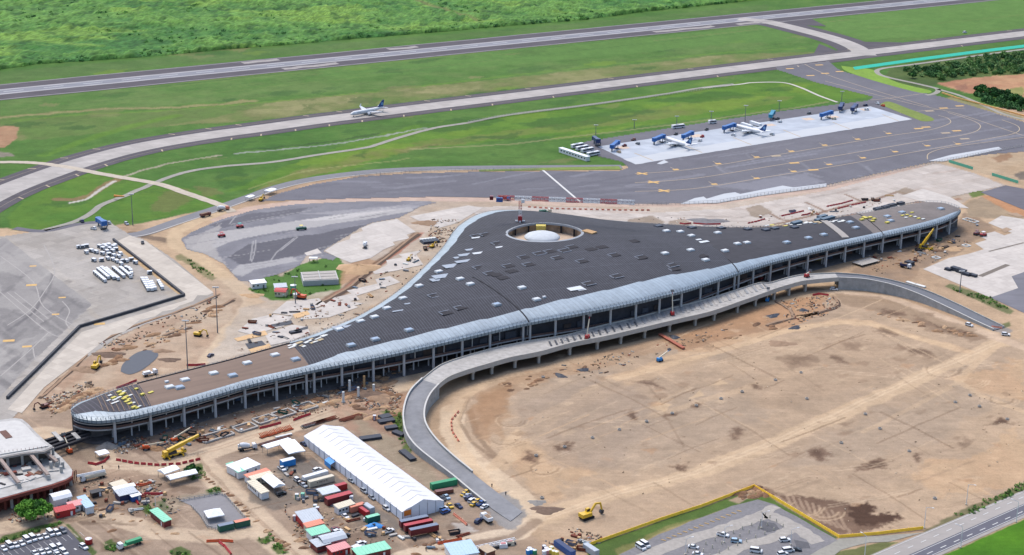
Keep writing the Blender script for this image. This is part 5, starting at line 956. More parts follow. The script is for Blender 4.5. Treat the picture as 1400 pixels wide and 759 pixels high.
# ---------------------------------------------------------------- long white tent
def frame_of(a, b, c):   # near-left, near-right, far-left ground corners -> origin, heading, width, length
    A, B, C_ = G(*a), G(*b), G(*c); u = (B-A); return A, math.atan2(u.y, u.x), u.length, (C_-A).length
A, rz, wd, ln = frame_of((550.6, 712.5), (603.2, 697), (416.1, 607.4)); C_ = G(416.1, 607.4); dl = (C_-A).normalized()
TENT = thing('marquee_tent', 'long white clear-span tent with an orange square on its end wall', 'tent', A, math.atan2(dl.y, dl.x)-math.pi/2)
tw_m = mat('tent fabric', lin(246, 246, 248, .53), .03, .5, .6, .15, .02); tw_w = mat('tent wall fabric', lin(226, 230, 238, .72), .03, .5, .6, .2, .03); wd = 20.0; EH, RH = 4.2, 7.6
nb_ = 18; bl = ln/nb_
for k in range(nb_):
    y0, y1 = k*bl+.04, (k+1)*bl-.04
    for sgn in (0, 1):
        def roofp(m, sgn=sgn):
            xs_ = [(-.25, EH), (2.2, EH+.95), (wd*.3, EH+.30*6.2), (wd/2, RH)] if not sgn else [(wd+.25, EH), (wd-2.2, EH+.95), (wd*.7, EH+.30*6.2), (wd/2, RH)]
            for j, (x, z) in enumerate(xs_):
                sag = -.10 if j < 3 else -.03
                m.v += [(x, .04, z), (x, bl/2, z+sag), (x, bl-.04, z)]
            m.f = [(3*j+i, 3*j+3+i, 3*j+4+i, 3*j+1+i) for j in range(3) for i in range(2)]
        part('roof_panel', 'tentroof%d' % sgn, roofp, tw_m, TENT, (0, k*bl, 0), smooth=True)
        part('wall_panel', 'tentwall%d' % sgn, lambda m, sgn=sgn: m.box((wd*sgn, bl/2, EH/2), (.12, bl-.1, EH)), tw_w, TENT, (0, k*bl, 0))
        part('leg_post', 'tentleg%d' % sgn, lambda m, sgn=sgn: m.box((wd*sgn+(.12 if sgn else -.12), 0, EH/2), (.22, .22, EH)), mat('tent pole', lin(170, 174, 182), .05, 1), TENT, (0, k*bl, 0))
for yy, nm in ((0, 'end_wall'), (ln, 'end_wall')):
    for q in range(5):
        x0, x1 = wd*q/5, wd*(q+1)/5; zz = lambda x: EH+(RH-EH)*(1-abs(x-wd/2)/(wd/2)); pts = [(x0+.06, 0), (x1-.06, 0), (x1-.06, zz(x1))]+([(wd/2, RH)] if q == 2 else [])+[(x0+.06, zz(x0))]
        MB().extr(pts, yy-.06, yy+.06).build('end_panel', tw_w, TENT)
MB().box((2.3, -.16, 3.3), (3.4, .08, 2.4)).build('orange_banner', paint('orange sign', (240, 142, 60)), TENT)
for q in range(1, 5): MB().box((wd*q/5, -.1, EH/2+.6), (.16, .14, EH+1.2)).build('end_post', MATS['tent pole'], TENT)
t_ = (G(463, 640)-A).dot(dl); c = MB().add([(-.1, 0, 3.6), (-.1, 6, 3.6), (-2.6, 6, 2.6), (-2.6, 0, 2.6), (-2.6, 6, .4), (-2.6, 0, .4)], [(0, 1, 2, 3), (3, 2, 4, 5)]).build('blue_awning', paint('blue tarp', (44, 150, 226)), TENT, (0, t_, 0))
for k in range(1, nb_):
    part('roof_seam', 'tseam', lambda m: [m.bar((a, 0, b), (c_, 0, d_), .3, .06) for a, b, c_, d_ in ((-.2, EH+.04, 6, EH+1.9), (6, EH+1.9, 10, RH+.03), (10, RH+.03, 14, EH+1.9), (14, EH+1.9, 20.2, EH+.04))], mat('seam grey', lin(188, 191, 197), .05, 1), TENT, (0, k*bl, 0))
# ---------------------------------------------------------------- unfinished concrete building at the left edge
UB = thing('concrete_building', 'unfinished grey concrete building with stepped slabs and red formwork at the left edge', 'building', G(40, 680)); U0 = UB.location.copy()
ucon = mat('raw slab', lin(196, 194, 190), .25, .25, .9, .08, .18); ured = mat('red formwork', lin(140, 76, 66), .3, .8, .9); rust_u = mat('rebar rust', lin(150, 110, 92), .3, .8); udk = mat('dark void', lin(60, 60, 66), .2, 1)
def ub(mb, name, m, par=None):
    mb.v = [(a-U0.x, b-U0.y, c-U0.z) for a, b, c in mb.v] if par is None else mb.v; return mb.build(name, m, par or UB)
def plate(pts, z, t, name, m, curve=False):
    P = [G(p[0], p[1], z) for p in pts]; P = smooth(P+[P[0]], 4)[:-1] if curve else P
    return ub(MB().prism([(p.x, p.y) for p in P], z-t, z), name, m)
top = [(-60, 585), (0, 574), (20, 571.5), (30, 573), (38, 579), (50, 592), (62, 603), (72, 610), (60, 616), (30, 619), (0, 625), (-60, 636)]
plate(top, 13.5, .8, 'roof_slab', ucon); plate([(-60, 588), (0, 577), (20, 574.5), (28, 576), (35, 581), (47, 594), (58, 604), (66, 609.5), (30, 616), (0, 621), (-60, 632)], 13.9, .35, 'roof_screed', mat('pale screed', lin(216, 214, 210), .12, .4))
low = [(-60, 700), (-60, 640), (20, 620), (72, 615), (85, 626), (94, 636), (99, 643), (98, 650), (90, 655), (70, 662), (40, 670), (0, 681)]
plate(low, 7.2, .9, 'lower_slab', ucon); plate([(p[0]+(1.2 if p[0] > 60 else 0), p[1]+1.9) for p in low], 7.05, 1.5, 'slab_formwork', ured); plate([(p[0]+(.8 if p[0] > 30 else 0), p[1]+1.6) for p in top], 13.3, .9, 'roof_formwork', mat('rim formwork', lin(172, 164, 158), .2, .8))
plate([(-60, 690), (0, 668), (40, 657), (62, 650), (40, 648), (0, 655), (-60, 670)], 7.5, .25, 'pale_patch', mat('pale screed', lin(216, 214, 210), .12, .4))
for a, b in (((38, 617), (66, 650)), ((0, 628), (26, 661)), ((55, 612), (78, 632))):
    p, q = G(*a, 12.6), G(*b, 9.2); ub(MB().bar(p, q, 1.4, 1.2), 'beam', mat('beam concrete', lin(178, 160, 150), .15, .6)); ub(MB().box((q.x, q.y, 8.2), (1.4, 1.4, 2.4)), 'stub_column', ucon)
for x, y in ((10, 625), (30, 620.5), (50, 618), (66, 612), (-10, 630), (72, 612)): p = G(x, y, 12.7); ub(MB().box((p.x, p.y, 9.9), (1, 1, 5.8)), 'column', ucon)
for x, y in ((70, 640), (80, 634), (86, 640), (74, 632), (84, 646)): p = G(x, y, 7.2); ub(MB().cyl((p.x, p.y, 7.2), (p.x, p.y, 10.2), .7, .7, 10), 'round_column', ucon)
for i, x in enumerate(range(-40, 99, 9)):
    y = 697-(x+0)*.31 if x < 70 else 676-(x-70)*.75; p = G(x, y-12, 5.2)
    p = G(x, 681.5-.285*x if x < 70 else 661-(x-70)*.55, 6.2); p.y += 1.2; ub(MB().box((p.x, p.y, 2.6), (1.0, 1.0, 5.4)), 'column', ucon if i % 3 == 0 else ured)
    for j in range(3):
        q = G(x+2+j*2.3, 681.5-.285*(x+2+j*2.3) if x < 70 else 661-(x+2+j*2.3-70)*.55, 6.2); q.y += 2.6; ub(MB().box((q.x, q.y, 2.6), (.35, .35, 5.4)), 'prop', ured)
P = [G(x, (681.5-.285*x if x < 70 else 661-(x-70)*.55), 6.2) for x in range(-60, 99, 6)]; mb = MB()
for a, b in zip(P, P[1:]): mb.add([(a.x, a.y+4, 0), (b.x, b.y+4, 0), (b.x, b.y+4, 6.2), (a.x, a.y+4, 6.2)], [(0, 1, 2, 3)])
ub(mb, 'shuttering_wall', mat('shuttering rust', lin(112, 64, 58), .4, .8))
P = [G(x, y, 12.6) for x, y in ((-60, 640), (0, 629), (30, 623), (66, 613.5))]; mb = MB()
for a, b in zip(P, P[1:]): mb.add([(a.x, a.y+3, 7.2), (b.x, b.y+3, 7.2), (b.x, b.y+3, 12.8), (a.x, a.y+3, 12.8)], [(0, 1, 2, 3)])
ub(mb, 'storey_wall', mat('storey wall', lin(104, 96, 92), .35, .5))
p = G(8, 594, 14); ub(MB().box((p.x, p.y, 14.0), (3, 9, .3), .6), 'roof_hatch', mat('hatch rust', lin(120, 88, 78), .2, 1)); 
for q in range(26):
    x, y = random.uniform(-10, 90), random.uniform(622, 664)
    if y > 676-.28*x-9 or (x > 70 and y < 628): continue
    p = G(x, y, 7.3); ub(MB().box((p.x, p.y, 7.45), (random.uniform(1, 5), random.uniform(.6, 3), random.uniform(.2, .9)), random.uniform(0, 3)), 'debris', random.choice([ured, udk, ucon, rust_u, MATS['pale screed']]))
for x, y in ((14, 648), (36, 642), (50, 634), (20, 636)): p = G(x, y, 7.3); ub(MB().box((p.x, p.y, 7.7), (random.uniform(3, 6), random.uniform(2, 4), .8), .5), 'formwork_stack', random.choice([ured, udk, mat('pale screed', lin(1, 1, 1))]))
for i in range(14):
    x = -10+i*5.6; p = G(x, 619.5-.11*x, 13.6); ub(MB().box((p.x, p.y, 14.1), (.12, .12, 1.2)), 'guard_post', ured)
for k, (a, b) in enumerate((((62, 603), (118, 585)), ((66, 607), (121, 589)), ((70, 611), (124, 593)), ((73, 615), (122, 598)))):
    p, q = G(*a, 3.5), G(*b, 3.5); ub(MB().bar(p, q, 1.5, 1.2), 'bridge_beam', mat('beam black', lin(52, 52, 58), .2, 1))
for a, b in (((73, 591), (85, 603)), ((100, 592), (108, 600))): ub(MB().bar(G(*a, 4.4), G(*b, 4.4), 2, .5), 'cross_beam', ucon)
# ================================================================ vehicles, plant, cabins and site furniture
PAL = {'white': (238, 240, 242), 'silver': (186, 194, 202), 'black': (44, 46, 52), 'grey': (110, 116, 122), 'yellow': (232, 190, 56), 'blue': (52, 98, 168), 'navy': (40, 54, 96), 'red': (186, 44, 48), 'maroon': (120, 44, 50), 'green': (52, 156, 108), 'dkgreen': (36, 100, 84), 'orange': (226, 96, 44), 'cream': (220, 210, 186), 'brown': (126, 78, 66), 'ltblue': (176, 204, 224), 'teal': (40, 170, 160), 'pink': (220, 150, 150), 'tan': (200, 178, 150), 'mint': (140, 214, 182), 'salmon': (226, 140, 112), 'sky': (44, 144, 220), 'slate': (120, 134, 156), 'lemon': (244, 222, 96)}
def pm(c, rough=.4): return paint('paint '+c, PAL[c], rough)
glass = mat('vehicle glass', lin(52, 60, 72), .1, 1, .2, spec=.6); tyre = mat('tyre rubber', lin(42, 42, 46), .1, 2, .9); steel = mat('steel grey', lin(140, 144, 150), .15, 1, .5, metal=.3); darkst = mat('dark steel', lin(64, 66, 72), .2, 1, .6); rust = mat('rust', lin(140, 80, 62), .3, .8, .9)
def wheels(t, key, xs_, w, r=.34, wd_=.24):
    for x in xs_:
        for s_ in (-1, 1): part('wheel', 'wh%.2f%.2f' % (r, wd_), lambda m: m.cyl((0, -wd_/2, r), (0, wd_/2, r), r, r, 12), tyre, t, (x, s_*(w/2-wd_/2+.03), 0))
SPEC = {'sedan': (4.5, 1.78, [(-2.25, .45), (-2.2, .85), (-1.5, .95), (1.0, .93), (2.1, .78), (2.25, .45), (2.2, .25), (-2.2, .25)], [(-1.7, .93, .98), (-1.1, 1.42, .82), (.35, 1.45, .82), (1.15, .92, .98)]),
        'suv': (4.7, 1.86, [(-2.35, .5), (-2.32, 1.0), (-1.5, 1.05), (1.1, 1.04), (2.2, .95), (2.35, .5), (2.3, .32), (-2.3, .32)], [(-2.28, 1.0, .98), (-2.0, 1.68, .84), (.3, 1.74, .84), (1.15, 1.03, .98)]),
        'van': (5.2, 1.95, [(-2.6, .5), (-2.58, 1.25), (-1.5, 1.28), (1.7, 1.26), (2.45, 1.05), (2.6, .5), (2.55, .32), (-2.55, .32)], [(-2.56, 1.25, .99), (-2.45, 2.05, .88), (1.05, 2.1, .88), (1.85, 1.24, .98)]),
        'pickup': (5.3, 1.88, [(-2.65, .5), (-2.65, 1.05), (-.7, 1.05), (1.3, 1.05), (2.5, .98), (2.65, .5), (2.6, .34), (-2.6, .34)], [(-.75, 1.04, .98), (-.55, 1.7, .84), (.75, 1.74, .84), (1.35, 1.03, .98)])}
def car(px, py, d, kind, col, label, group=None):
    L, w, body, gh = SPEC[kind]; t = thing({'sedan': 'car', 'suv': 'sport_utility_car', 'van': 'van', 'pickup': 'pickup_truck'}[kind], label, 'van' if kind == 'van' else ('pickup' if kind == 'pickup' else 'car'), G(px, py), head(px, py, *d), group)
    part('body', 'cb'+kind, lambda m: m.extr(body, -w/2, w/2), pm(col, .35), t); part('windows', 'cg'+kind, lambda m: m.extr(gh, -w/2, w/2), glass, t)
    rf = [(gh[1][0]+.02, gh[1][1]-.04, gh[1][2]), (gh[1][0]+.1, gh[1][1]+.05, gh[1][2]*.96), (gh[2][0]-.1, gh[2][1]+.05, gh[2][2]*.96), (gh[2][0]+.02, gh[2][1]-.04, gh[2][2])]
    part('roof', 'cr'+kind, lambda m: m.extr(rf, -w/2, w/2), pm(col, .35), t)
    if kind == 'pickup': part('load_bed', 'cbed', lambda m: m.box((-1.7, 0, 1.06), (1.7, 1.5, .06)), darkst, t)
    wheels(t, kind, (-L*.3, L*.31), w); return t
D_LOT = (8, 7)
_lot = [(5, 751.5, 'sedan', 'white', 'small white car at the left edge, back row of the lower left car park'), (13.5, 748, 'van', 'white', 'tall white van second from the left edge in the lower left car park'), (21.5, 746.8, 'sedan', 'white', 'white saloon car just right of the tall van in the lower left car park'), (29.5, 744.2, 'sedan', 'white', 'white saloon car fourth in the back row of the lower left car park'), (37.2, 740.5, 'van', 'white', 'white van at the middle of the lower left back row, left of a pair'), (45, 738, 'van', 'white', 'white van at the middle of the lower left back row, right of a pair'), (53.5, 736, 'sedan', 'white', 'white car seventh in the back row of the lower left car park'), (62, 734.4, 'sedan', 'white', 'white car just left of the last tall van in the lower left back row'), (69.2, 731, 'van', 'white', 'last tall white van at the right of the lower left back row'), (78, 730, 'suv', 'white', 'white car beside the dark grey one in the lower left car park'), (86, 727.4, 'suv', 'grey', 'dark grey car at the right end of the lower left back row'),
        (48, 758, 'sedan', 'white', 'white car at the left end of the front row in the lower left car park'), (57, 756.5, 'sedan', 'white', 'second white car of the front row in the lower left car park'), (65.2, 755, 'sedan', 'white', 'third white car of the front row in the lower left car park'), (73.5, 752.6, 'van', 'white', 'white van in the front row of the lower left car park'), (82, 749.8, 'suv', 'white', 'white car at the upper right end of the front row, lower left car park'), (88, 757, 'suv', 'white', 'white car at the bottom edge right of the front row, lower left car park'), (79, 760, 'sedan', 'white', 'white car cut by the bottom edge in the lower left car park')]
for x, y, k, c, lb in _lot: car(x, y, D_LOT, k, c, lb, 'cars in the lower left car park')
car(114.5, 749.5, (9, 6), 'suv', 'white', 'lone white car beside the red tank, lower left car park', 'cars in the lower left car park')
_cars = [(635, 676.8, (7, -4), 'sedan', 'yellow', 'yellow taxi at the upper left of the row under the ramp wall'), (638, 673.6, (7, -4), 'sedan', 'yellow', 'topmost yellow taxi of the row under the ramp wall'), (639.3, 679.2, (7, -4), 'sedan', 'silver', 'silver car between the yellow taxis and the dark blue car by the ramp'), (641.3, 682.6, (7, -4), 'suv', 'navy', 'dark blue car in the row under the ramp wall'), (645.6, 686, (7, -4), 'suv', 'white', 'white car in the middle of the row under the ramp wall'), (653, 686.3, (7, -4), 'sedan', 'yellow', 'yellow taxi tucked behind the white car by the ramp wall'), (648.2, 690.3, (7, -4), 'sedan', 'yellow', 'yellow taxi at the lower left of the row under the ramp wall'), (657.6, 689.8, (7, -4), 'pickup', 'blue', 'blue pickup in the row under the ramp wall'), (662.5, 694, (7, -4), 'sedan', 'white', 'white car at the lower right end of the row under the ramp wall'),
         (610.6, 681, (6, 5), 'sedan', 'ltblue', 'pale blue car at the far corner of the long white tent'), (604.8, 683.2, (6, 5), 'sedan', 'black', 'dark car against the end wall of the long white tent'), (615.3, 693, (6, 6), 'sedan', 'yellow', 'yellow taxi standing alone in front of the tent end'), (627, 693.3, (7, 5), 'sedan', 'navy', 'dark car right of the lone yellow taxi'), (606, 697, (7, -3), 'suv', 'white', 'white car behind the bright blue one at the tent end'), (609, 701, (8, -3), 'suv', 'blue', 'bright blue car at the tent end wall'), (654, 714, (6, -5), 'suv', 'navy', 'dark car with raised boot near the white truck cabin'), (531.3, 728, (10, -3.5), 'pickup', 'white', 'white pickup left of the three dark red trailers'),
         (415.4, 608.4, (5, 3), 'sedan', 'navy', 'dark blue car at the far left corner of the long tent'), (480.6, 658.6, (9, 6), 'sedan', 'silver', 'silver car below the blue awning of the long tent'), (498.4, 673, (9, 6), 'suv', 'silver', 'second silver car from the blue awning along the tent side'), (508.8, 681.6, (9, 6), 'sedan', 'silver', 'third silver car from the blue awning along the tent side'), (528.8, 697, (9, 6), 'suv', 'white', 'white car nearest the tent front along its side'),
         (385.4, 642.5, (7, 5), 'pickup', 'white', 'white pickup near the blue cabin'), (406.7, 658.4, (6, 4), 'suv', 'white', 'white car left of the white container, farther of two'), (415, 664.8, (6, 4), 'sedan', 'silver', 'silver car left of the lettered container, nearer of two'), (434, 644, (8, -3), 'suv', 'white', 'white car behind the white container'), (472, 707.5, (7, 5), 'sedan', 'white', 'white car between the tin roofs and the white cabin'), (457.5, 725, (8, -3), 'sedan', 'maroon', 'maroon car behind the grey arched roof'), (461.7, 728.6, (8, -3), 'suv', 'white', 'white car between a maroon and a black car'), (472, 734.4, (7, -3), 'suv', 'black', 'black car right of the grey arched roof'), (494, 745, (8, -3), 'suv', 'white', 'white car behind the green topped cabins, farther of two'), (493, 750.8, (8, -3), 'pickup', 'silver', 'silver pickup behind the green topped cabins, nearer of two'), (384.5, 676.5, (7, -2), 'suv', 'black', 'black car under the white canopy beside the cabins'),
         (988.3, 733, (14, 3), 'pickup', 'white', 'white pickup with dark bed in the gravel car park'), (948, 749.3, (12, 2), 'sedan', 'white', 'white car at the left of the post rows, gravel car park'), (1006.6, 741.5, (12, 1), 'suv', 'ltblue', 'pale blue car between the post rows, gravel car park'), (1073, 740, (12, -1), 'suv', 'white', 'white car farthest right in the gravel car park'), (1033.7, 755, (14, 2), 'van', 'white', 'tall white van at the bottom middle of the gravel car park'), (1077.4, 754.4, (14, -2), 'van', 'white', 'white van beside the black car in the gravel car park'), (1088.5, 752.8, (10, 1), 'sedan', 'black', 'black car in the gravel car park'), (954, 759, (12, 2), 'sedan', 'white', 'white car cut by the bottom edge of the gravel car park'), (1070, 759, (12, -2), 'suv', 'white', 'white car at the bottom edge below the white van'), (881.8, 746.6, (11, 7), 'van', 'white', 'right one of two white vans side by side on the grass edge'), (876, 750, (11, 7), 'van', 'white', 'left one of two white vans side by side on the grass edge'),
         (1325, 445.6, (9, 3), 'suv', 'white', 'white car on the dirt road below the east ramp'), (1375, 458.6, (11, 1), 'suv', 'white', 'white car at the foot of the east ramp'), (288, 487, (7, -4), 'sedan', 'navy', 'dark blue car on the dirt track behind the pier'), (1140, 396.6, (9, 1), 'suv', 'white', 'white car parked under the east end of the viaduct'), (195, 333, (1, 6), 'pickup', 'black', 'dark pickup beside the fenced concrete strip'), (173, 307, (6, 4), 'suv', 'silver', 'silver car at the corner of the left apron'), (1319, 45.2, (8, -1), 'van', 'white', 'white van on the upper edge of the taxiway at right'), (1372, 724.5, (12, -5.5), 'sedan', 'silver', 'silver car on the highway verge')]
for x, y, d, k, c, lb in _cars[:-1]: car(x, y, d, k, c, lb)
# ---------------------------------------------------------------- buses
def bus(px, py, d, label, L=12., group=None, col='white'):
    t = thing('bus', label, 'bus', G(px, py), head(px, py, *d), group)
    part('body', 'bus%.1f' % L, lambda m: m.extr([(-L/2, .35), (-L/2, 2.9), (-L/2+.3, 3.1), (L/2-.5, 3.1), (L/2, 2.7), (L/2, .35)], -1.25, 1.25), pm(col), t)
    for s_ in (-1, 1): part('window_band', 'busw%.1f%d' % (L, s_), lambda m, s_=s_: m.box((0, s_*1.27, 2.05), (L*.9, .05, 1.0)), glass, t)
    part('windscreen', 'busf%.1f' % L, lambda m: m.box((L/2+.01, 0, 2.0), (.06, 2.2, 1.2)), glass, t); part('roof_unit', 'busr%.1f' % L, lambda m: m.box((-L*.1, 0, 3.22), (2.6, 1.5, .26)), pm('silver'), t)
    wheels(t, 'b', (-L*.3, L*.3), 2.5, .48, .3); return t
for x, y, lb in ((789.5, 201.5, 'farthest of four white buses beside the long white hut'), (796, 204.6, 'second farthest of four white buses beside the long white hut'), (803, 207.6, 'third of four white buses beside the long white hut'), (811, 212.6, 'nearest of four white buses beside the long white hut')): bus(x, y, (16, -3), lb, 12, 'buses beside the long white hut')
bus(927, 175.2, (19, -2.2), 'white bus standing alone at the back of the remote stands'); bus(973.7, 169, (11, -1.2), 'short white bus behind the parked airliner', 7)
# ---------------------------------------------------------------- airliners
def airliner(px, py, d, label, L=36.2, WS=29.5):
    t = thing('airliner', label, 'airliner', G(px, py), head(px, py, *d)); r = 1.75; z0 = 3.0; h = L/2; wht = pm('white', .3); blu = paint('tail blue', (34, 78, 140), .3)
    prof = [(h, .05, -.35), (h-.6, .62, -.3), (h-2, 1.2, -.12), (h-4, 1.65, 0), (h-6, 1.75, 0), (-h+13, 1.75, 0), (-h+8, 1.4, .3), (-h+3, .75, .85), (-h, .2, 1.2)]
    def fus(m):
        n = 16
        for x, rr, dz in prof:
            for k in range(n): a = 2*math.pi*k/n; m.v.append((x, rr*math.cos(a), z0+dz+rr*1.05*math.sin(a)))
        m.f = [(i*n+k, i*n+(k+1) % n, (i+1)*n+(k+1) % n, (i+1)*n+k) for i in range(len(prof)-1) for k in range(n)]
    part('fuselage', 'fus', fus, wht, t, smooth=True)
    for s_ in (-1, 1):
        w2 = WS/2*s_
        def wing(m, s_=s_, w2=w2):
            top = [(3.2, 1.2*s_, 2.5), (-3.6, 1.2*s_, 2.5), (-5.0, w2, 4.2), (-3.4, w2, 4.2)]; bot = [(x, y, z-.42) for x, y, z in top[:2]]+[(x, y, z-.15) for x, y, z in top[2:]]; m.add(top+bot, [(0, 1, 2, 3), (7, 6, 5, 4), (0, 4, 5, 1), (1, 5, 6, 2), (2, 6, 7, 3), (3, 7, 4, 0)])
        part('wing', 'wing%d' % s_, wing, paint('wing grey', (206, 212, 220), .35), t)
        part('winglet', 'wlt%d' % s_, lambda m, s_=s_, w2=w2: m.add([(-3.5, w2, 4.15), (-5, w2, 4.15), (-5.8, w2+.5*s_, 5.9), (-5.1, w2+.5*s_, 5.9), (-3.5, w2-.15*s_, 4.15), (-5, w2-.15*s_, 4.15), (-5.8, w2+.38*s_, 5.9), (-5.1, w2+.38*s_, 5.9)], [(0, 1, 2, 3), (7, 6, 5, 4), (0, 4, 5, 1), (1, 5, 6, 2), (2, 6, 7, 3), (3, 7, 4, 0)]), wht, t)
        en = part('engine', 'eng%d' % s_, lambda m, s_=s_: m.add(*(lambda q: (q.v, q.f))(MB().cyl((3.6, 4.9*s_, 1.75), (1.6, 4.9*s_, 1.75), .92, 1.0, 14).cyl((1.6, 4.9*s_, 1.75), (-.4, 4.9*s_, 1.75), 1.0, .6, 14))), wht, t)
        part('intake', 'int%d' % s_, lambda m, s_=s_: m.cyl((3.62, 4.9*s_, 1.75), (3.66, 4.9*s_, 1.75), .78, .78, 14), darkst, en)
        part('tailplane', 'tp%d' % s_, lambda m, s_=s_: m.add([(-h+5.2, .5*s_, 4.1), (-h+1.6, .5*s_, 4.1), (-h-.2, 6.2*s_, 4.6), (-h+1.4, 6.2*s_, 4.6), (-h+5.2, .5*s_, 3.85), (-h+1.6, .5*s_, 3.85), (-h-.2, 6.2*s_, 4.5), (-h+1.4, 6.2*s_, 4.5)], [(0, 1, 2, 3), (7, 6, 5, 4), (0, 4, 5, 1), (1, 5, 6, 2), (2, 6, 7, 3), (3, 7, 4, 0)]), wht, t)
        part('window_row', 'win%d' % s_, lambda m, s_=s_: [m.box((h-6.5-k*1.0, s_*1.735, 3.35), (.42, .05, .4)) for k in range(18)], glass, t)
        part('main_gear', 'mg%d' % s_, lambda m, s_=s_: m.add(*(lambda q: (q.v, q.f))(MB().cyl((-1.2, 2.6*s_, .2), (-1.2, 2.6*s_, 2.4), .15, .15, 6).cyl((-1.2, 2.3*s_, .5), (-1.2, 2.9*s_, .5), .5, .5, 10))), tyre, t)
    fin = part('fin', 'fin', lambda m: m.add([(-h+7, .18, 4.6), (-h+.8, .18, 4.4), (-h-.6, .08, 10.2), (-h+1.6, .08, 10.2), (-h+7, -.18, 4.6), (-h+.8, -.18, 4.4), (-h-.6, -.08, 10.2), (-h+1.6, -.08, 10.2)], [(3, 2, 1, 0), (4, 5, 6, 7), (1, 5, 4, 0), (2, 6, 5, 1), (3, 7, 6, 2), (0, 4, 7, 3)]), blu, t)
    part('fin_emblem', 'fe', lambda m: m.cyl((-h+1.9, -.2, 7.0), (-h+1.9, .2, 7.0), 1.25, 1.25, 16), paint('emblem pale', (120, 168, 214), .3), fin)
    part('blue_tail_band', 'btb', lambda m: m.lathe([], 3) if False else m.box((-h+5, 0, 4.45), (4.4, .9, .5)), blu, t)
    part('cockpit_glass', 'cgl', lambda m: m.box((h-2.5, 0, 3.75), (.9, 1.9, .42)), glass, t); part('nose_gear', 'ng', lambda m: m.add(*(lambda q: (q.v, q.f))(MB().cyl((h-3.6, 0, .2), (h-3.6, 0, 2), .12, .12, 6).cyl((h-3.6, -.35, .36), (h-3.6, .35, .36), .36, .36, 10))), tyre, t)
    return t
airliner(502, 156.5, (-52.5, 9.6), 'white airliner with dark blue tail rolling along the taxiway'); airliner(925, 199, (-33, -10.5), 'white airliner at the left remote stand with blue boarding bridges'); airliner(1024, 181.5, (-38, -9.5), 'white airliner at the right remote stand beside two long white trailers')
for x, y, lb in ((1021, 174.5, 'left one of two long white trailers behind the right airliner'), (1033, 172.3, 'right one of two long white trailers behind the right airliner')):
    t = thing('trailer', lb, 'trailer', G(x, y), head(x, y, 16, 5)); part('body', 'ltr', lambda m: m.box((0, 0, 2), (13, 2.5, 2.4)), pm('white'), t); part('chassis', 'ltrc', lambda m: m.box((0, 0, .7), (12.6, 2, .3)), darkst, t); wheels(t, 't', (-5, -4, 5), 2.5, .45, .3)
def bridge(px, py, d, col, label, L=11.):
    t = thing('boarding_bridge', label, 'boarding bridge', G(px, py), head(px, py, *d)); m_ = paint('bridge '+col, {'blue': (30, 104, 178), 'teal': (30, 140, 170), 'navy': (34, 58, 110)}[col], .4)
    part('tunnel', 'jbt', lambda m: m.extr([(-L/2, 3.0), (-L/2, 5.6), (L/2-1, 6.4), (L/2-1, 3.7)], -1.5, 1.5), m_, t); part('cab', 'jbc', lambda m: m.box((L/2, 0, 4.9), (2.6, 3.8, 3.2)), m_, t); part('rotunda', 'jbr', lambda m: m.cyl((-L/2-1, 0, 2.8), (-L/2-1, 0, 5.7), 1.9, 1.9, 12), m_, t)
    part('support_leg', 'jbl', lambda m: [m.box((-L/2-1, 0, 1.4), (.9, .9, 2.8)), m.box((L*.3, -1.2, 1.9), (.5, .4, 3.8)), m.box((L*.3, 1.2, 1.9), (.5, .4, 3.8))], steel, t); part('bogie', 'jbb', lambda m: m.box((L*.3, 0, .45), (1.6, 3.4, .7)), darkst, t); part('stair', 'jbs', lambda m: m.bar((L/2+.6, 2.2, 3.4), (L/2-4, 2.6, .2), .9, .3), steel, t)
for x, y, d, c, lb in ((840.6, 205, (10, -6), 'blue', 'blue boarding bridge nearest the white buses'), (900.7, 196, (10, -3), 'blue', 'blue boarding bridge at the nose of the left parked airliner'), (940, 191.5, (9, -3), 'blue', 'blue boarding bridge behind the tail of the left parked airliner'), (997, 180, (9, -2), 'blue', 'blue boarding bridge at the nose of the right parked airliner'), (1055, 163, (5, -6), 'teal', 'turquoise boarding stairs behind the right parked airliner'), (1129.7, 162.5, (10, -2), 'blue', 'blue boarding bridge on the empty stands at right'), (1149.5, 152, (4, -6), 'navy', 'dark blue stair truck in the middle of the far stands'), (1167.5, 153.5, (5, -4), 'navy', 'dark blue stair truck at the right end of the far stands'), (815, 198.5, (5, 5), 'navy', 'dark blue stair truck beside the white buses'), (139, 312, (6, 5), 'blue', 'blue boarding bridge parked on the left apron')): bridge(x, y, d, c, lb)
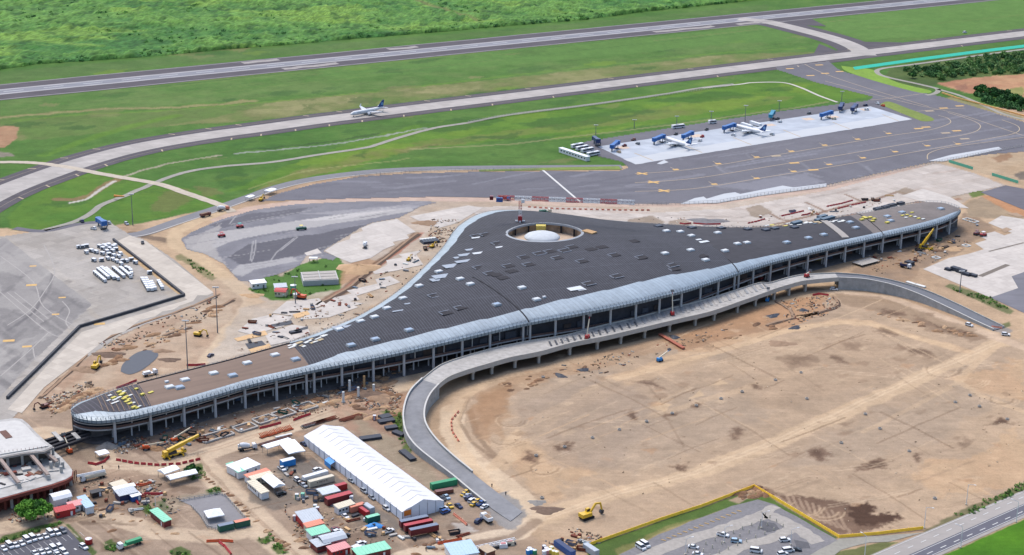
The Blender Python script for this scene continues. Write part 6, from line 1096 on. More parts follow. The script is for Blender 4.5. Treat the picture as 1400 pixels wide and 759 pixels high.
# ground support units on the stands
def gse(px, py, d, col, label, s_=1.):
    t = thing('apron_tractor', label, 'tractor', G(px, py), head(px, py, *d)); t.scale = (s_,)*3
    part('body', 'gse', lambda m: m.extr([(-2, .4), (-2, 1.1), (-.2, 1.2), (.1, 2.1), (1.4, 2.1), (1.7, 1.2), (2.1, 1.0), (2.1, .4)], -.9, .9), pm(col), t); part('cab_glass', 'gseg', lambda m: m.box((.75, 0, 1.7), (1.1, 1.84, .5)), glass, t); part('deck', 'gsed', lambda m: m.box((-1.1, 0, 1.25), (1.5, 1.5, .2)), darkst, t); wheels(t, 'g', (-1.3, 1.3), 1.8, .36, .25)
for x, y, d, c, lb in ((846, 209, (6, 2), 'tan', 'beige apron tractor below the leftmost blue bridge'), (853.5, 200.5, (5, -1), 'maroon', 'dark red apron tractor right of the leftmost blue bridge'), (866, 192.3, (5, -1), 'brown', 'brown apron tractor left of the wing of the left airliner, farther one'), (872, 197.8, (6, 2), 'grey', 'grey apron tractor near the left airliner, nearer one'), (957, 193.5, (6, -2), 'white', 'white apron tractor between the two parked airliners'), (960, 188, (6, -2), 'red', 'red apron tractor between the two parked airliners'), (1003, 186, (6, 1), 'white', 'white apron tractor under the left wing of the right airliner'), (1055.5, 185, (4, 1), 'silver', 'silver apron tractor at the tail of the right airliner'), (1066, 167.6, (6, -1), 'white', 'white apron tractor beside the turquoise stairs'), (1063, 163.8, (4, -1), 'black', 'dark apron tractor behind the white one by the turquoise stairs'), (1106, 156, (4, -1), 'grey', 'grey apron tractor alone left of the far stands'), (1140, 163.5, (5, 0), 'cream', 'cream apron tractor right of the far blue bridge'), (1184.5, 150.8, (6, 0), 'white', 'white apron tractor at the right end of the stands'), (1183, 145, (4, 0), 'navy', 'dark blue apron tractor at the rear corner of the stands'), (924, 184.8, (3, -1), 'black', 'dark apron tractor on the road behind the left airliner'), (1199, 142.5, (7, 2), 'white', 'white apron tractor on the turf island tip'), (1207, 145.5, (6, 2), 'orange', 'orange apron tractor on the turf island tip'), (966, 178.5, (5, -2), 'black', 'black apron tractor left of the right airliner'), (128, 314, (6, 1), 'white', 'white apron tractor left of the bridge on the left apron'), (148, 306.5, (5, 1), 'silver', 'silver apron tractor behind the bridge on the left apron'), (112, 304, (5, 3), 'navy', 'dark blue apron tractor at the top of the left apron')): gse(x, y, d, c, lb)
# ---------------------------------------------------------------- baggage containers on dollies
def uld(px, py, d, label, group, s_=1.):
    t = thing('baggage_container', label, 'container', G(px, py), head(px, py, *d), group)
    part('body', 'uld', lambda m: m.extr([(-1.45, .55), (-1.45, 2.25), (1.45, 2.25), (1.45, .55)], -.95, .95), pm('white'), t); part('curtain', 'uldc', lambda m: m.box((.2, -.97, 1.3), (2.2, .05, 1.2)), mat('curtain grey', lin(96, 100, 108), .15, 1), t); part('dolly', 'uldd', lambda m: m.box((0, 0, .4), (3.1, 1.7, .16)), darkst, t); wheels(t, 'u', (-1.1, 1.1), 1.8, .26, .18)
for x, y in ((105, 233), (130, 232), (165, 225), (165, 275), (205, 262), (243, 273), (295, 285), (345, 293), (385, 302), (270, 228), (298, 245), (322, 232), (352, 248), (380, 232), (400, 252), (330, 268), (375, 266), (437, 287), (425, 310), (378, 333), (336, 325), (285, 337), (225, 338), (408, 348), (443, 370), (482, 345), (457, 345), (523, 333), (557, 357), (310, 222), (345, 218), (395, 222)):
    uld(90+x/5.84, 300+y/5.84, random.choice([(5, -.5), (5, 1.5), (4, 2.5)]), 'white baggage container in the loose cluster at the top of the left apron', 'baggage containers in the loose cluster')
for r_ in ((235, 440, 6), (262, 415, 6), (290, 405, 7), (325, 412, 7), (385, 405, 6), (440, 405, 6)):
    for k in range(r_[2]): uld(90+(r_[0]+k*15)/5.84, 300+(r_[1]+k*12.5)/5.84, (4.5, 3.6), 'white baggage container in the parked diagonal trains on the left apron', 'baggage containers in diagonal trains')
for k, (x, y) in enumerate(((485, 402), (505, 410), (520, 425), (525, 447), (520, 470))): uld(90+x/5.84, 300+y/5.84, ((4, 2), (4, 3), (3, 5), (1, 5), (-1, 5))[k], 'white baggage container in the curved train beside the diagonal trains', 'baggage containers in the curved train')
for x0, y0, n_ in ((612, 492, 6), (642, 492, 6), (685, 518, 4), (742, 512, 4)):
    for k in range(n_): uld(90+(x0+k*9)/5.84, 300+(y0+k*16)/5.84, (2.5, 4.5), 'white baggage container in the small group near the dark barrier corner', 'baggage containers near the barrier corner')
uld(204.7, 375, (5, -.5), 'single white baggage container against the dark barrier', 'lone baggage container')
# ---------------------------------------------------------------- shipping containers, trailers and cabins
def container(px, py, d, col, label, L=12.2, roof=None, name='shipping_container', cat='container', z=0, h=2.6, wdt=2.44, wheelsx=None, text=None):
    p = G(px, py); p.z = z; t = thing(name, label, cat, p, head(px, py, *d)); z0 = 1.1 if wheelsx else .12
    part('body', 'cont%.1f%.1f%.1f%.1f' % (L, h, z0, wdt), lambda m: m.box((0, 0, z0+h/2), (L, wdt, h)), pm(col, .6), t)
    part('roof', 'contr%.1f%.1f%.1f%.1f' % (L, h, z0, wdt), lambda m: m.box((0, 0, z0+h+.03), (L-.1, wdt-.1, .06)), pm(roof or col, .6), t)
    n_ = int(L/.6)
    for s_ in (-1, 1): part('corrugated_side', 'conts%.1f%.1f%.1f%.1f%d' % (L, h, z0, wdt, s_), lambda m, s_=s_: [m.box((-L/2+.4+k*.6, s_*(wdt/2+.02), z0+h/2), (.3, .05, h-.3)) for k in range(n_)], pm(col, .6), t)
    for s_ in (-1, 1): part('door', 'contd%.1f%.1f%.1f%.1f%d' % (L, h, z0, wdt, s_), lambda m, s_=s_: m.box((L/2+.03, s_*wdt*.24, z0+h/2), (.06, wdt*.45, h-.2)), pm(col, .6), t)
    if wheelsx: part('chassis', 'contc%.1f' % L, lambda m: m.box((0, 0, .9), (L, 1.2, .3)), darkst, t); wheels(t, 'k', wheelsx, 2.5, .5, .35)
    if text:
        for k in range(text): part('lettering', 'ltg%d' % (k % 3), lambda m, k=k: [m.box((0, -wdt/2-.06, z0+1.5), (.16, .04, .8)), m.box((.35, -wdt/2-.06, z0+1.5+(.3 if k % 3 else 0)), (.5, .04, .16)), m.box((.5 if k % 2 else .25, -wdt/2-.06, z0+1.5), (.16, .04, .8 if k % 3 else .4))], darkst, t, (-2.6+k*1.1, 0, 0))
    return t
TD = (37, -7.8)
container(606.5, 665.5, (33.4, -7), 'green', 'bright green container beside the ramp wall')
container(566, 719.5, TD, 'maroon', 'dark red trailer with blue-grey roof, farthest of three at the tent end', 12.6, 'slate', 'trailer', 'trailer', wheelsx=(-5, -3.8)); container(571.8, 725, TD, 'maroon', 'dark red trailer with red roof, middle of three at the tent end', 12.6, 'red', 'trailer', 'trailer', wheelsx=(-5, -3.8)); container(579.3, 731, TD, 'maroon', 'dark red trailer with grey roof, nearest of three at the tent end', 12.6, 'slate', 'trailer', 'trailer', wheelsx=(4.2, 5.3))
container(607, 674.5, (18, -3), 'brown', 'low dark brown container between the green one and the cars', 8, h=1.6); container(431, 655, (33, -9.5), 'white', 'white container behind the lettered cream one', 12.2); container(439, 661.5, (34, -9), 'cream', 'cream container with dark lettering on its side', 12.2, text=5)
container(463, 686, (33, -9), 'maroon', 'dark red container half under a grey tin roof', 12.2, 'red', wdt=3.2, h=3); container(465, 670, (11, -3), 'red', 'short red container behind the one with the tin roof', 6); container(488, 698, (21, -6), 'salmon', 'orange container beside the white cabin', 7); container(498, 703.5, (11, 7.5), 'red', 'narrow red container behind the green one with blue tarp', 6, h=2.3, wdt=1.8); container(504, 699, (12, 8), 'silver', 'grey container right of the narrow red one', 6); container(509.5, 713, (19, -5), 'dkgreen', 'green container behind the blue tarpaulin heap', 6, 'mint')
container(309, 724.5, (20, -4.5), 'dkgreen', 'dark green container with grey roof at the gravel yard', 6.5, 'slate'); container(331, 719.5, (20, -4.5), 'dkgreen', 'dark green container with orange roof at the gravel yard', 6.5, 'salmon'); container(772, 754, (24, 17), 'blue', 'dark blue container with white mark at the bottom edge', 12.2, 'navy'); container(808, 756, (18, 12), 'silver', 'silver container at the lower end of the yellow fence', 8)
container(393.5, 636.5, (20, -5), 'sky', 'bright blue container with white top below the L-shaped roof', 6.5, 'white', h=2.9, wdt=3)
def cabin(px, py, d, L, wdt, h, col, roof, label, slope=.5, name='site_cabin', over=.35, win=3, arch=False, shift=0, cat='cabin'):
    t = thing(name, label, cat, G(px, py), head(px, py, *d)); part('wall', 'cw%.2f%.2f%.2f' % (L, wdt, h), lambda m: m.box((0, 0, h/2), (L, wdt, h)), pm(col, .7), t)
    a, b = L/2+over, wdt/2+over
    def rf(m):
        if arch: pr = [(-b, h), (-b*.6, h+slope*.7), (0, h+slope), (b*.6, h+slope*.7), (b, h)]
        else: pr = [(-b, h+.02), (b, h+slope)]
        n_ = len(pr)
        for x in (-a, a): m.v += [(x, y, z) for y, z in pr]+[(x, y, z+.14) for y, z in pr]
        q = 2*n_; m.f = [(i+n_, i+n_+1, q+i+n_+1, q+i+n_) for i in range(n_-1)]+[(i+1, i, q+i, q+i+1) for i in range(n_-1)]+[(0, n_, q+n_, q), (n_-1, q+n_-1, q+2*n_-1, 2*n_-1)]
        for o in (0, q): m.f += [(o+i, o+i+1, o+i+1+n_, o+i+n_) for i in range(n_-1)]
    r_ = part('roof', 'crf%.2f%.2f%.2f%.1f%d%.1f' % (L, wdt, h, slope, arch, over), rf, mat('roofing '+roof, lin(*PAL[roof], .66), .10, .9, .55, spec=.4), t)
    part('roof_ribs', 'crr%.2f%.2f%.2f%.1f%.1f' % (L, wdt, h, slope, over), lambda m: [m.bar((-a+.4+k*(2*a-.8)/8, -b, h+.2), (-a+.4+k*(2*a-.8)/8, b, h+slope+.16), .09, .08) for k in range(9)], mat('roofing '+roof, lin(1, 1, 1)), r_) if not arch else None
    part('door', 'cdr%.2f%.2f' % (L, wdt), lambda m: m.box((L*.3, -wdt/2-.03, 1.02), (.9, .07, 2.0)), pm('white' if col != 'white' else 'grey'), t)
    for k in range(win): part('window', 'cwi%.2f%d' % (wdt, win), lambda m: m.box((0, -wdt/2-.03, h*.6), (1.0, .07, .9)), glass, t, (-L*.4+k*L*.6/max(win, 1), 0, 0))
    return t
cabin(471, 699, (16, -5), 8, 3.4, 3, 'white', 'cream', 'white cabin with dark doorway beside the orange container'); cabin(423, 715, (20, -4.5), 8.5, 9, 3, 'red', 'silver', 'red cabin under a broad pale tin roof', 1.0); cabin(429, 724.5, (19, -5), 7.5, 3.4, 2.8, 'cream', 'salmon', 'cabin with orange roof strip between tin roof and green roof', .3); cabin(435, 735, (20, -5), 8, 5.5, 3, 'white', 'mint', 'white cabin with pale green roof beside the track', .4)
cabin(454, 744, (24, -6), 10, 6.5, 3, 'pink', 'silver', 'cabin under the grey arched roof', 1.3, arch=True); cabin(438, 750, (14, -4), 6, 6, 2.8, 'maroon', 'silver', 'dark red cabin left of the grey arched roof', .3); cabin(463, 757, (18, -5), 8, 4.5, 2.8, 'red', 'pink', 'pink roofed cabin at the bottom edge', .4); cabin(508, 760, (38, -9), 14, 6, 3, 'maroon', 'mint', 'long cabin row with pale green roof at the bottom edge', .4, win=5); cabin(490, 757, (10, 6), 5, 2.6, 2.6, 'maroon', 'white', 'narrow dark red cabin left of the pale green roof at the bottom edge', .2)
cabin(333, 645, (22, -8), 11.5, 9, 3.2, 'white', 'white', 'white cabin with a broad flat white roof beside the dirt road', .2, win=2); cabin(322, 648, (16, 12), 11, 3, 3.1, 'white', 'mint', 'narrow cabin with green roof edging the dirt road', .2); cabin(352, 655.5, (26, -8), 11, 3.2, 3, 'white', 'salmon', 'white cabin with salmon roof between the green roof and the canopy', .2); cabin(357, 659, (22, -6), 10, 3.2, 3, 'cream', 'cream', 'cream cabin just below the salmon roof', .2); cabin(353, 674, (22, 19), 14, 3.4, 3, 'white', 'cream', 'long white cabin whose side faces the dirt road', .2, win=5)
cabin(83, 687, (20, -5), 7.6, 6, 3, 'white', 'white', 'white pavilion above the red cabin at lower left', 1.6, arch=True, win=0, name='pavilion', cat='pavilion'); cabin(88.5, 704, (22, -5), 8, 4, 2.9, 'red', 'red', 'red cabin with white door right of the broad tree', .3, win=1); cabin(104, 697, (16, -4), 6, 4, 2.8, 'white', 'pink', 'small cabin with pinkish roof beside the red one', .4); cabin(117.5, 695, (18, 22), 12, 3.2, 3, 'white', 'ltblue', 'long white cabin with pale blue roof at lower left', .25, win=0); cabin(131.5, 678, (12, -3), 4.4, 2.6, 2.2, 'black', 'black', 'small dark box hut near the white pavilion', .1, win=0); cabin(173, 681, (20, -5), 8, 5.5, 3, 'navy', 'silver', 'dark hut with a grey sheet roof in the fenced yard', .5, win=0); cabin(185, 683.5, (11, -3), 4, 3, 2.4, 'blue', 'white', 'small hut with white roof beside the dark hut', .4, win=0)
cabin(220, 713, (24, 20), 13, 3.2, 2.9, 'maroon', 'mint', 'narrow dark red cabin with green roof south of the yard', .25, win=4); cabin(163, 668, (14, -4), 6, 5, 2.2, 'cream', 'cream', 'low cream shed left of the fenced yard', .2, win=0); cabin(170, 672.5, (24, -5), 9, 2.6, 2.4, 'silver', 'white', 'white flat shed behind the dark hut', .1, win=0); cabin(631, 760, (30, -5), 11, 10, 3, 'white', 'ltblue', 'shed with a broad pale blue roof at the bottom edge', .8, win=0); cabin(666, 758, (12, 8), 5.5, 4, 2.4, 'brown', 'tan', 'small shed with tan roof at the bottom edge', .2, win=0)
cabin(383.5, 398, (16, -1), 7, 6, 3.2, 'white', 'silver', 'small white house left of the red roofed one', .5, win=2, name='small_house', cat='house'); cabin(384.5+52/4.467*0, 404, (14, 1), 6.5, 5.5, 3, 'cream', 'red', 'small house with a red roof on the grass patch', 1.3, arch=True, win=2, name='small_house', cat='house') if False else cabin(385, 404, (15, 1), 6.5, 5.5, 3, 'cream', 'red', 'small house with a red roof on the grass patch', 1.3, arch=True, win=2, name='small_house', cat='house')
cabin(353, 392.5, (18, -2), 8.5, 6, 3.2, 'white', 'white', 'white flat roofed hut at the left of the grass patch', .3, win=2)
# water works on the grass patch: two basins and roofs
t = thing('pump_station', 'walled pale grey pump station with four roof slabs on the grass patch', 'building', G(437, 384), head(437, 384, 40, -2)); MB().box((0, 0, 1.6), (21, 17, 3.2)).build('wall', mat('pump wall', lin(206, 206, 204), .1, .6), t)
for i in (-1, 1):
    for j in (-1, 0, 1): MB().box((i*5.1, j*5.4, 3.35), (9.4, 4.6, .3)).build('roof_slab', mat('pump roof', lin(190, 184, 176), .12, .6), t)
MB().box((0, 0, 3.5), (.5, 16.6, .5)).build('roof_kerb', MATS['pump wall'], t)
for x, y, lb in ((401, 395, 'pale green tank beside the pump station'), (405, 407, 'round pale slab hut right of the red roofed house')): t = thing('tank', lb, 'tank', G(x, y)); MB().cyl((0, 0, 0), (0, 0, 2.4), 1.8, 1.8, 14).build('shell', pm('mint' if x < 403 else 'cream', .6), t); MB().cyl((0, 0, 2.4), (0, 0, 2.7), 1.9, .4, 14).build('lid', pm('white'), t)
# canopies on posts
def canopy(px, py, d, L, wdt, h, rise, col, label, name='canopy', hip=False, cat='canopy'):
    t = thing(name, label, cat, G(px, py), head(px, py, *d)); a, b = L/2, wdt/2
    def rf(m):
        if hip: m.add([(-a, -b, h), (a, -b, h), (a, b, h), (-a, b, h), (0, 0, h+rise)], [(0, 1, 4), (1, 2, 4), (2, 3, 4), (3, 0, 4), (3, 2, 1, 0)])
        else: m.add([(-a, -b, h), (a, -b, h), (a, b, h), (-a, b, h), (-a, 0, h+rise), (a, 0, h+rise)], [(0, 1, 5, 4), (2, 3, 4, 5), (1, 2, 5), (3, 0, 4), (3, 2, 1, 0)])
    part('roof', 'cnp%.1f%.1f%.1f%.1f%d' % (L, wdt, h, rise, hip), rf, paint('canvas '+col, PAL[col], .6, .74), t)
    part('valance', 'cnv%.1f%.1f%.1f' % (L, wdt, h), lambda m: [m.box((0, s_*b, h-.15), (L, .06, .34)) for s_ in (-1, 1)]+[m.box((s_*a, 0, h-.15), (.06, wdt, .34)) for s_ in (-1, 1)], paint('canvas '+col, PAL[col], .6, .74), t)
    for sx in (-1, 1):
        for sy in (-1, 1): part('post', 'cnpost%.1f' % h, lambda m: m.cyl((0, 0, 0), (0, 0, h), .09, .09, 6), steel, t, (sx*(a-.2), sy*(b-.2), 0))
    return t
canopy(374, 667, (16, 13), 12, 5.5, 3.2, 1.2, 'white', 'white ridged canopy beside the long white cabin'); canopy(293, 709, (22, -4), 7, 7, 2.6, 2.0, 'white', 'white gazebo on the gravel yard', 'gazebo', True, 'gazebo'); canopy(231, 651, (20, -7), 8, 5.5, 3.2, .9, 'white', 'white tent behind, upper arm of the L by the dark tree'); canopy(249, 657.5, (36, -9), 13, 5, 3.2, 1.0, 'white', 'white tent in front, long arm of the L by the dark tree'); canopy(140, 625.5, (16, -4), 5, 5, 2.6, .4, 'white', 'small white shelter beside the gravel heap at the pier tip', 'shelter'); canopy(399, 622, (14, 15), 14, 8, 4.2, .3, 'white', 'flat white roof on posts behind the blue container'); canopy(380, 616, (34, -10), 14, 4.5, 3.8, .3, 'white', 'white roof strip forming the back of the L behind the blue container'); canopy(858.5+60, 431, (18, -3), 8, 4, 3, .2, 'white', 'white flat shelter standing on the viaduct deck', 'shelter').location.z = DZ
canopy(449, 679, (21, -5), 8.5, 7, 3.25, .3, 'silver', 'grey tin roof sheet over the left end of the dark red container'); canopy(370, 265, (12, -4), 8, 5, 3, .3, 'white', 'white shelter beside the yellow loader on the perimeter road', 'shelter'); canopy(342, 273.5, (12, -4), 6, 4, 2.8, .3, 'white', 'second white shelter left of the yellow loader on the perimeter road', 'shelter'); canopy(428.5, 358.5, (9, 0), 5, 3, 3, .3, 'white', 'small white shelter behind the pump station', 'shelter')
t = thing('terminal_hut', 'long white hut with a blue corner beside the four buses', 'hut', G(785, 214), head(785, 214, 36, 12)); MB().box((0, 0, 1.7), (34, 3.4, 3.4)).build('wall', pm('white', .6), t); MB().box((0, 0, 3.5), (34.6, 4, .25)).build('roof', pm('white', .5), t); MB().box((-7.5, 1.9, 1.8), (3, .5, 3.6)).build('blue_corner', pm('blue', .5), t)
for k in range(9): MB().box((-14+k*3.6, -1.73, 1.9), (1.6, .06, 1.0)).build('window', glass, t)
# ---------------------------------------------------------------- construction plant
def mobile_crane(px, py, d, label, boomL=15, el=18, az=180, s_=1.):
    t = thing('mobile_crane', label, 'crane', G(px, py), head(px, py, *d)); t.scale = (s_,)*3; Y = pm('yellow', .4)
    MB().box((0, 0, 1.15), (11.5, 2.6, .7)).build('carrier', Y, t); c = MB().extr([(4.2, 1.5), (4.2, 2.6), (5.3, 2.6), (5.9, 1.9), (5.9, 1.2), (4.2, 1.2)], -1.2, 1.2).build('driver_cab', Y, t); MB().box((5.2, 0, 2.2), (.9, 2.46, .5)).build('cab_window', glass, c)
    wheels(t, 'mc', (-4.6, -3.2, -1.4, 2.2, 3.6), 2.7, .62, .4)
    MB().box((-1.6, 0, 2.1), (5, 2.5, 1.2)).build('turntable', darkst, t); MB().box((-4.4, 0, 2.6), (1.8, 2.6, 1.9)).build('counterweight', Y, t); k = MB().box((.6, 1.3, 2.7), (1.8, 1.1, 1.7)).build('crane_cab', Y, t); MB().box((.8, 1.3, 3.0), (1.84, 1.14, .8)).build('cab_window', glass, k)
    a, e = R(az), R(el); u = Vector((math.cos(a)*math.cos(e), math.sin(a)*math.cos(e), math.sin(e))); o = Vector((-3.2, -.2, 3.4))*1 if az < 90 else Vector((3.0, -.2, 3.2))
    for i, (w_, q0, q1) in enumerate(((1.5, 0, .5), (1.2, .45, .78), (.95, .74, 1))): MB().bar(o+u*boomL*q0, o+u*boomL*q1, w_, w_*1.1).build('boom_section', Y, t)
    MB().box(tuple(o+u*boomL), (.9, 1.2, 1.3)).build('boom_head', darkst, t); MB().cyl(o+u*boomL, o+u*boomL-Vector((0, 0, 2)), .05, .05, 5).build('hook_line', darkst, t); MB().cyl((-1.5, -.2, 2.7), tuple(o+u*boomL*.35), .2, .16, 8).build('lift_cylinder', steel, t)
    for sx in (-3.8, 3.2):
        for sy in (-1, 1): MB().box((sx, sy*2.1, .9), (.4, 1.6, .4)).box((sx, sy*2.8, .5), (.6, .6, 1.0)).build('outrigger', Y, t)
mobile_crane(238, 623.5, (34, -10), 'yellow mobile crane with lowered boom in front of the pier', 17, 12, 0); mobile_crane(1266, 341, (14, 2), 'yellow mobile crane with raised boom at the far pier end', 16, 56, 40, .8)
def boom_lift(px, py, d, col, label, L=9, el=30, z=0, s_=1.):
    p = G(px, py, z); t = thing('boom_lift', label, 'boom lift', p, head(px, py, *d)); t.scale = (s_,)*3; m_ = pm(col)
    MB().box((0, 0, .8), (3.2, 2.0, .6)).build('chassis', m_, t); wheels(t, 'bl', (-1.1, 1.1), 2.3, .5, .4); MB().box((-.3, 0, 1.6), (2.8, 1.9, 1.0)).build('turret', m_, t); e = R(el); u = Vector((math.cos(e), 0, math.sin(e))); o = Vector((-1.0, 0, 2.1)); MB().bar(o, o+u*L, .45, .5).build('arm', pm('cream'), t); MB().bar(o+u*L*.9, o+u*(L+1.2), .3, .3).build('jib', m_, t); b = o+u*(L+1.5)
    MB().box(tuple(b), (1.1, 1.8, .12)).box((b.x-.5, b.y, b.z+.5), (.08, 1.8, 1)).box((b.x+.5, b.y, b.z+.5), (.08, 1.8, 1)).build('basket', steel, t)
for a in ((200, 614.5, (20, -2), 'orange', 'orange boom lift with level arm left of the yellow crane', 9, 4), (239, 604.5, (18, -6), 'orange', 'orange boom lift with raised arm behind the yellow crane', 10, 14), (95, 619, (-9, -9), 'orange', 'orange boom lift by the beams of the unfinished building', 7, 30)): boom_lift(*a)
boom_lift(803, 463, (2, -2), 'red', 'red boom lift on the viaduct deck, left of two', 9, 68, DZ); boom_lift(919, 431, (-2, -4), 'red', 'red boom lift on the viaduct deck, right of two', 10, 70, DZ); boom_lift(1103, 379, (8, -3), 'red', 'red lift at the eastern deck joint', 3, 12, DZ); boom_lift(902, 494, (17, -6), 'sky', 'blue boom lift on the earth below the viaduct', 7, 16); boom_lift(1049, 412, (2, -6), 'sky', 'blue scissor lift under the viaduct at right', 4, 70); boom_lift(1040, 383, (6, -2), 'maroon', 'dark red lift in the terminal bay at right', 3, 10)
def excavator(px, py, d, col, label, s_=1., reach=1.):
    t = thing('excavator', label, 'excavator', G(px, py), head(px, py, *d)); t.scale = (s_,)*3; m_ = pm(col, .5)
    for y in (-1.1, 1.1): MB().extr([(-2.1, .1), (-2.4, .5), (-2.1, .95), (2.1, .95), (2.4, .5), (2.1, .1)], y-.32, y+.32).build('track', tyre, t)
    MB().box((-.4, 0, 1.7), (3.8, 2.6, 1.2), 0, (.96, .94)).build('house', m_, t); MB().box((-2.2, 0, 1.75), (.9, 2.6, 1.3)).build('counterweight', m_, t); c = MB().box((.9, .75, 2.5), (1.5, 1.0, 1.7), 0, (.85, .9)).build('cab', m_, t); MB().box((1.0, .75, 2.6), (1.48, 1.04, .9)).build('cab_window', glass, c)
    MB().bar((1.2, -.2, 1.9), (3.6*reach, -.2, 4.7), .5, .7).bar((3.5*reach, -.2, 4.7), (5.6*reach, -.2, 4.3), .45, .6).build('boom', m_, t); MB().bar((5.6*reach, -.2, 4.5), (6.4*reach, -.2, 1.6), .4, .5).build('stick', m_, t); MB().extr([(6.0*reach, 1.7), (6.9*reach, 1.6), (6.8*reach, .5), (5.9*reach, .3), (5.6*reach, .9)], -.8, .4).build('bucket', darkst, t)
for a in ((802, 709, (12, -4), 'yellow', 'yellow excavator on the graded field near the yellow fence', 1.25), (131, 504, (8, -8), 'yellow', 'yellow excavator digging beside the dark pond', 1.1), (412, 408.5, (-12, -2), 'orange', 'orange excavator beside the red roofed house', 1.1), (271, 459.5, (8, 1), 'yellow', 'yellow excavator between the two masts behind the pier', .9), (559, 356.5, (6, -4), 'yellow', 'small yellow excavator between the new concrete bays', .7), (357, 274.5, (8, -5), 'yellow', 'yellow loader between two white shelters on the perimeter road', .8), (591, 338.5, (6, -2), 'yellow', 'yellow excavator beside the lined pit near the silver eave', .7), (60, 558, (-7, 2), 'brown', 'brown excavator above the unfinished building', .8)): excavator(*a)
def roller(px, py, d, col, label, canopy_c=None, L=4.6):
    t = thing('paving_machine', label, 'paving machine', G(px, py), head(px, py, *d)); m_ = pm(col); MB().box((0, 0, 1.3), (L, 2.2, 1.1), 0, (.92, .9)).build('body', m_, t)
    for x in (-L*.38, L*.38): MB().cyl((x, -1.1, .7), (x, 1.1, .7), .7, .7, 14).build('drum', darkst, t)
    for sx in (-.8, .8):
        for sy in (-.8, .8): MB().cyl((sx, sy, 1.8), (sx, sy, 3.1), .06, .06, 5).build('post', darkst, t)
    MB().box((0, 0, 3.15), (2.2, 2.0, .14)).build('canopy', pm(canopy_c or col), t)
roller(412, 314.5, (11, -1), 'dkgreen', 'green asphalt paver with yellow canopy on the fresh asphalt', 'lemon', 7); roller(328, 311.5, (9, -1), 'red', 'red roller with teal canopy on the new asphalt', 'teal'); roller(303, 324, (8, -1), 'red', 'smaller red roller left on the new asphalt'); roller(1344, 323, (8, -1), 'red', 'red machine beside the white pads at the far pier end', 'white'); roller(1335, 321, (6, -2), 'maroon', 'dark red machine left of the white pads at the far pier end')
def lorry(px, py, d, cabc, loadc, label, L=9., kind='flat'):
    t = thing('lorry', label, 'lorry', G(px, py), head(px, py, *d)); MB().box((-.6, 0, .95), (L-1.6, 1.2, .35)).build('chassis', darkst, t); wheels(t, 'l', (-L*.36, -L*.24, L*.33), 2.4, .5, .32)
    c = MB().extr([(L/2-2, .6), (L/2-2, 2.7), (L/2-.6, 2.75), (L/2, 1.7), (L/2, .6)], -1.2, 1.2).build('cab', pm(cabc), t); MB().box((L/2-.55, 0, 2.1), (.9, 2.3, .6)).build('windscreen', glass, c)
    if kind == 'mixer': MB().lathe([(.3, -2.6), (.9, -2.4), (1.25, -.8), (1.3, .6), (.9, 2.2), (.5, 2.4)], 16).build('drum', pm(loadc), t, (-1.2, 0, 2.5)).rotation_euler = (0, R(-76), 0); MB().box((-4, 0, 2.6), (.5, 1.2, 1.4)).build('hopper', pm(loadc), t)
    elif kind == 'pump':
        for k in range(3): MB().bar((-L*.45, -.5+k*.5, 2.7+.45*(k % 2)), (L*.62, -.5+k*.5, 3.1+.45*(k % 2)), .4, .45).build('boom_section', pm(loadc), t)
        MB().box((-1, 0, 1.6), (L-3, 2.2, .9)).build('bed', pm('cream'), t)
    elif kind == 'tip': MB().extr([(-L/2, 1.2), (-L/2, 2.6), (L/2-2.4, 2.6), (L/2-2.4, 1.2)], -1.2, 1.2).build('tipper_body', pm(loadc), t); MB().box((-1.1, 0, 2.62), (L-3.4, 2.1, .1)).build('load', mat('load soil', lin(150, 126, 104), .2, 1), t)
    else: MB().box((-1.1, 0, 1.25), (L-2.6, 2.4, .22)).build('bed', pm(loadc), t); MB().box((-1.6, 0, 1.9), (L-4.2, 2.0, 1.0)).build('load', pm(loadc), t)
lorry(338, 615, (25, -4), 'white', 'white', 'white concrete mixer lorry on the haul road', 9, 'mixer'); lorry(128, 655, (-34, 8), 'white', 'white', 'white concrete pump lorry with folded boom below the haul road', 12, 'pump'); lorry(178, 746.5, (-28, 9), 'white', 'green', 'white lorry carrying a green load on the lower track', 11); lorry(305, 288, (14, -2.5), 'salmon', 'white', 'pinkish tank lorry at the crossing of track and perimeter road', 9, 'mixer'); lorry(281, 296, (12, -3), 'brown', 'brown', 'brown digger lorry on the perimeter road verge', 8, 'tip'); lorry(1296, 357.5+10, (12, 2), 'silver', 'grey', 'grey lorry on the edge of the east stand', 7) if False else None
lorry(499, 338, (2, -10), 'white', 'white', 'white tank lorry on the new concrete bays', 9, 'mixer'); lorry(205, 513, (18, -4), 'white', 'white', 'white truck with roof frames behind the brown pier roof', 8, 'flat'); lorry(690, 273.5, (10, 1), 'sky', 'red', 'blue lorry with red load beside the crane jib', 8, 'tip'); lorry(1238, 366, (10, 2), 'white', 'navy', 'lorry with dark load on the earth west of the east stand', 7, 'tip'); lorry(745, 291.5, (12, -1), 'cream', 'dkgreen', 'cream and green lorry behind the roof opening', 9); lorry(665, 712, (-8, -6), 'white', 'white', 'boxy white lorry near the foot of the west ramp', 7, 'tip')
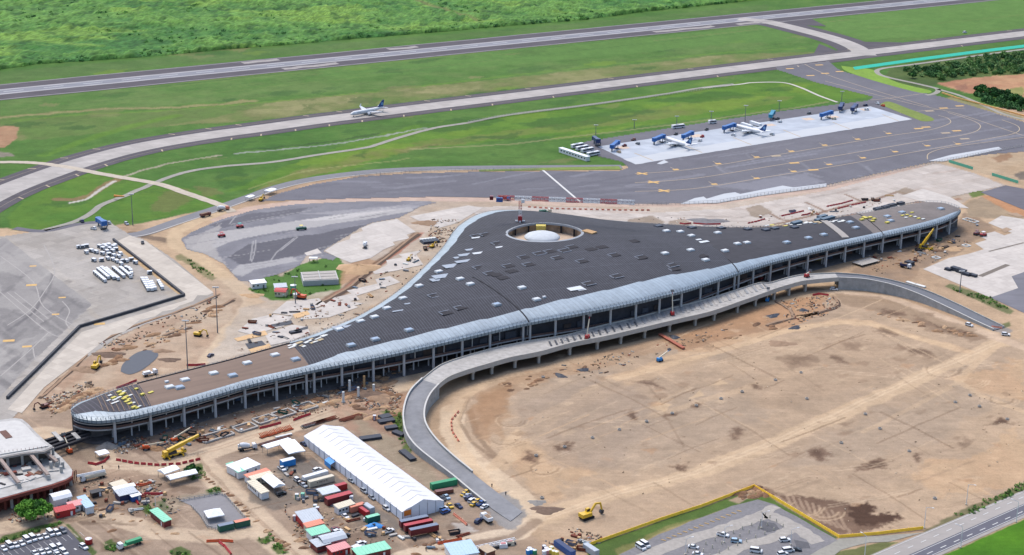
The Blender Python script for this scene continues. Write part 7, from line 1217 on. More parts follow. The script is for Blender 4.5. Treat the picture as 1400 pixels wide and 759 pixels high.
# tower crane over the roof opening
p = on_roof(711, 303.5); t = thing('tower_crane', 'red and white tower crane whose jib reaches right behind the roof opening', 'tower crane', (p.x, p.y, 0)); HT = 36.5
def lattice(m, a, b, w, n_):
    a, b = Vector(a), Vector(b); d = (b-a).normalized(); s1 = d.cross(Vector((0, 0, 1))); s1 = Vector((1, 0, 0)) if s1.length < .1 else s1.normalized(); s2 = s1.cross(d)
    cs_ = [s1*(w/2)*i+s2*(w/2)*j for i, j in ((-1, -1), (1, -1), (1, 1), (-1, 1))]
    for c in cs_: m.bar(a+c, b+c, .22, .22)
    for k in range(n_):
        p0, p1 = a.lerp(b, k/n_), a.lerp(b, (k+1)/n_)
        for i in range(4): m.bar(p0+cs_[i], p1+cs_[(i+1) % 4], .15, .15); m.bar(p0+cs_[i], p0+cs_[(i+1) % 4], .15, .15)
redm, whm = pm('red', .5), pm('white', .5)
for k in range(6): mb = MB(); lattice(mb, (0, 0, k*HT/6), (0, 0, (k+1)*HT/6), 1.8, 3); mb.build('mast_section', redm if k % 2 else whm, t)
jd = (G(848, 282, 0)-G(711, 277, 0)); ja = math.atan2(jd.y, jd.x); J = thing('jib_pivot', 'x', 'x', (0, 0, 0)); bpy.data.objects.remove(J)
ca, sa = math.cos(ja), math.sin(ja)
for k in range(8):
    mb = MB(); q0, q1 = -14+k*10.6, -14+(k+1)*10.6; lattice(mb, (ca*q0, sa*q0, HT+.8), (ca*q1, sa*q1, HT+.8), 2.2, 4); mb.build('jib_section', redm if k % 2 == 0 else whm, t)
MB().box((ca*-13, sa*-13, HT-.6), (4, 2.4, 2.6), ja).build('counterweight', pm('blue'), t); MB().box((ca*-18, sa*-18, HT+.4), (2.2, 2.2, 2.4), ja).build('counterweight', pm('maroon'), t); MB().box((1.6, -1.4, HT-.6), (2, 1.6, 2.2), ja).build('cab', whm, t); MB().box((0, 0, p.z+.7), (6, .8, .7)).box((0, 0, p.z+.75), (.8, 6, .7)).build('tie_frame', whm, t); MB().box((0, 0, p.z+2.6), (2.6, 2.6, 2.6)).build('tie_collar', redm, t)
# ---------------------------------------------------------------- masts and street lamps
def mast(px, py, h, label, heads=6, name='light_mast'):
    t = thing(name, label, 'light mast', G(px, py)); part('pole', 'mp%.1f' % h, lambda m: m.cyl((0, 0, 0), (0, 0, h), .34, .16, 8), steel, t); part('crossarm', 'mca%.1f' % h, lambda m: m.box((0, 0, h), (3.4, .5, .35)), steel, t)
    for k in range(heads): part('floodlight', 'mfl', lambda m: m.box((0, -.35, 0), (.5, .5, .42)), pm('white'), t, (-1.5+k*3.0/(heads-1), 0, h+.3))
for x, y, h, lb in ((181.7, 308, 21, 'tall light mast on the grass between left apron and taxiway'), (297.5, 455, 26, 'tall light mast beside the dirt track behind the pier'), (257, 512, 29, 'tall light mast rising just behind the brown pier roof'), (404, 415, 16, 'light mast near the pump station'), (814.5, 184.5, 8, 'light mast on the grass behind the white buses, leftmost of the row'), (867, 175.5, 7, 'second light mast from the left behind the remote stands'), (925, 170.5, 7, 'third light mast from the left behind the remote stands'), (972, 167, 9, 'fourth light mast from the left behind the remote stands'), (1018.5, 167, 14, 'tallest light mast behind the right parked airliner'), (1065, 150.5, 8, 'sixth light mast from the left behind the remote stands'), (1150.5, 139, 9, 'rightmost light mast of the row behind the remote stands'), (1312, 399.5, 13, 'light mast on the planted edge of the east stand')): mast(x, y, h, lb)
def lamp(px, py, h, side, label):
    t = thing('street_lamp', label, 'street lamp', G(px, py), side); part('pole', 'slp%.1f' % h, lambda m: m.cyl((0, 0, 0), (0, 0, h), .17, .1, 8), pm('white'), t); part('arm', 'sla%.1f' % h, lambda m: m.bar((0, 0, h), (2.4, 0, h+.5), .12, .12), pm('silver'), t); part('lamp_head', 'slh%.1f' % h, lambda m: m.box((2.8, 0, h+.5), (1.0, .35, .16)), pm('white'), t); part('base', 'slb', lambda m: m.box((0, 0, .2), (.7, .7, .5)), pm('cream'), t)
for x, y, h, sd_, lb in ((1389.3, 714, 9.5, 2.6, 'street lamp at the right edge beside the highway'), (1313.3, 749, 9.5, 2.6, 'street lamp in the middle of the highway stretch'), (1182, 762, 9.5, 2.2, 'street lamp on the grass corner by the slip road'), (1263.5, 722, 9.5, -.5, 'street lamp at the end of the yellow fence'), (1321, 690, 9.5, -.5, 'street lamp on the dirt verge above the highway'), (937, 758, 7, .3, 'thin lamp post at the left of the gravel car park'), (990, 742, 7, .3, 'thin lamp post beside the white pickup, gravel car park'), (1041, 722, 7, .3, 'thin lamp post at the top of the gravel car park'), (1081, 745, 7, .3, 'thin lamp post beside the white car, gravel car park'), (213, 700, 7, .3, 'thin lamp post behind the narrow green roofed cabin')): lamp(x, y, h, sd_, lb)
# ---------------------------------------------------------------- fences and barriers
def fence(pts, step, h, m, label, name='site_fence', wd_=.1, cat='fence', gap=.04, post=None, pm_=None, tilt=0):
    P = [G(*p) for p in pts]; t = thing(name, label, cat, P[0]); n_ = 0
    for a, b in zip(P, P[1:]):
        k = max(1, round((b-a).length/step)); L = (b-a).length/k; an = math.atan2((b-a).y, (b-a).x)
        for i in range(k):
            q = a.lerp(b, (i+.5)/k)-P[0]; o = part('panel', 'fp%s%.2f%.1f' % (name, L, h), lambda mm: mm.box((0, 0, h/2), (L-gap, wd_, h)), m, t, q, an+random.uniform(-.02, .02)); o.rotation_euler.x = tilt
            if post: part('post', 'fpo%.1f%.2f' % (h, post), lambda mm: mm.box((0, 0, h/2+.15), (post, post, h+.3)), pm_ or steel, t, a.lerp(b, i/k)-P[0])
    return t
yf = paint('fence yellow', (250, 200, 62), .7, .95); fence([(806, 746), (905, 711), (960, 693), (1031, 666)], 6, 1.35, yf, 'yellow sheet fence climbing from the bottom edge to the field corner', 'yellow_fence', .12, post=.16, pm_=yf); fence([(1031, 666), (1085, 698), (1147, 735.5)], 6, 1.35, yf, 'yellow sheet fence descending along the grass strip right of the corner', 'yellow_fence', .12, post=.16, pm_=yf); fence([(1147, 735.5), (1200, 731), (1262, 723.5)], 6, 1.35, yf, 'yellow sheet fence along the slip road to the street lamp', 'yellow_fence', .12, post=.16, pm_=yf)
tq = paint('netting turquoise', (58, 188, 158), .8, .9); fence([(1169, 95.5), (1250, 84), (1330, 73.5), (1400, 65), (1460, 57)], 8, 3.8, tq, 'long turquoise netting fence beside the taxiway at right', 'netting_fence', .1, tilt=-.95)
fence([(1297, 222), (1330, 232)], 6, 2.2, paint('netting green', (110, 196, 164), .8), 'pale green netting fence right of the pale concrete', 'netting_fence', .1); fence([(1356, 240), (1392, 251)], 6, 2.2, MATS['paint netting green'] if 'paint netting green' in MATS else paint('netting green', (110, 196, 164)), 'second pale green netting fence near the right edge', 'netting_fence', .1)
fence([(1288, 127.5), (1310, 135), (1345, 144), (1400, 159), (1440, 170)], 7, 1.1, paint('kerb orange', (236, 180, 110), .8), 'orange barrier line along the road at the upper right', 'road_barrier', .8, 'barrier')
dk_b = mat('barrier dark', lin(84, 86, 92), .15, .5); fence([(155, 329), (204, 367), (252, 405)], 6, 1.6, dk_b, 'dark barrier beside the baggage containers', 'apron_barrier', 1.2, 'barrier'); fence([(252, 405), (180, 427), (109, 448)], 6, 1.6, dk_b, 'dark barrier from the corner towards the left apron', 'apron_barrier', 1.2, 'barrier'); fence([(109, 448), (50, 507), (10, 546)], 6, 1.6, dk_b, 'dark barrier along the lower edge of the left apron', 'apron_barrier', 1.2, 'barrier')
mesh_m = mat('chain mesh', lin(190, 188, 184), .2, 1, .8)
def chain(pts, label, h=2.2, step=3.2):
    P = [G(*p) for p in pts]; t = thing('mesh_fence', label, 'fence', P[0]); mb = MB(); rl = MB()
    for a, b in zip(P, P[1:]):
        k = max(1, round((b-a).length/step))
        for i in range(k): q = a.lerp(b, i/k)-P[0]; mb.box((q.x, q.y, h/2), (.18, .18, h))
        for z in (.4, h*.5, h-.1): rl.bar(a-P[0]+Vector((0, 0, z)), b-P[0]+Vector((0, 0, z)), .1, .16)
    mb.build('posts', mesh_m, t)['kind'] = 'stuff'; rl.build('rails', mesh_m, t)
chain([(860, 281), (930, 280), (980, 278), (1040, 267.5), (1130, 256), (1200, 240), (1280, 223), (1400, 200)], 'wire fence between dark apron and pale concrete'); chain([(480, 243), (560, 236), (640, 234), (738, 232)], 'wire fence inside the bend of the perimeter road'); chain([(640, 168), (700, 158), (800, 146), (900, 132), (1003, 117)], 'wire fence along the service track in the grass'); chain([(245, 686), (300, 676), (308, 679), (342, 717)], 'low post fence round the gravel yard', 1.4, 2.2); chain([(262, 694), (272, 704), (284, 722), (300, 726)], 'low post fence on the left side of the gravel yard', 1.4, 2.2)
jb = [(-.9, 0), (-.9, .25), (-.35, .6), (-.25, 1.0), (.25, 1.0), (.35, .6), (.9, .25), (.9, 0)]
def barriers(pts, n_, col, label, group, L=2.2, k_=.5):
    P = [G(*p) for p in pts]; acc = [0]
    for a, b in zip(P, P[1:]): acc.append(acc[-1]+(b-a).length)
    for i in range(n_):
        s_ = acc[-1]*(i+.5)/n_; j = min(max(np.searchsorted(acc, s_)-1, 0), len(P)-2); a, b = P[j], P[j+1]; p = a.lerp(b, (s_-acc[j])/(acc[j+1]-acc[j]))
        o = part('plastic_barrier', 'jb%.1f' % L, lambda m: m.add(*(lambda q: ([(y, x*k_, z) for x, y, z in q.v], q.f))(MB().extr(jb, -L/2, L/2))), pm(col, .6), None, p, math.atan2((b-a).y, (b-a).x)+random.uniform(-.08, .08)); tag(o, label, 'barrier', group)
barriers([(158, 629), (185, 634), (215, 636.5), (245, 635), (275, 628)], 13, 'red', 'red plastic barrier in the curved row below the yellow crane', 'barriers below the yellow crane'); barriers([(121, 634), (132, 635.5), (142, 632), (149, 625)], 8, 'red', 'red plastic barrier in the short curve beside the small white shelter', 'barriers beside the small shelter'); barriers([(356, 586), (369, 583), (383, 579)], 8, 'red', 'red plastic barrier in the row above the orange frames', 'barriers above the orange frames', 2.0); barriers([(402, 575), (412, 571), (424, 567)], 7, 'red', 'red plastic barrier in the row right of the orange frames', 'barriers right of the orange frames', 2.0)
barriers([(160, 531), (172, 527), (186, 521)], 8, 'red', 'red plastic barrier behind the pier tip', 'barriers behind the pier tip'); barriers([(256, 500), (268, 500), (280, 499)], 6, 'red', 'red plastic barrier beside the mast behind the pier', 'barriers beside the mast'); barriers([(948, 306), (965, 307.5), (985, 307)], 9, 'red', 'red plastic barrier by the dark oval heap behind the roof', 'barriers by the oval heap'); barriers([(930, 306), (936, 307), (944, 306)], 5, 'red', 'red plastic barrier left of the dark oval heap', 'barriers left of the oval heap'); barriers([(1022, 306), (1034, 303.5), (1046, 300)], 6, 'red', 'red plastic barrier beside the square pit behind the roof', 'barriers beside the square pit'); barriers([(1068, 296), (1082, 293), (1099, 289)], 8, 'red', 'red plastic barrier in the dotted row behind the roof', 'barriers in the dotted row'); barriers([(1130, 283), (1150, 279), (1166, 274.5)], 10, 'red', 'red plastic barrier on the upper side of the long trench', 'barriers above the trench'); barriers([(1145, 286), (1165, 281), (1184, 277)], 10, 'red', 'red plastic barrier on the lower side of the long trench', 'barriers below the trench'); barriers([(1096, 295), (1103, 294), (1108, 292)], 5, 'red', 'red plastic barrier bunched left of the long trench', 'barriers bunched by the trench')
barriers([(1112, 404), (1120, 402.5), (1132, 404)], 7, 'red', 'red plastic barrier under the east end of the viaduct', 'barriers under the viaduct'); barriers([(1357, 447.5), (1362, 448.5), (1368, 449)], 4, 'salmon', 'orange barrier closing the foot of the east ramp', 'barriers at the east ramp foot'); barriers([(600, 744), (620, 740), (630, 738)], 9, 'orange', 'orange barrier on the ground below the three trailers', 'barriers below the trailers', 2.0, .3); barriers([(621, 704), (630, 711), (638, 718)], 7, 'salmon', 'faded orange barrier below the lone yellow taxi', 'barriers below the lone taxi', 2.2, .2); barriers([(180, 664.5), (195, 664), (206, 661)], 6, 'orange', 'orange barrier along the upper side of the small fenced yard', 'barriers of the small yard'); barriers([(190, 690), (184, 683), (200, 676), (226, 676)], 9, 'red', 'red barrier round the tank in the small fenced yard', 'barriers round the small tank', 2.2, .3)
barriers([(318, 741), (303, 740), (283, 741)], 7, 'orange', 'orange barrier on the upper side of the waste pit at the bottom', 'barriers above the waste pit', 2., .3); barriers([(300, 742), (308, 748), (316, 758)], 6, 'red', 'red barrier on the right side of the waste pit at the bottom', 'barriers right of the waste pit', 2., .3)
barriers([(720, 283.5), (760, 286), (800, 287), (850, 288), (890, 288)], 22, 'salmon', 'faded red barrier dotted along the haul road behind the roof', 'barriers along the haul road', 2., .4); barriers([(628, 562), (617, 575), (618, 590), (628, 605)], 9, 'salmon', 'faded red barrier on the inner side of the ramp track', 'barriers inside the ramp track', 2., .2)
# ---------------------------------------------------------------- stacks, columns, posts and other site pieces
def stack(px, py, d, L, w_, n_, m, label, name='material_stack', cat='stack', th=.5, z=None, group=None, roof=False):
    p = on_roof(px, py)+Vector((0, 0, .1)) if roof else G(px, py); t = thing(name, label, cat, p, head(px, py, *d), group)
    for k in range(n_): MB().box((random.uniform(-.2, .2), random.uniform(-.15, .15), th*(k+.5)), (L*random.uniform(.9, 1), w_*random.uniform(.85, 1), th*.88), random.uniform(-.04, .04)).build('layer', m, t)
    return t
blk = mat('bundle black', lin(66, 71, 82), .25, .8, .6); plate_m = mat('plate blue grey', lin(104, 124, 140), .15, .8, .5)
for i, (x, y, L, w_, n_, lb) in enumerate(((1306, 370, 6, 4, 3, 'dark wrapped bundle on the east stand, left of four'), (1314, 373, 6, 4, 3, 'dark wrapped bundle on the east stand, second from left'), (1321, 376, 6, 4, 2, 'dark wrapped bundle on the east stand, second from right'), (1330, 378, 5, 3, 2, 'dark wrapped bundle on the east stand, rightmost'), (1243, 362, 5, 5, 3, 'dark heap of bundles beside the white lorry'), (1296, 371.5-2, 4, 3, 2, 'small dark bundle touching the left group on the east stand'))): stack(x, y, (10, 3), L, w_, n_, blk, lb, 'wrapped_bundle', 'bundle', .8)
for x, y, L, lb in ((1200, 287, 7, 'dark roofing stack on the far roof edge, first of four'), (1210, 284.5, 7, 'dark roofing stack on the far roof edge, second of four'), (1220, 282, 7, 'dark roofing stack on the far roof edge, third of four'), (1231, 279.5, 6, 'dark roofing stack on the far roof edge, last of four')): stack(x, y, (12, -3), L, 3.5, 3, blk, lb, 'roofing_stack', 'stack', .6)
for x, y, L, lb in ((1124, 297.5, 8, 'blue-grey sheet stack on the roof edge, far one'), (1120, 302, 7, 'blue-grey sheet stack on the roof edge, left one'), (1128, 301, 7, 'blue-grey sheet stack on the roof edge, middle one'), (1135, 299, 6, 'blue-grey sheet stack on the roof edge, right one'), (1089, 306, 9, 'blue-grey sheet stack farther left on the roof edge')): stack(x, y, (12, -3), L, 3.4, 3, plate_m, lb, 'sheet_stack', 'stack', .5, roof=True)
yl = mat('insulation yellow', lin(226, 212, 112), .1, 1); ch = mat('chalk pack', lin(236, 238, 234), .06, 1)
for x, y in ((155, 545), (166, 541), (170, 546), (174, 549), (178, 552), (183, 558), (163, 537), (168, 539), (186, 533), (206, 537), (195, 540), (187, 558), (172, 543), (176, 546.5)): stack(x, y, (5, -2), random.uniform(1.8, 3), 1.6, random.choice((1, 2)), yl, 'yellow insulation pack at the bare tip of the pier roof', 'insulation_pack', 'insulation', .35, None, 'insulation packs on the pier tip', True)
for x, y in ((150, 541), (157, 547), (163, 544), (148, 548), (154, 552), (160, 550), (170, 536), (178, 541), (183, 551), (191, 556)): stack(x, y, (5, -2), random.uniform(1.5, 3), 1.2, 1, ch, 'white pack at the bare tip of the pier roof', 'insulation_pack', 'insulation', .3, None, 'white packs on the pier tip', True)
for x, y in ((1184, 299), (1190, 298), (1195, 300), (1213, 305), (1178, 301), (1181, 298), (1193, 303)): stack(x, y, (5, -1), 3, 2, 2, yl, 'yellow insulation pack in the left heap on the far roof', 'insulation_pack', 'insulation', .4, None, 'insulation packs on the far roof', True)
for x, y in ((1240, 294), (1245, 296), (1251, 297), (1256, 299), (1262, 300), (1247, 291), (1238, 298), (1234, 295)): stack(x, y, (5, -1), 2.6, 1.6, 1, random.choice((yl, ch)), 'pale pack scattered on the right part of the far roof', 'insulation_pack', 'insulation', .4, None, 'pale packs on the far roof', True)
for i in range(26):
    x = 1050+i*4.2; stack(x+random.uniform(-2, 2), 309.5-(x-1050)*.085+random.uniform(-2, 2.5), (6, -1), random.uniform(2, 5), random.uniform(1, 2.4), 1, random.choice((ch, plate_m, yl, ch, mat('board tan', lin(206, 186, 150), .1, 1))), 'loose roofing sheet strewn along the back of the east roof', 'loose_sheet', 'roofing sheet', .25, None, 'loose sheets on the east roof', True)
for i in range(16): x = 396+i*3.2; stack(x, 474-(x-396)*.28+random.uniform(-2, 6), (8, -3), random.uniform(2, 5), random.uniform(1, 2), 1, random.choice((ch, ch, MATS.get('board tan') or ch)), 'loose pale board on the roof where brown meets black', 'loose_sheet', 'roofing sheet', .25, None, 'loose boards near the brown roof', True)
stack(806, 318, (14, 4), 9, 5, 1, mat('timber', lin(204, 166, 120), .15, 1), 'timber stack on the roof right of the opening', 'timber_stack', 'stack', .8, roof=True); stack(688.5, 427, (4, 2), 2, 1.5, 1, ch, 'small white pack at the seam on the roof', 'insulation_pack', 'insulation', .5, roof=True) if False else None
# standing columns in the yard
for x, y, h, m, lb in ((469.5, 550, 5.5, ch, 'white standing column nearest the haul road'), (490, 543.5, 5.5, ch, 'white standing column in the middle of the yard'), (478, 535, 6, ch, 'white standing column beside the timber one'), (498, 530.5, 6.5, MATS['timber'], 'timber clad standing column in front of the terminal'), (511, 537, 4.5, ch, 'white standing column at the debris heap')): t = thing('standing_column', lb, 'column', G(x, y)); MB().cyl((0, 0, 0), (0, 0, h), .62, .62, 12).build('shaft', m, t); MB().box((0, 0, .15), (1.8, 1.8, .5)).build('footing', conc_v, t)
for i, (x, y, lb) in enumerate(((362, 597, 'orange formwork frame stack, left part of the long row'), (372, 594.5, 'orange formwork frame stack, middle of the long row'), (382, 591, 'orange formwork frame stack, right part of the long row'), (394, 588, 'orange formwork frames leaning beside the white sheet'))):
    t = thing('formwork_frames', lb, 'formwork', G(x, y), head(x, y, 12, -4)); [MB().bar((-2+k*.8, -1, .2), (-2.6+k*.8, 1, 2.0), .25, .3).build('frame', paint('frame orange', (226, 104, 48)), t) for k in range(6)]; MB().box((0, 0, .2), (5.2, 2, .3)).build('base', rust, t)
stack(388, 596.5, (22, -5), 9, 1.4, 1, ch, 'white sheet lying on the steel beams', 'sheet_stack', 'stack', .7)
for i, (x, y, L, lb) in enumerate(((376, 604, 16, 'dark steel beam pile below the orange frames'), (430, 580, 14, 'dark steel beam pile behind the tent end'), (445, 575.5, 12, 'brown reinforcing steel pile beside the haul road'), (480, 572, 12, 'rusty reinforcing steel pile above the tent'))):
    t = thing('steel_pile', lb, 'steel pile', G(x, y), head(x, y, 20, -6)); [MB().bar((-L/2+random.uniform(-1, 1), -1.4+k*.4, .3+.3*(k % 3)), (L/2+random.uniform(-1, 1), -1.4+k*.4, .3+.3*(k % 3)), .3, .3).build('beam', (darkst, steel, rust)[k % 3] if i < 2 else rust, t) for k in range(8)]
def heap(px, py, rx, ry, h, m, label, name='soil_heap', cat='heap', rot=0., kind=None):
    n_, k_ = 18, 6; p = G(px, py); mb = MB()
    for j in range(k_+1):
        q = j/k_
        for i in range(n_):
            a = 2*math.pi*i/n_; rr = (1-q)*(1+.22*math.sin(3*a+px)+.12*math.sin(7*a+py)); X, Y = rx*rr*math.cos(a), ry*rr*math.sin(a); mb.v.append((X*math.cos(rot)-Y*math.sin(rot), X*math.sin(rot)+Y*math.cos(rot), h*(q**.8)*(1+.12*math.sin(5*a))*(1-.25*q)-.15))
    mb.f = [(j*n_+i, j*n_+(i+1) % n_, (j+1)*n_+(i+1) % n_, (j+1)*n_+i) for j in range(k_) for i in range(n_)]
    return tag(mb.build(name, m, None, p, smooth=True), label, cat)
soil = mat('soil brown', lin(166, 138, 113), .2, .5, .95, bump=.5); soil_p = mat('soil pale', lin(204, 170, 132), .15, .5, .95, bump=.5); grav = mat('gravel pile', lin(152, 148, 142), .15, 1, .95, bump=.4); soil_d = mat('soil dark', lin(128, 107, 92), .2, .6, .95, bump=.5)
for x, y, d, L, w_, lb in ((527, 571, (10, -2), 6, 5, 'black roll stack nearest the red box'), (528, 577, (12, -2), 8, 4, 'second black roll stack beside the green strip'), (535, 586, (8, -1), 6, 4, 'third black roll stack beside the green strip'), (545, 594, (7, 3), 7, 3.4, 'fourth black roll stack beside the green strip'), (507, 600, (24, -3), 11, 4, 'long black roll stack beside the tent'), (557, 624, (14, 11), 12, 3.2, 'long black beam stack below the ramp wall'), (766, 513.5, (12, 5), 8, 4, 'dark blue heap under the viaduct at left'), (797, 506, (11, -1), 7, 4, 'dark sheet stack under the viaduct right of the blue heap'), (922, 461, (7, 3), 6, 5, 'dark blue mound beside the rusty beam'), (1056, 432, (12, -3), 10, 5, 'dark rebar mats on the earth near the trench'), (1098, 424, (5, 5), 5, 5, 'dark blue pile right of the rebar mats'), (1087, 448, (10, -4), 8, 5, 'dark tarpaulin heap on the field edge'), (404, 471-16, (10, -2), 7, 3, 'dark crate row on the new concrete left of the eave'), (407, 464-10, (6, -2), 4, 3, 'dark box on the new concrete left of the eave')):
    if any(k in lb for k in ('heap', 'mound', 'pile ', 'mats')): heap(x, y, L*.55, w_*.5, 1.5, blk, lb, 'material_heap', 'heap', head(x, y, *d))
    else: t = stack(x, y, d, L, w_, 3, blk, lb, 'material_stack', 'stack', .4)
t = thing('rusty_beam', 'rusty red beam lying under the viaduct', 'beam', G(918, 468), head(918, 468, 34, 20)); MB().box((0, 0, .5), (24, 1.6, .9)).build('web', paint('beam red', (176, 100, 76), .8), t); MB().box((0, 0, 1.0), (24, 2.1, .12)).build('flange', paint('beam red', (176, 100, 76), .8), t)
# trenches, heaps, pond
for a in ((147, 611, 5, 4, 3.2, grav, 'pale gravel heap under the pier tip'), (490, 368, 13, 10, 4, soil_p, 'tan soil heap at the edge of the new concrete'), (968, 303, 14, 9, 1.6, mat('oval grey', lin(128, 126, 128), .2, .5), 'dark oval heap behind the roof'), (583, 305, 9, 6, 2.2, soil, 'brown soil heap near the silver eave corner'), (118, 505, 8, 5, 2, soil, 'brown soil heap beside the excavator near the pond'), (150, 485, 9, 4, 2, soil_d, 'dark soil heap above the pond excavator'), (222, 480, 6, 3, 1.4, soil, 'small soil heap right of the dark pond'), (232, 492, 6, 3, 1.4, soil_d, 'scrubby soil heap below the dark pond'), (1225, 347, 9, 5, 1.6, soil, 'soil heap in front of the far pier bays'), (1300, 340, 8, 5, 1.6, soil_p, 'pale soil heap below the yellow crane at right'), (800, 683+28, 0.1, .1, .1, soil, 'x'), (748, 697, 7, 4, 1.2, soil_d, 'low dark mound beside the double track'), (735, 687, 4, 3, 1, grav, 'small grey mound with a white pipe end'), (1070, 470, 9, 5, 1.2, soil, 'low brown mound on the field edge'), (505, 540, 9, 6, 2.6, soil_d, 'dark debris mound in front of the terminal'), (520, 545, 7, 6, 2.2, soil, 'brown mound right of the debris mound'), (70, 640+70, .1, .1, .1, soil, 'x'), (345, 404, 7, 4, 1.4, soil_p, 'small tan heap beside the dirt track bend')):
    if a[-1] != 'x': heap(*a)
sheet('pond', [(165, 508), (168, 498), (184, 484), (200, 479), (213, 481), (216, 487), (205, 498), (190, 508), (176, 512)], mat('pond liner', lin(74, 78, 88), .12, .5, .5), .06, curve=True)
for pts, w_, nm in (([(1060, 412), (1080, 424), (1088, 434), (1120, 428), (1146, 418), (1140, 406)], 2.2, 'trench'), ([(1048, 446), (1085, 436), (1120, 428)], 2, 'trench'), ([(430, 420), (470, 399), (510, 367), (572, 320)], 4, 'trench'), ([(55, 545), (85, 518), (118, 486)], 2.4, 'trench'), ([(118, 478), (180, 448), (250, 424), (300, 403)], 1.6, 'trench'), ([(222, 460), (245, 452), (262, 448)], 2.4, 'trench'), ([(300, 420), (320, 410)], 3, 'trench')):
    ribbon(nm, pl(pts, 4), w_, mat('trench earth', lin(92, 74, 62), .2, .6, .95), .05, jit=.5)
    ribbon('spoil_ridge', [q+Vector((0, w_*.8+.5, 0)) for q in pl(pts, 4)], 1.6, soil, .08, jit=.6)
t = thing('lined_pit', 'dark lined pit with pale rim near the silver eave', 'pit', G(588, 331), head(588, 331, 26, -3)); MB().box((0, 0, .7), (12, 7, 1.4), 0, (.9, .9)).build('wall', blk, t); MB().box((0, 4, 1.2), (11, 2.4, .5)).build('rim', ch, t); [MB().box((-5+k*2, 0, 1.5), (.3, 6, .3)).build('strut', plate_m, t) for k in range(6)]
# foundation plots in front of the pier
for i, (x, y, L, w_, lb) in enumerate(((285, 600, 8, 7, 'rectangular foundation kerb left of the yellow crane boom'), (305, 594, 8, 7, 'second foundation kerb in front of the pier'), (335, 585, 10, 7, 'third foundation kerb in front of the pier'), (362, 574, 10, 7, 'fourth foundation kerb in front of the pier'), (388, 566, 10, 7, 'fifth foundation kerb in front of the pier'), (417, 557, 10, 8, 'sixth foundation kerb in front of the pier'))):
    t = thing('foundation_kerb', lb, 'foundation', G(x, y), head(x, y, 26, -8)); [MB().box((0, s_*w_/2, .35), (L, .9, .8)).build('kerb', conc_v, t) for s_ in (-1, 1)]; [MB().box((s_*L/2, 0, .3), (.9, w_-.9, .7)).build('kerb', conc_v, t) for s_ in (-1, 1)]; MB().box((0, 0, .1), (L-1, w_-1, .1)).build('pit_floor', soil_d, t)
# manhole rings on the field, barrels, tanks, posts
for i, (x, y) in enumerate(((846.7, 588), (733, 623.5), (772, 611.5), (810, 599), (884, 576.6), (919, 565.5), (952, 555), (985.7, 545.5), (1014.5, 536), (1060, 520), (1103, 545.5), (1095, 510), (1150, 606), (1203, 586.5), (1183, 566.6), (1243, 617.5), (1306, 550.5), (1326, 541), (1339, 556), (1377, 573.6), (1278, 682), (741, 681.5), (742.5, 508+8))):
    t = thing('manhole_ring', 'pale concrete manhole ring standing on the graded field', 'manhole', G(x, y), 0, 'manhole rings on the graded field'); part('ring', 'mhr', lambda m: m.lathe([(.85, 0), (.85, .7), (.65, .75), (.6, .1)], 14), conc_v, t); part('lid', 'mhl', lambda m: m.cyl((0, 0, .4), (0, 0, .5), .62, .62, 12), mat('lid grey', lin(120, 112, 104), .2, 1), t)
for i in range(10):
    for j in range(3): x = 940+i*12.5; y = (755-i*5.2)+j*7-(2 if j else 0); tag(part('marker_post', 'mkp', lambda m: m.box((0, 0, .75), (.42, .3, 1.5), 0, (.8, .8)), pm('cream'), None, G(x+j*9, y)), 'short pale marker post in the rows of the gravel car park', 'post', 'marker posts in the gravel car park')
for i, (c, x, y) in enumerate((('sky', 722, 757), ('sky', 727, 756), ('green', 731, 757), ('white', 724, 754), ('white', 744, 758), ('pink', 748, 757), ('lemon', 752, 756), ('lemon', 757, 758), ('lemon', 761, 759), ('white', 747, 754), ('navy', 744, 751), ('lemon', 754, 752.5))): t = thing('drum_tank', {'sky': 'blue', 'green': 'green', 'white': 'white', 'pink': 'pinkish', 'lemon': 'yellow', 'navy': 'dark blue'}[c]+' plastic drum in the drum store at the bottom edge', 'drum', G(x, y), 0, {'sky': 'blue', 'green': 'green', 'white': 'white', 'pink': 'pinkish', 'lemon': 'yellow', 'navy': 'dark blue'}[c]+' drums at the bottom edge'); part('shell', 'drm', lambda m: m.cyl((0, 0, 0), (0, 0, 1.7), .95, .95, 12), pm(c), t); part('lid', 'drml', lambda m: m.cyl((0, 0, 1.7), (0, 0, 1.95), .8, .3, 12), pm('white'), t)
t = thing('red_tank', 'red and white round tank beside the lower left car park', 'tank', G(121.5, 743)); MB().cyl((0, 0, 0), (0, 0, 2.2), 1.5, 1.5, 14).build('shell', pm('red'), t); MB().cyl((0, 0, 2.2), (0, 0, 2.6), 1.4, .5, 14).build('lid', pm('white'), t)
for x, y, c, lb in ((403, 711.5, 'red', 'red portable toilet at the left corner of the broad tin roof'), (434, 700, 'red', 'red portable toilet behind the broad tin roof'), (431, 697, 'green', 'green portable toilet behind the broad tin roof'), (406, 682, 'green', 'green portable toilet near the cabins'), (414, 681, 'teal', 'turquoise portable toilet near the cabins'), (512, 574, 'red', 'red box beside the black rolls'), (480.5, 684.5, 'white', 'white tank at the end of the dark red container')): t = thing('portable_toilet', lb, 'toilet', G(x, y)); MB().box((0, 0, 1.15), (1.5, 1.5, 2.3)).build('wall', pm(c), t); MB().box((0, 0, 2.35), (1.6, 1.6, .2), 0, (.7, .7)).build('roof', pm('white' if c != 'teal' else 'mint'), t); MB().box((0, -.78, 1.05), (.9, .05, 1.9)).build('door', pm('silver'), t)
t = thing('tarpaulin_heap', 'blue tarpaulin heap below the green container', 'tarpaulin', G(512, 719)); o = heap(512, 719, 4, 2.4, 1.8, pm('sky'), 'x', 'cover', 'x'); del o['label'], o['category']; o.parent = t; o.location = (0, 0, .15)
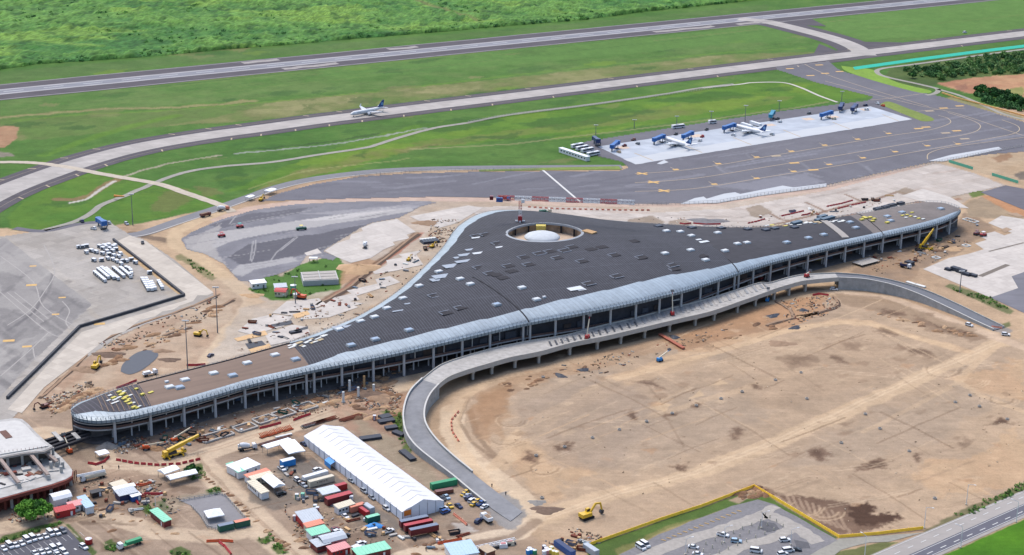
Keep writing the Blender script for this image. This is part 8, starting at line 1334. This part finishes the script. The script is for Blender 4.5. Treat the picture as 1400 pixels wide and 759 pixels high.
stack(509, 724, (14, -3), 5, 1.4, 1, ch, 'white sheet in front of the blue tarpaulin', 'sheet_stack', 'stack', .7)
t = thing('truss_girder', 'long white truss girder lying at the bottom edge', 'girder', G(676, 748), head(676, 748, 54, -12)); mb = MB(); lattice(mb, (-9.5, 0, 1.2), (9.5, 0, 1.2), 1.4, 9); mb.build('lattice', whm, t); MB().box((0, -1.4, .5), (18, .9, .9)).build('ballast', darkst, t)
for x, y, lb in ((688, 748, 'white machine housing beside the truss girder'), (697, 744.5, 'pinkish machine housing right of the truss girder')): t = thing('machine_housing', lb, 'machine', G(x, y), .2); MB().box((0, 0, .8), (3.6, 2.4, 1.6), 0, (.85, .85)).build('housing', pm('white' if x < 690 else 'cream'), t); MB().box((0, 0, 1.7), (2.0, 1.2, .4)).build('top', pm('pink'), t)
t = thing('windsock', 'orange windsock lying low beside the service track', 'windsock', G(156, 273), .3); MB().cyl((0, 0, 0), (0, 0, 3), .1, .08, 6).build('pole', steel, t); MB().cyl((0, 0, 2.7), (7, -1, 2.2), .9, .4, 10).build('sock', paint('sock orange', (250, 160, 66)), t)
for x, y, lb in ((140, 650-9, 'dark clothed person on the haul road, left of two'), (162.5, 641, 'dark clothed person on the haul road, right of two'), (672.5, 666, 'person beside the lower end of the ramp'), (691.5, 677, 'person by the red marker at the ramp end'), (582.5, 753, 'person on the track below the trailers')):
    t = MB(); prof = [(.10, 0), (.12, .1), (.10, .45), (.13, .8)]
    for s_ in (-.11, .11): t.cyl((s_, 0, 0), (s_*.9, 0, .82), .09, .12, 8)
    t.lathe([(.2, .78), (.22, .95), (.2, 1.15), (.25, 1.42), (.09, 1.5), (.08, 1.56), (.12, 1.62), (.12, 1.76), (.04, 1.82)], 10)
    for s_ in (-1, 1): t.cyl((s_*.25, 0, 1.42), (s_*.3, .04, .82), .07, .05, 6)
    tag(t.build('person', mat('work clothes', lin(56, 54, 60), .2, 3), None, G(x, y)), lb, 'person')
# white pads and blocks behind the pier
for i, (x, y, w_, lb) in enumerate(((1323, 300.5, 5, 'pale square pad beyond the far pier tip, left'), (1331, 303, 5, 'pale square pad beyond the far pier tip, right'), (1321, 336, 4, 'pale square pad with orange edge below the red machines'), (1280, 352.5, 4, 'pale square pad near the east stand corner'))): t = thing('concrete_pad', lb, 'pad', G(x, y), AXA); [MB().box((0, s_*w_/2, .2), (w_, .7, .5)).build('edge', ch, t) for s_ in (-1, 1)]; [MB().box((s_*w_/2, 0, .2), (.7, w_-.7, .5)).build('edge', ch, t) for s_ in (-1, 1)]
for x, y, L, lb in ((1246, 388, 7, 'white sheet propped behind the east ramp, left'), (1258, 391.5, 7, 'white sheet propped behind the east ramp, right')): stack(x, y, (10, 3), L, 2.4, 1, ch, lb, 'sheet_stack', 'stack', .8)
t = thing('scaffold_deck', 'pale temporary deck in front of the far pier bays', 'deck', G(1184, 360), head(1184, 360, 30, -8)); MB().box((0, 0, 1.2), (17, 8, .25)).build('platform', mat('deck pale', lin(190, 184, 176), .15, .5), t); [MB().box((-8+k*4, s_*3.8, .6), (.3, .3, 1.2)).build('prop', darkst, t) for k in range(5) for s_ in (-1, 1)]
# ---------------------------------------------------------------- loose rubble nobody could count
def rubble(name, polys, n_, s0, s1, cols, label, seed):
    random.seed(seed); V = []; C = []
    pts = []
    for p in polys: pts += thicket(p, n_//len(polys), 1, 2, seed)[0]
    rg = np.random.default_rng(seed); F = []
    pts = [p for p in pts if vnoise(np.array([p[0]/9.]), np.array([p[1]/9.+seed]))[0]+.25*rg.random() > .5]
    for i, (x, y, _) in enumerate(pts):
        a = rg.uniform(0, 3.14); L, w_, h_ = rg.uniform(s0, s1)*rg.choice([1, 1, 2.5]), rg.uniform(s0, s1)*.7, rg.uniform(.2, .7)*s1*.6; co, si = math.cos(a), math.sin(a); b = len(V)
        for z in (-.1, h_):
            for ux, uy in ((-1, -1), (1, -1), (1, 1), (-1, 1)): X, Y = ux*L/2, uy*w_/2; V.append((x+X*co-Y*si, y+X*si+Y*co, z)); 
        c = np.array(lin(*cols[rg.integers(len(cols))]))*rg.uniform(.7, 1.2); C += [c]*8
        F += [(b+4, b+5, b+6, b+7), (b, b+1, b+5, b+4), (b+1, b+2, b+6, b+5), (b+2, b+3, b+7, b+6), (b+3, b, b+4, b+7)]
    tag(link(name, npmesh(name, np.array(V), np.array(F), np.array(C), False), vmat('rubble '+name, 2, .15, 0)), label, 'rubble', kind='stuff')
MIX = [(206, 202, 194), (150, 122, 102), (112, 96, 86), (168, 104, 82), (140, 138, 136), (196, 174, 146), (96, 88, 84), (166, 142, 116), (180, 156, 130)]
rubble('site_rubble', [[(150, 600), (330, 560), (480, 520), (560, 492), (565, 505), (480, 540), (350, 582), (200, 618)], [(480, 540), (550, 525), (545, 560), (500, 560)], [(150, 606), (230, 590), (240, 612), (160, 622)], [(370, 560), (500, 520), (520, 540), (400, 575)]], 1500, .25, 1.1, MIX, 'loose rubble and timber strewn along the front of the pier', 31)
rubble('yard_rubble', [[(100, 640), (180, 655), (250, 680), (240, 715), (130, 700)], [(360, 640), (440, 660), (540, 740), (470, 750), (380, 690)], [(20, 690), (110, 690), (120, 705), (10, 715)], [(740, 740), (780, 720), (830, 735), (800, 760)], [(150, 660), (215, 655), (225, 680), (160, 690)], [(385, 690), (430, 700), (440, 755), (410, 740)]], 1100, .2, .9, MIX, 'loose rubble and site litter strewn through the cabin yards', 32)
rubble('apron_rubble', [[(330, 440), (470, 400), (560, 350), (600, 320), (620, 330), (560, 390), (430, 465), (330, 480)], [(590, 300), (630, 295), (620, 325), (580, 345)], [(130, 470), (240, 430), (300, 405), (290, 430), (180, 490)], [(60, 545), (120, 520), (140, 535), (70, 570)]], 1000, .3, 1.2, MIX, 'loose rubble and formwork strewn between the concrete bays', 33)
rubble('east_rubble', [[(860, 296), (1000, 300), (1100, 292), (1210, 272), (1200, 290), (1050, 312), (900, 310)], [(1180, 350), (1300, 322), (1330, 330), (1260, 368), (1200, 380)], [(1060, 410), (1140, 404), (1150, 425), (1080, 445)], [(760, 500), (900, 470), (1000, 440), (1000, 455), (800, 520)]], 700, .3, 1.1, MIX, 'loose rubble strewn round the far end of the terminal', 34)
rubble('field_clods', [field, [(1000, 640), (1240, 560), (1400, 520), (1400, 640), (1150, 720)]], 300, .2, .5, [(150, 124, 102), (176, 150, 124), (120, 98, 82), (206, 190, 168)], 'clods and stones lying on the graded field', 35)
# ---------------------------------------------------------------- spoil mounds and yard clutter
def mounds(name, polys, n_, r0, r1, label, seed, cols):
    rg = np.random.default_rng(seed); pts = []; V = []; F = []; C = []
    for p in polys: pts += thicket(p, n_//len(polys), 1, 2, seed)[0]
    for x, y, _ in pts:
        r_ = rg.uniform(r0, r1); el = rg.uniform(1, 2.4); a0 = AXA+rg.normal()*.4; b = len(V); n8 = 10; h_ = r_*rg.uniform(.22, .42); c = np.array(lin(*cols[rg.integers(len(cols))]))
        for j, q in enumerate((1, .72, .4)):
            for i in range(n8):
                a = 2*math.pi*i/n8; rr = r_*q*rg.uniform(.8, 1.2); X, Y = rr*el*math.cos(a), rr*math.sin(a); V.append((x+X*math.cos(a0)-Y*math.sin(a0), y+X*math.sin(a0)+Y*math.cos(a0), -.15 if j == 0 else h_*(.55, 1)[j-1]*rg.uniform(.75, 1.2))); C.append(c*rg.uniform(.8, 1.15))
        V.append((x, y, h_*1.05)); C.append(c)
        for j in range(2):
            for i in range(n8): F.append((b+j*n8+i, b+j*n8+(i+1) % n8, b+(j+1)*n8+(i+1) % n8, b+(j+1)*n8+i))
        for i in range(n8): F.append((b+2*n8+i, b+2*n8+(i+1) % n8, b+3*n8, b+3*n8))
    me = bpy.data.meshes.new(name); me.from_pydata(V, [], [tuple(dict.fromkeys(f)) for f in F]); me.update(); ca_ = me.color_attributes.new('Col', 'FLOAT_COLOR', 'POINT'); ca_.data.foreach_set('color', np.concatenate([np.array(C), np.ones((len(C), 1))], 1).astype(np.float32).ravel())
    me.polygons.foreach_set('use_smooth', [True]*len(me.polygons)); tag(link(name, me, MATS['mound soil'] if 'mound soil' in MATS else vmat('mound soil', 1.6, .25, .5)), label, 'soil', kind='stuff')
BR = [(150, 116, 90), (168, 134, 104), (132, 104, 84), (186, 152, 120), (196, 164, 130)]
mounds('spoil_mounds', [[(160, 606), (260, 592), (380, 556), (480, 526), (545, 508), (550, 524), (480, 548), (380, 578), (270, 608), (190, 618)], [(470, 540), (545, 528), (548, 580), (490, 575)], [(110, 500), (170, 470), (260, 440), (300, 410), (304, 425), (250, 455), (180, 492), (120, 520)], [(60, 560), (130, 530), (150, 536), (90, 566)]], 190, .9, 2.6, 'low spoil mounds along the front of the pier', 41, BR)
mounds('east_spoil', [[(900, 470), (1010, 438), (1110, 408), (1130, 425), (1050, 452), (960, 478)], [(1190, 350), (1290, 325), (1310, 335), (1240, 365)], [(680, 522), (780, 498), (860, 480), (780, 512), (700, 540)], [(1190, 425), (1300, 448), (1350, 462), (1290, 458)], [(1000, 676), (1040, 664), (1060, 676), (1010, 684)]], 130, .6, 2.0, 'low spoil mounds below the viaduct and along the field edge', 42, BR)
mounds('yard_spoil', [[(120, 690), (240, 700), (240, 735), (130, 725)], [(380, 740), (470, 700), (470, 720), (400, 760)], [(265, 640), (330, 690), (340, 700), (290, 660)], [(330, 690), (410, 755), (400, 760), (340, 712)], [(560, 745), (640, 735), (640, 745), (570, 760)]], 90, .4, 1.3, 'low soil ridges between the tracks of the cabin yards', 43, BR)
def clutter(zone, poly, n_, seed):
    random.seed(seed); pts = thicket(poly, n_, 1, 2, seed)[0]; ms = [MATS['timber'], conc_v, rust, darkst, plate_m, ch, MATS['plywood'], blk, conc_v, rust, steel]
    kinds = (('pallet_load', 'pallet', 'pallet of building material'), ('pipe_bundle', 'pipes', 'bundle of pipes'), ('board_stack', 'boards', 'stack of boards'), ('waste_skip', 'skip', 'open waste skip'))
    for i, (x, y, _) in enumerate(pts):
        k = random.choice((0, 0, 1, 2, 2, 3)); nm, cat, lb = kinds[k]; t = thing(nm, lb+' lying '+zone, cat, (x, y, 0), random.uniform(0, 3.1), nm.replace('_', ' ')+'s '+zone); m_ = random.choice(ms)
        if k == 0: part('pallet', 'plt', lambda m: [m.box((0, yy, .08), (1.3, .2, .16)) for yy in (-.5, 0, .5)], MATS['timber'], t); part('load', 'pll', lambda m: m.box((0, 0, .7), (1.3, 1.2, 1.1), 0, (.95, .95)), m_, t)
        elif k == 1: [part('pipe', 'pip', lambda m: m.cyl((-3, 0, .22), (3, 0, .22), .22, .22, 8), m_, t, (random.uniform(-.3, .3), -.7+q*.46, 0)) for q in range(4)]; part('pipe', 'pip', None, m_, t, (0, -.2, .4))
        elif k == 2: [part('board', 'brd', lambda m: m.box((0, 0, .12), (3.4, 1.3, .2)), m_, t, (random.uniform(-.2, .2), random.uniform(-.2, .2), q*.24), random.uniform(-.08, .08)) for q in range(3)]
        else: part('tub', 'skp', lambda m: m.add([(-2, -1, 0), (2, -1, 0), (2, 1, 0), (-2, 1, 0), (-2.5, -1.1, 1.4), (2.5, -1.1, 1.4), (2.5, 1.1, 1.4), (-2.5, 1.1, 1.4)], [(3, 2, 1, 0), (0, 1, 5, 4), (1, 2, 6, 5), (2, 3, 7, 6), (3, 0, 4, 7)]), random.choice((pm('slate'), rust, darkst, pm('dkgreen'))), t); part('waste', 'skw', lambda m: m.box((0, 0, .8), (4.4, 2, .5), 0, (.7, .6)), soil_d, t)
clutter('in front of the pier columns', [(160, 608), (280, 590), (400, 552), (520, 518), (522, 530), (400, 568), (280, 606), (180, 618)], 46, 51)
clutter('between the cabins and the long tent', [(372, 640), (430, 640), (470, 680), (540, 728), (500, 740), (450, 710), (400, 680)], 34, 52)
clutter('in the yard below the unfinished building', [(110, 660), (200, 655), (240, 672), (210, 700), (150, 712), (112, 700)], 30, 53)
clutter('on the concrete bays left of the roof', [(330, 445), (450, 405), (560, 350), (590, 320), (600, 330), (540, 385), (430, 450), (340, 478)], 34, 54)
clutter('along the trench behind the east roof', [(1010, 300), (1120, 284), (1230, 262), (1240, 272), (1130, 296), (1040, 308)], 18, 55)
clutter('on the earth at the far pier end', [(1190, 352), (1290, 328), (1340, 305), (1345, 318), (1280, 352), (1230, 372)], 20, 56)
clutter('beside the three dark trailers', [(520, 720), (560, 735), (640, 720), (660, 728), (600, 750), (530, 750)], 12, 57)
clutter('at the lower end of the yellow fence', [(762, 742), (785, 725), (812, 735), (800, 752), (775, 756)], 16, 58)
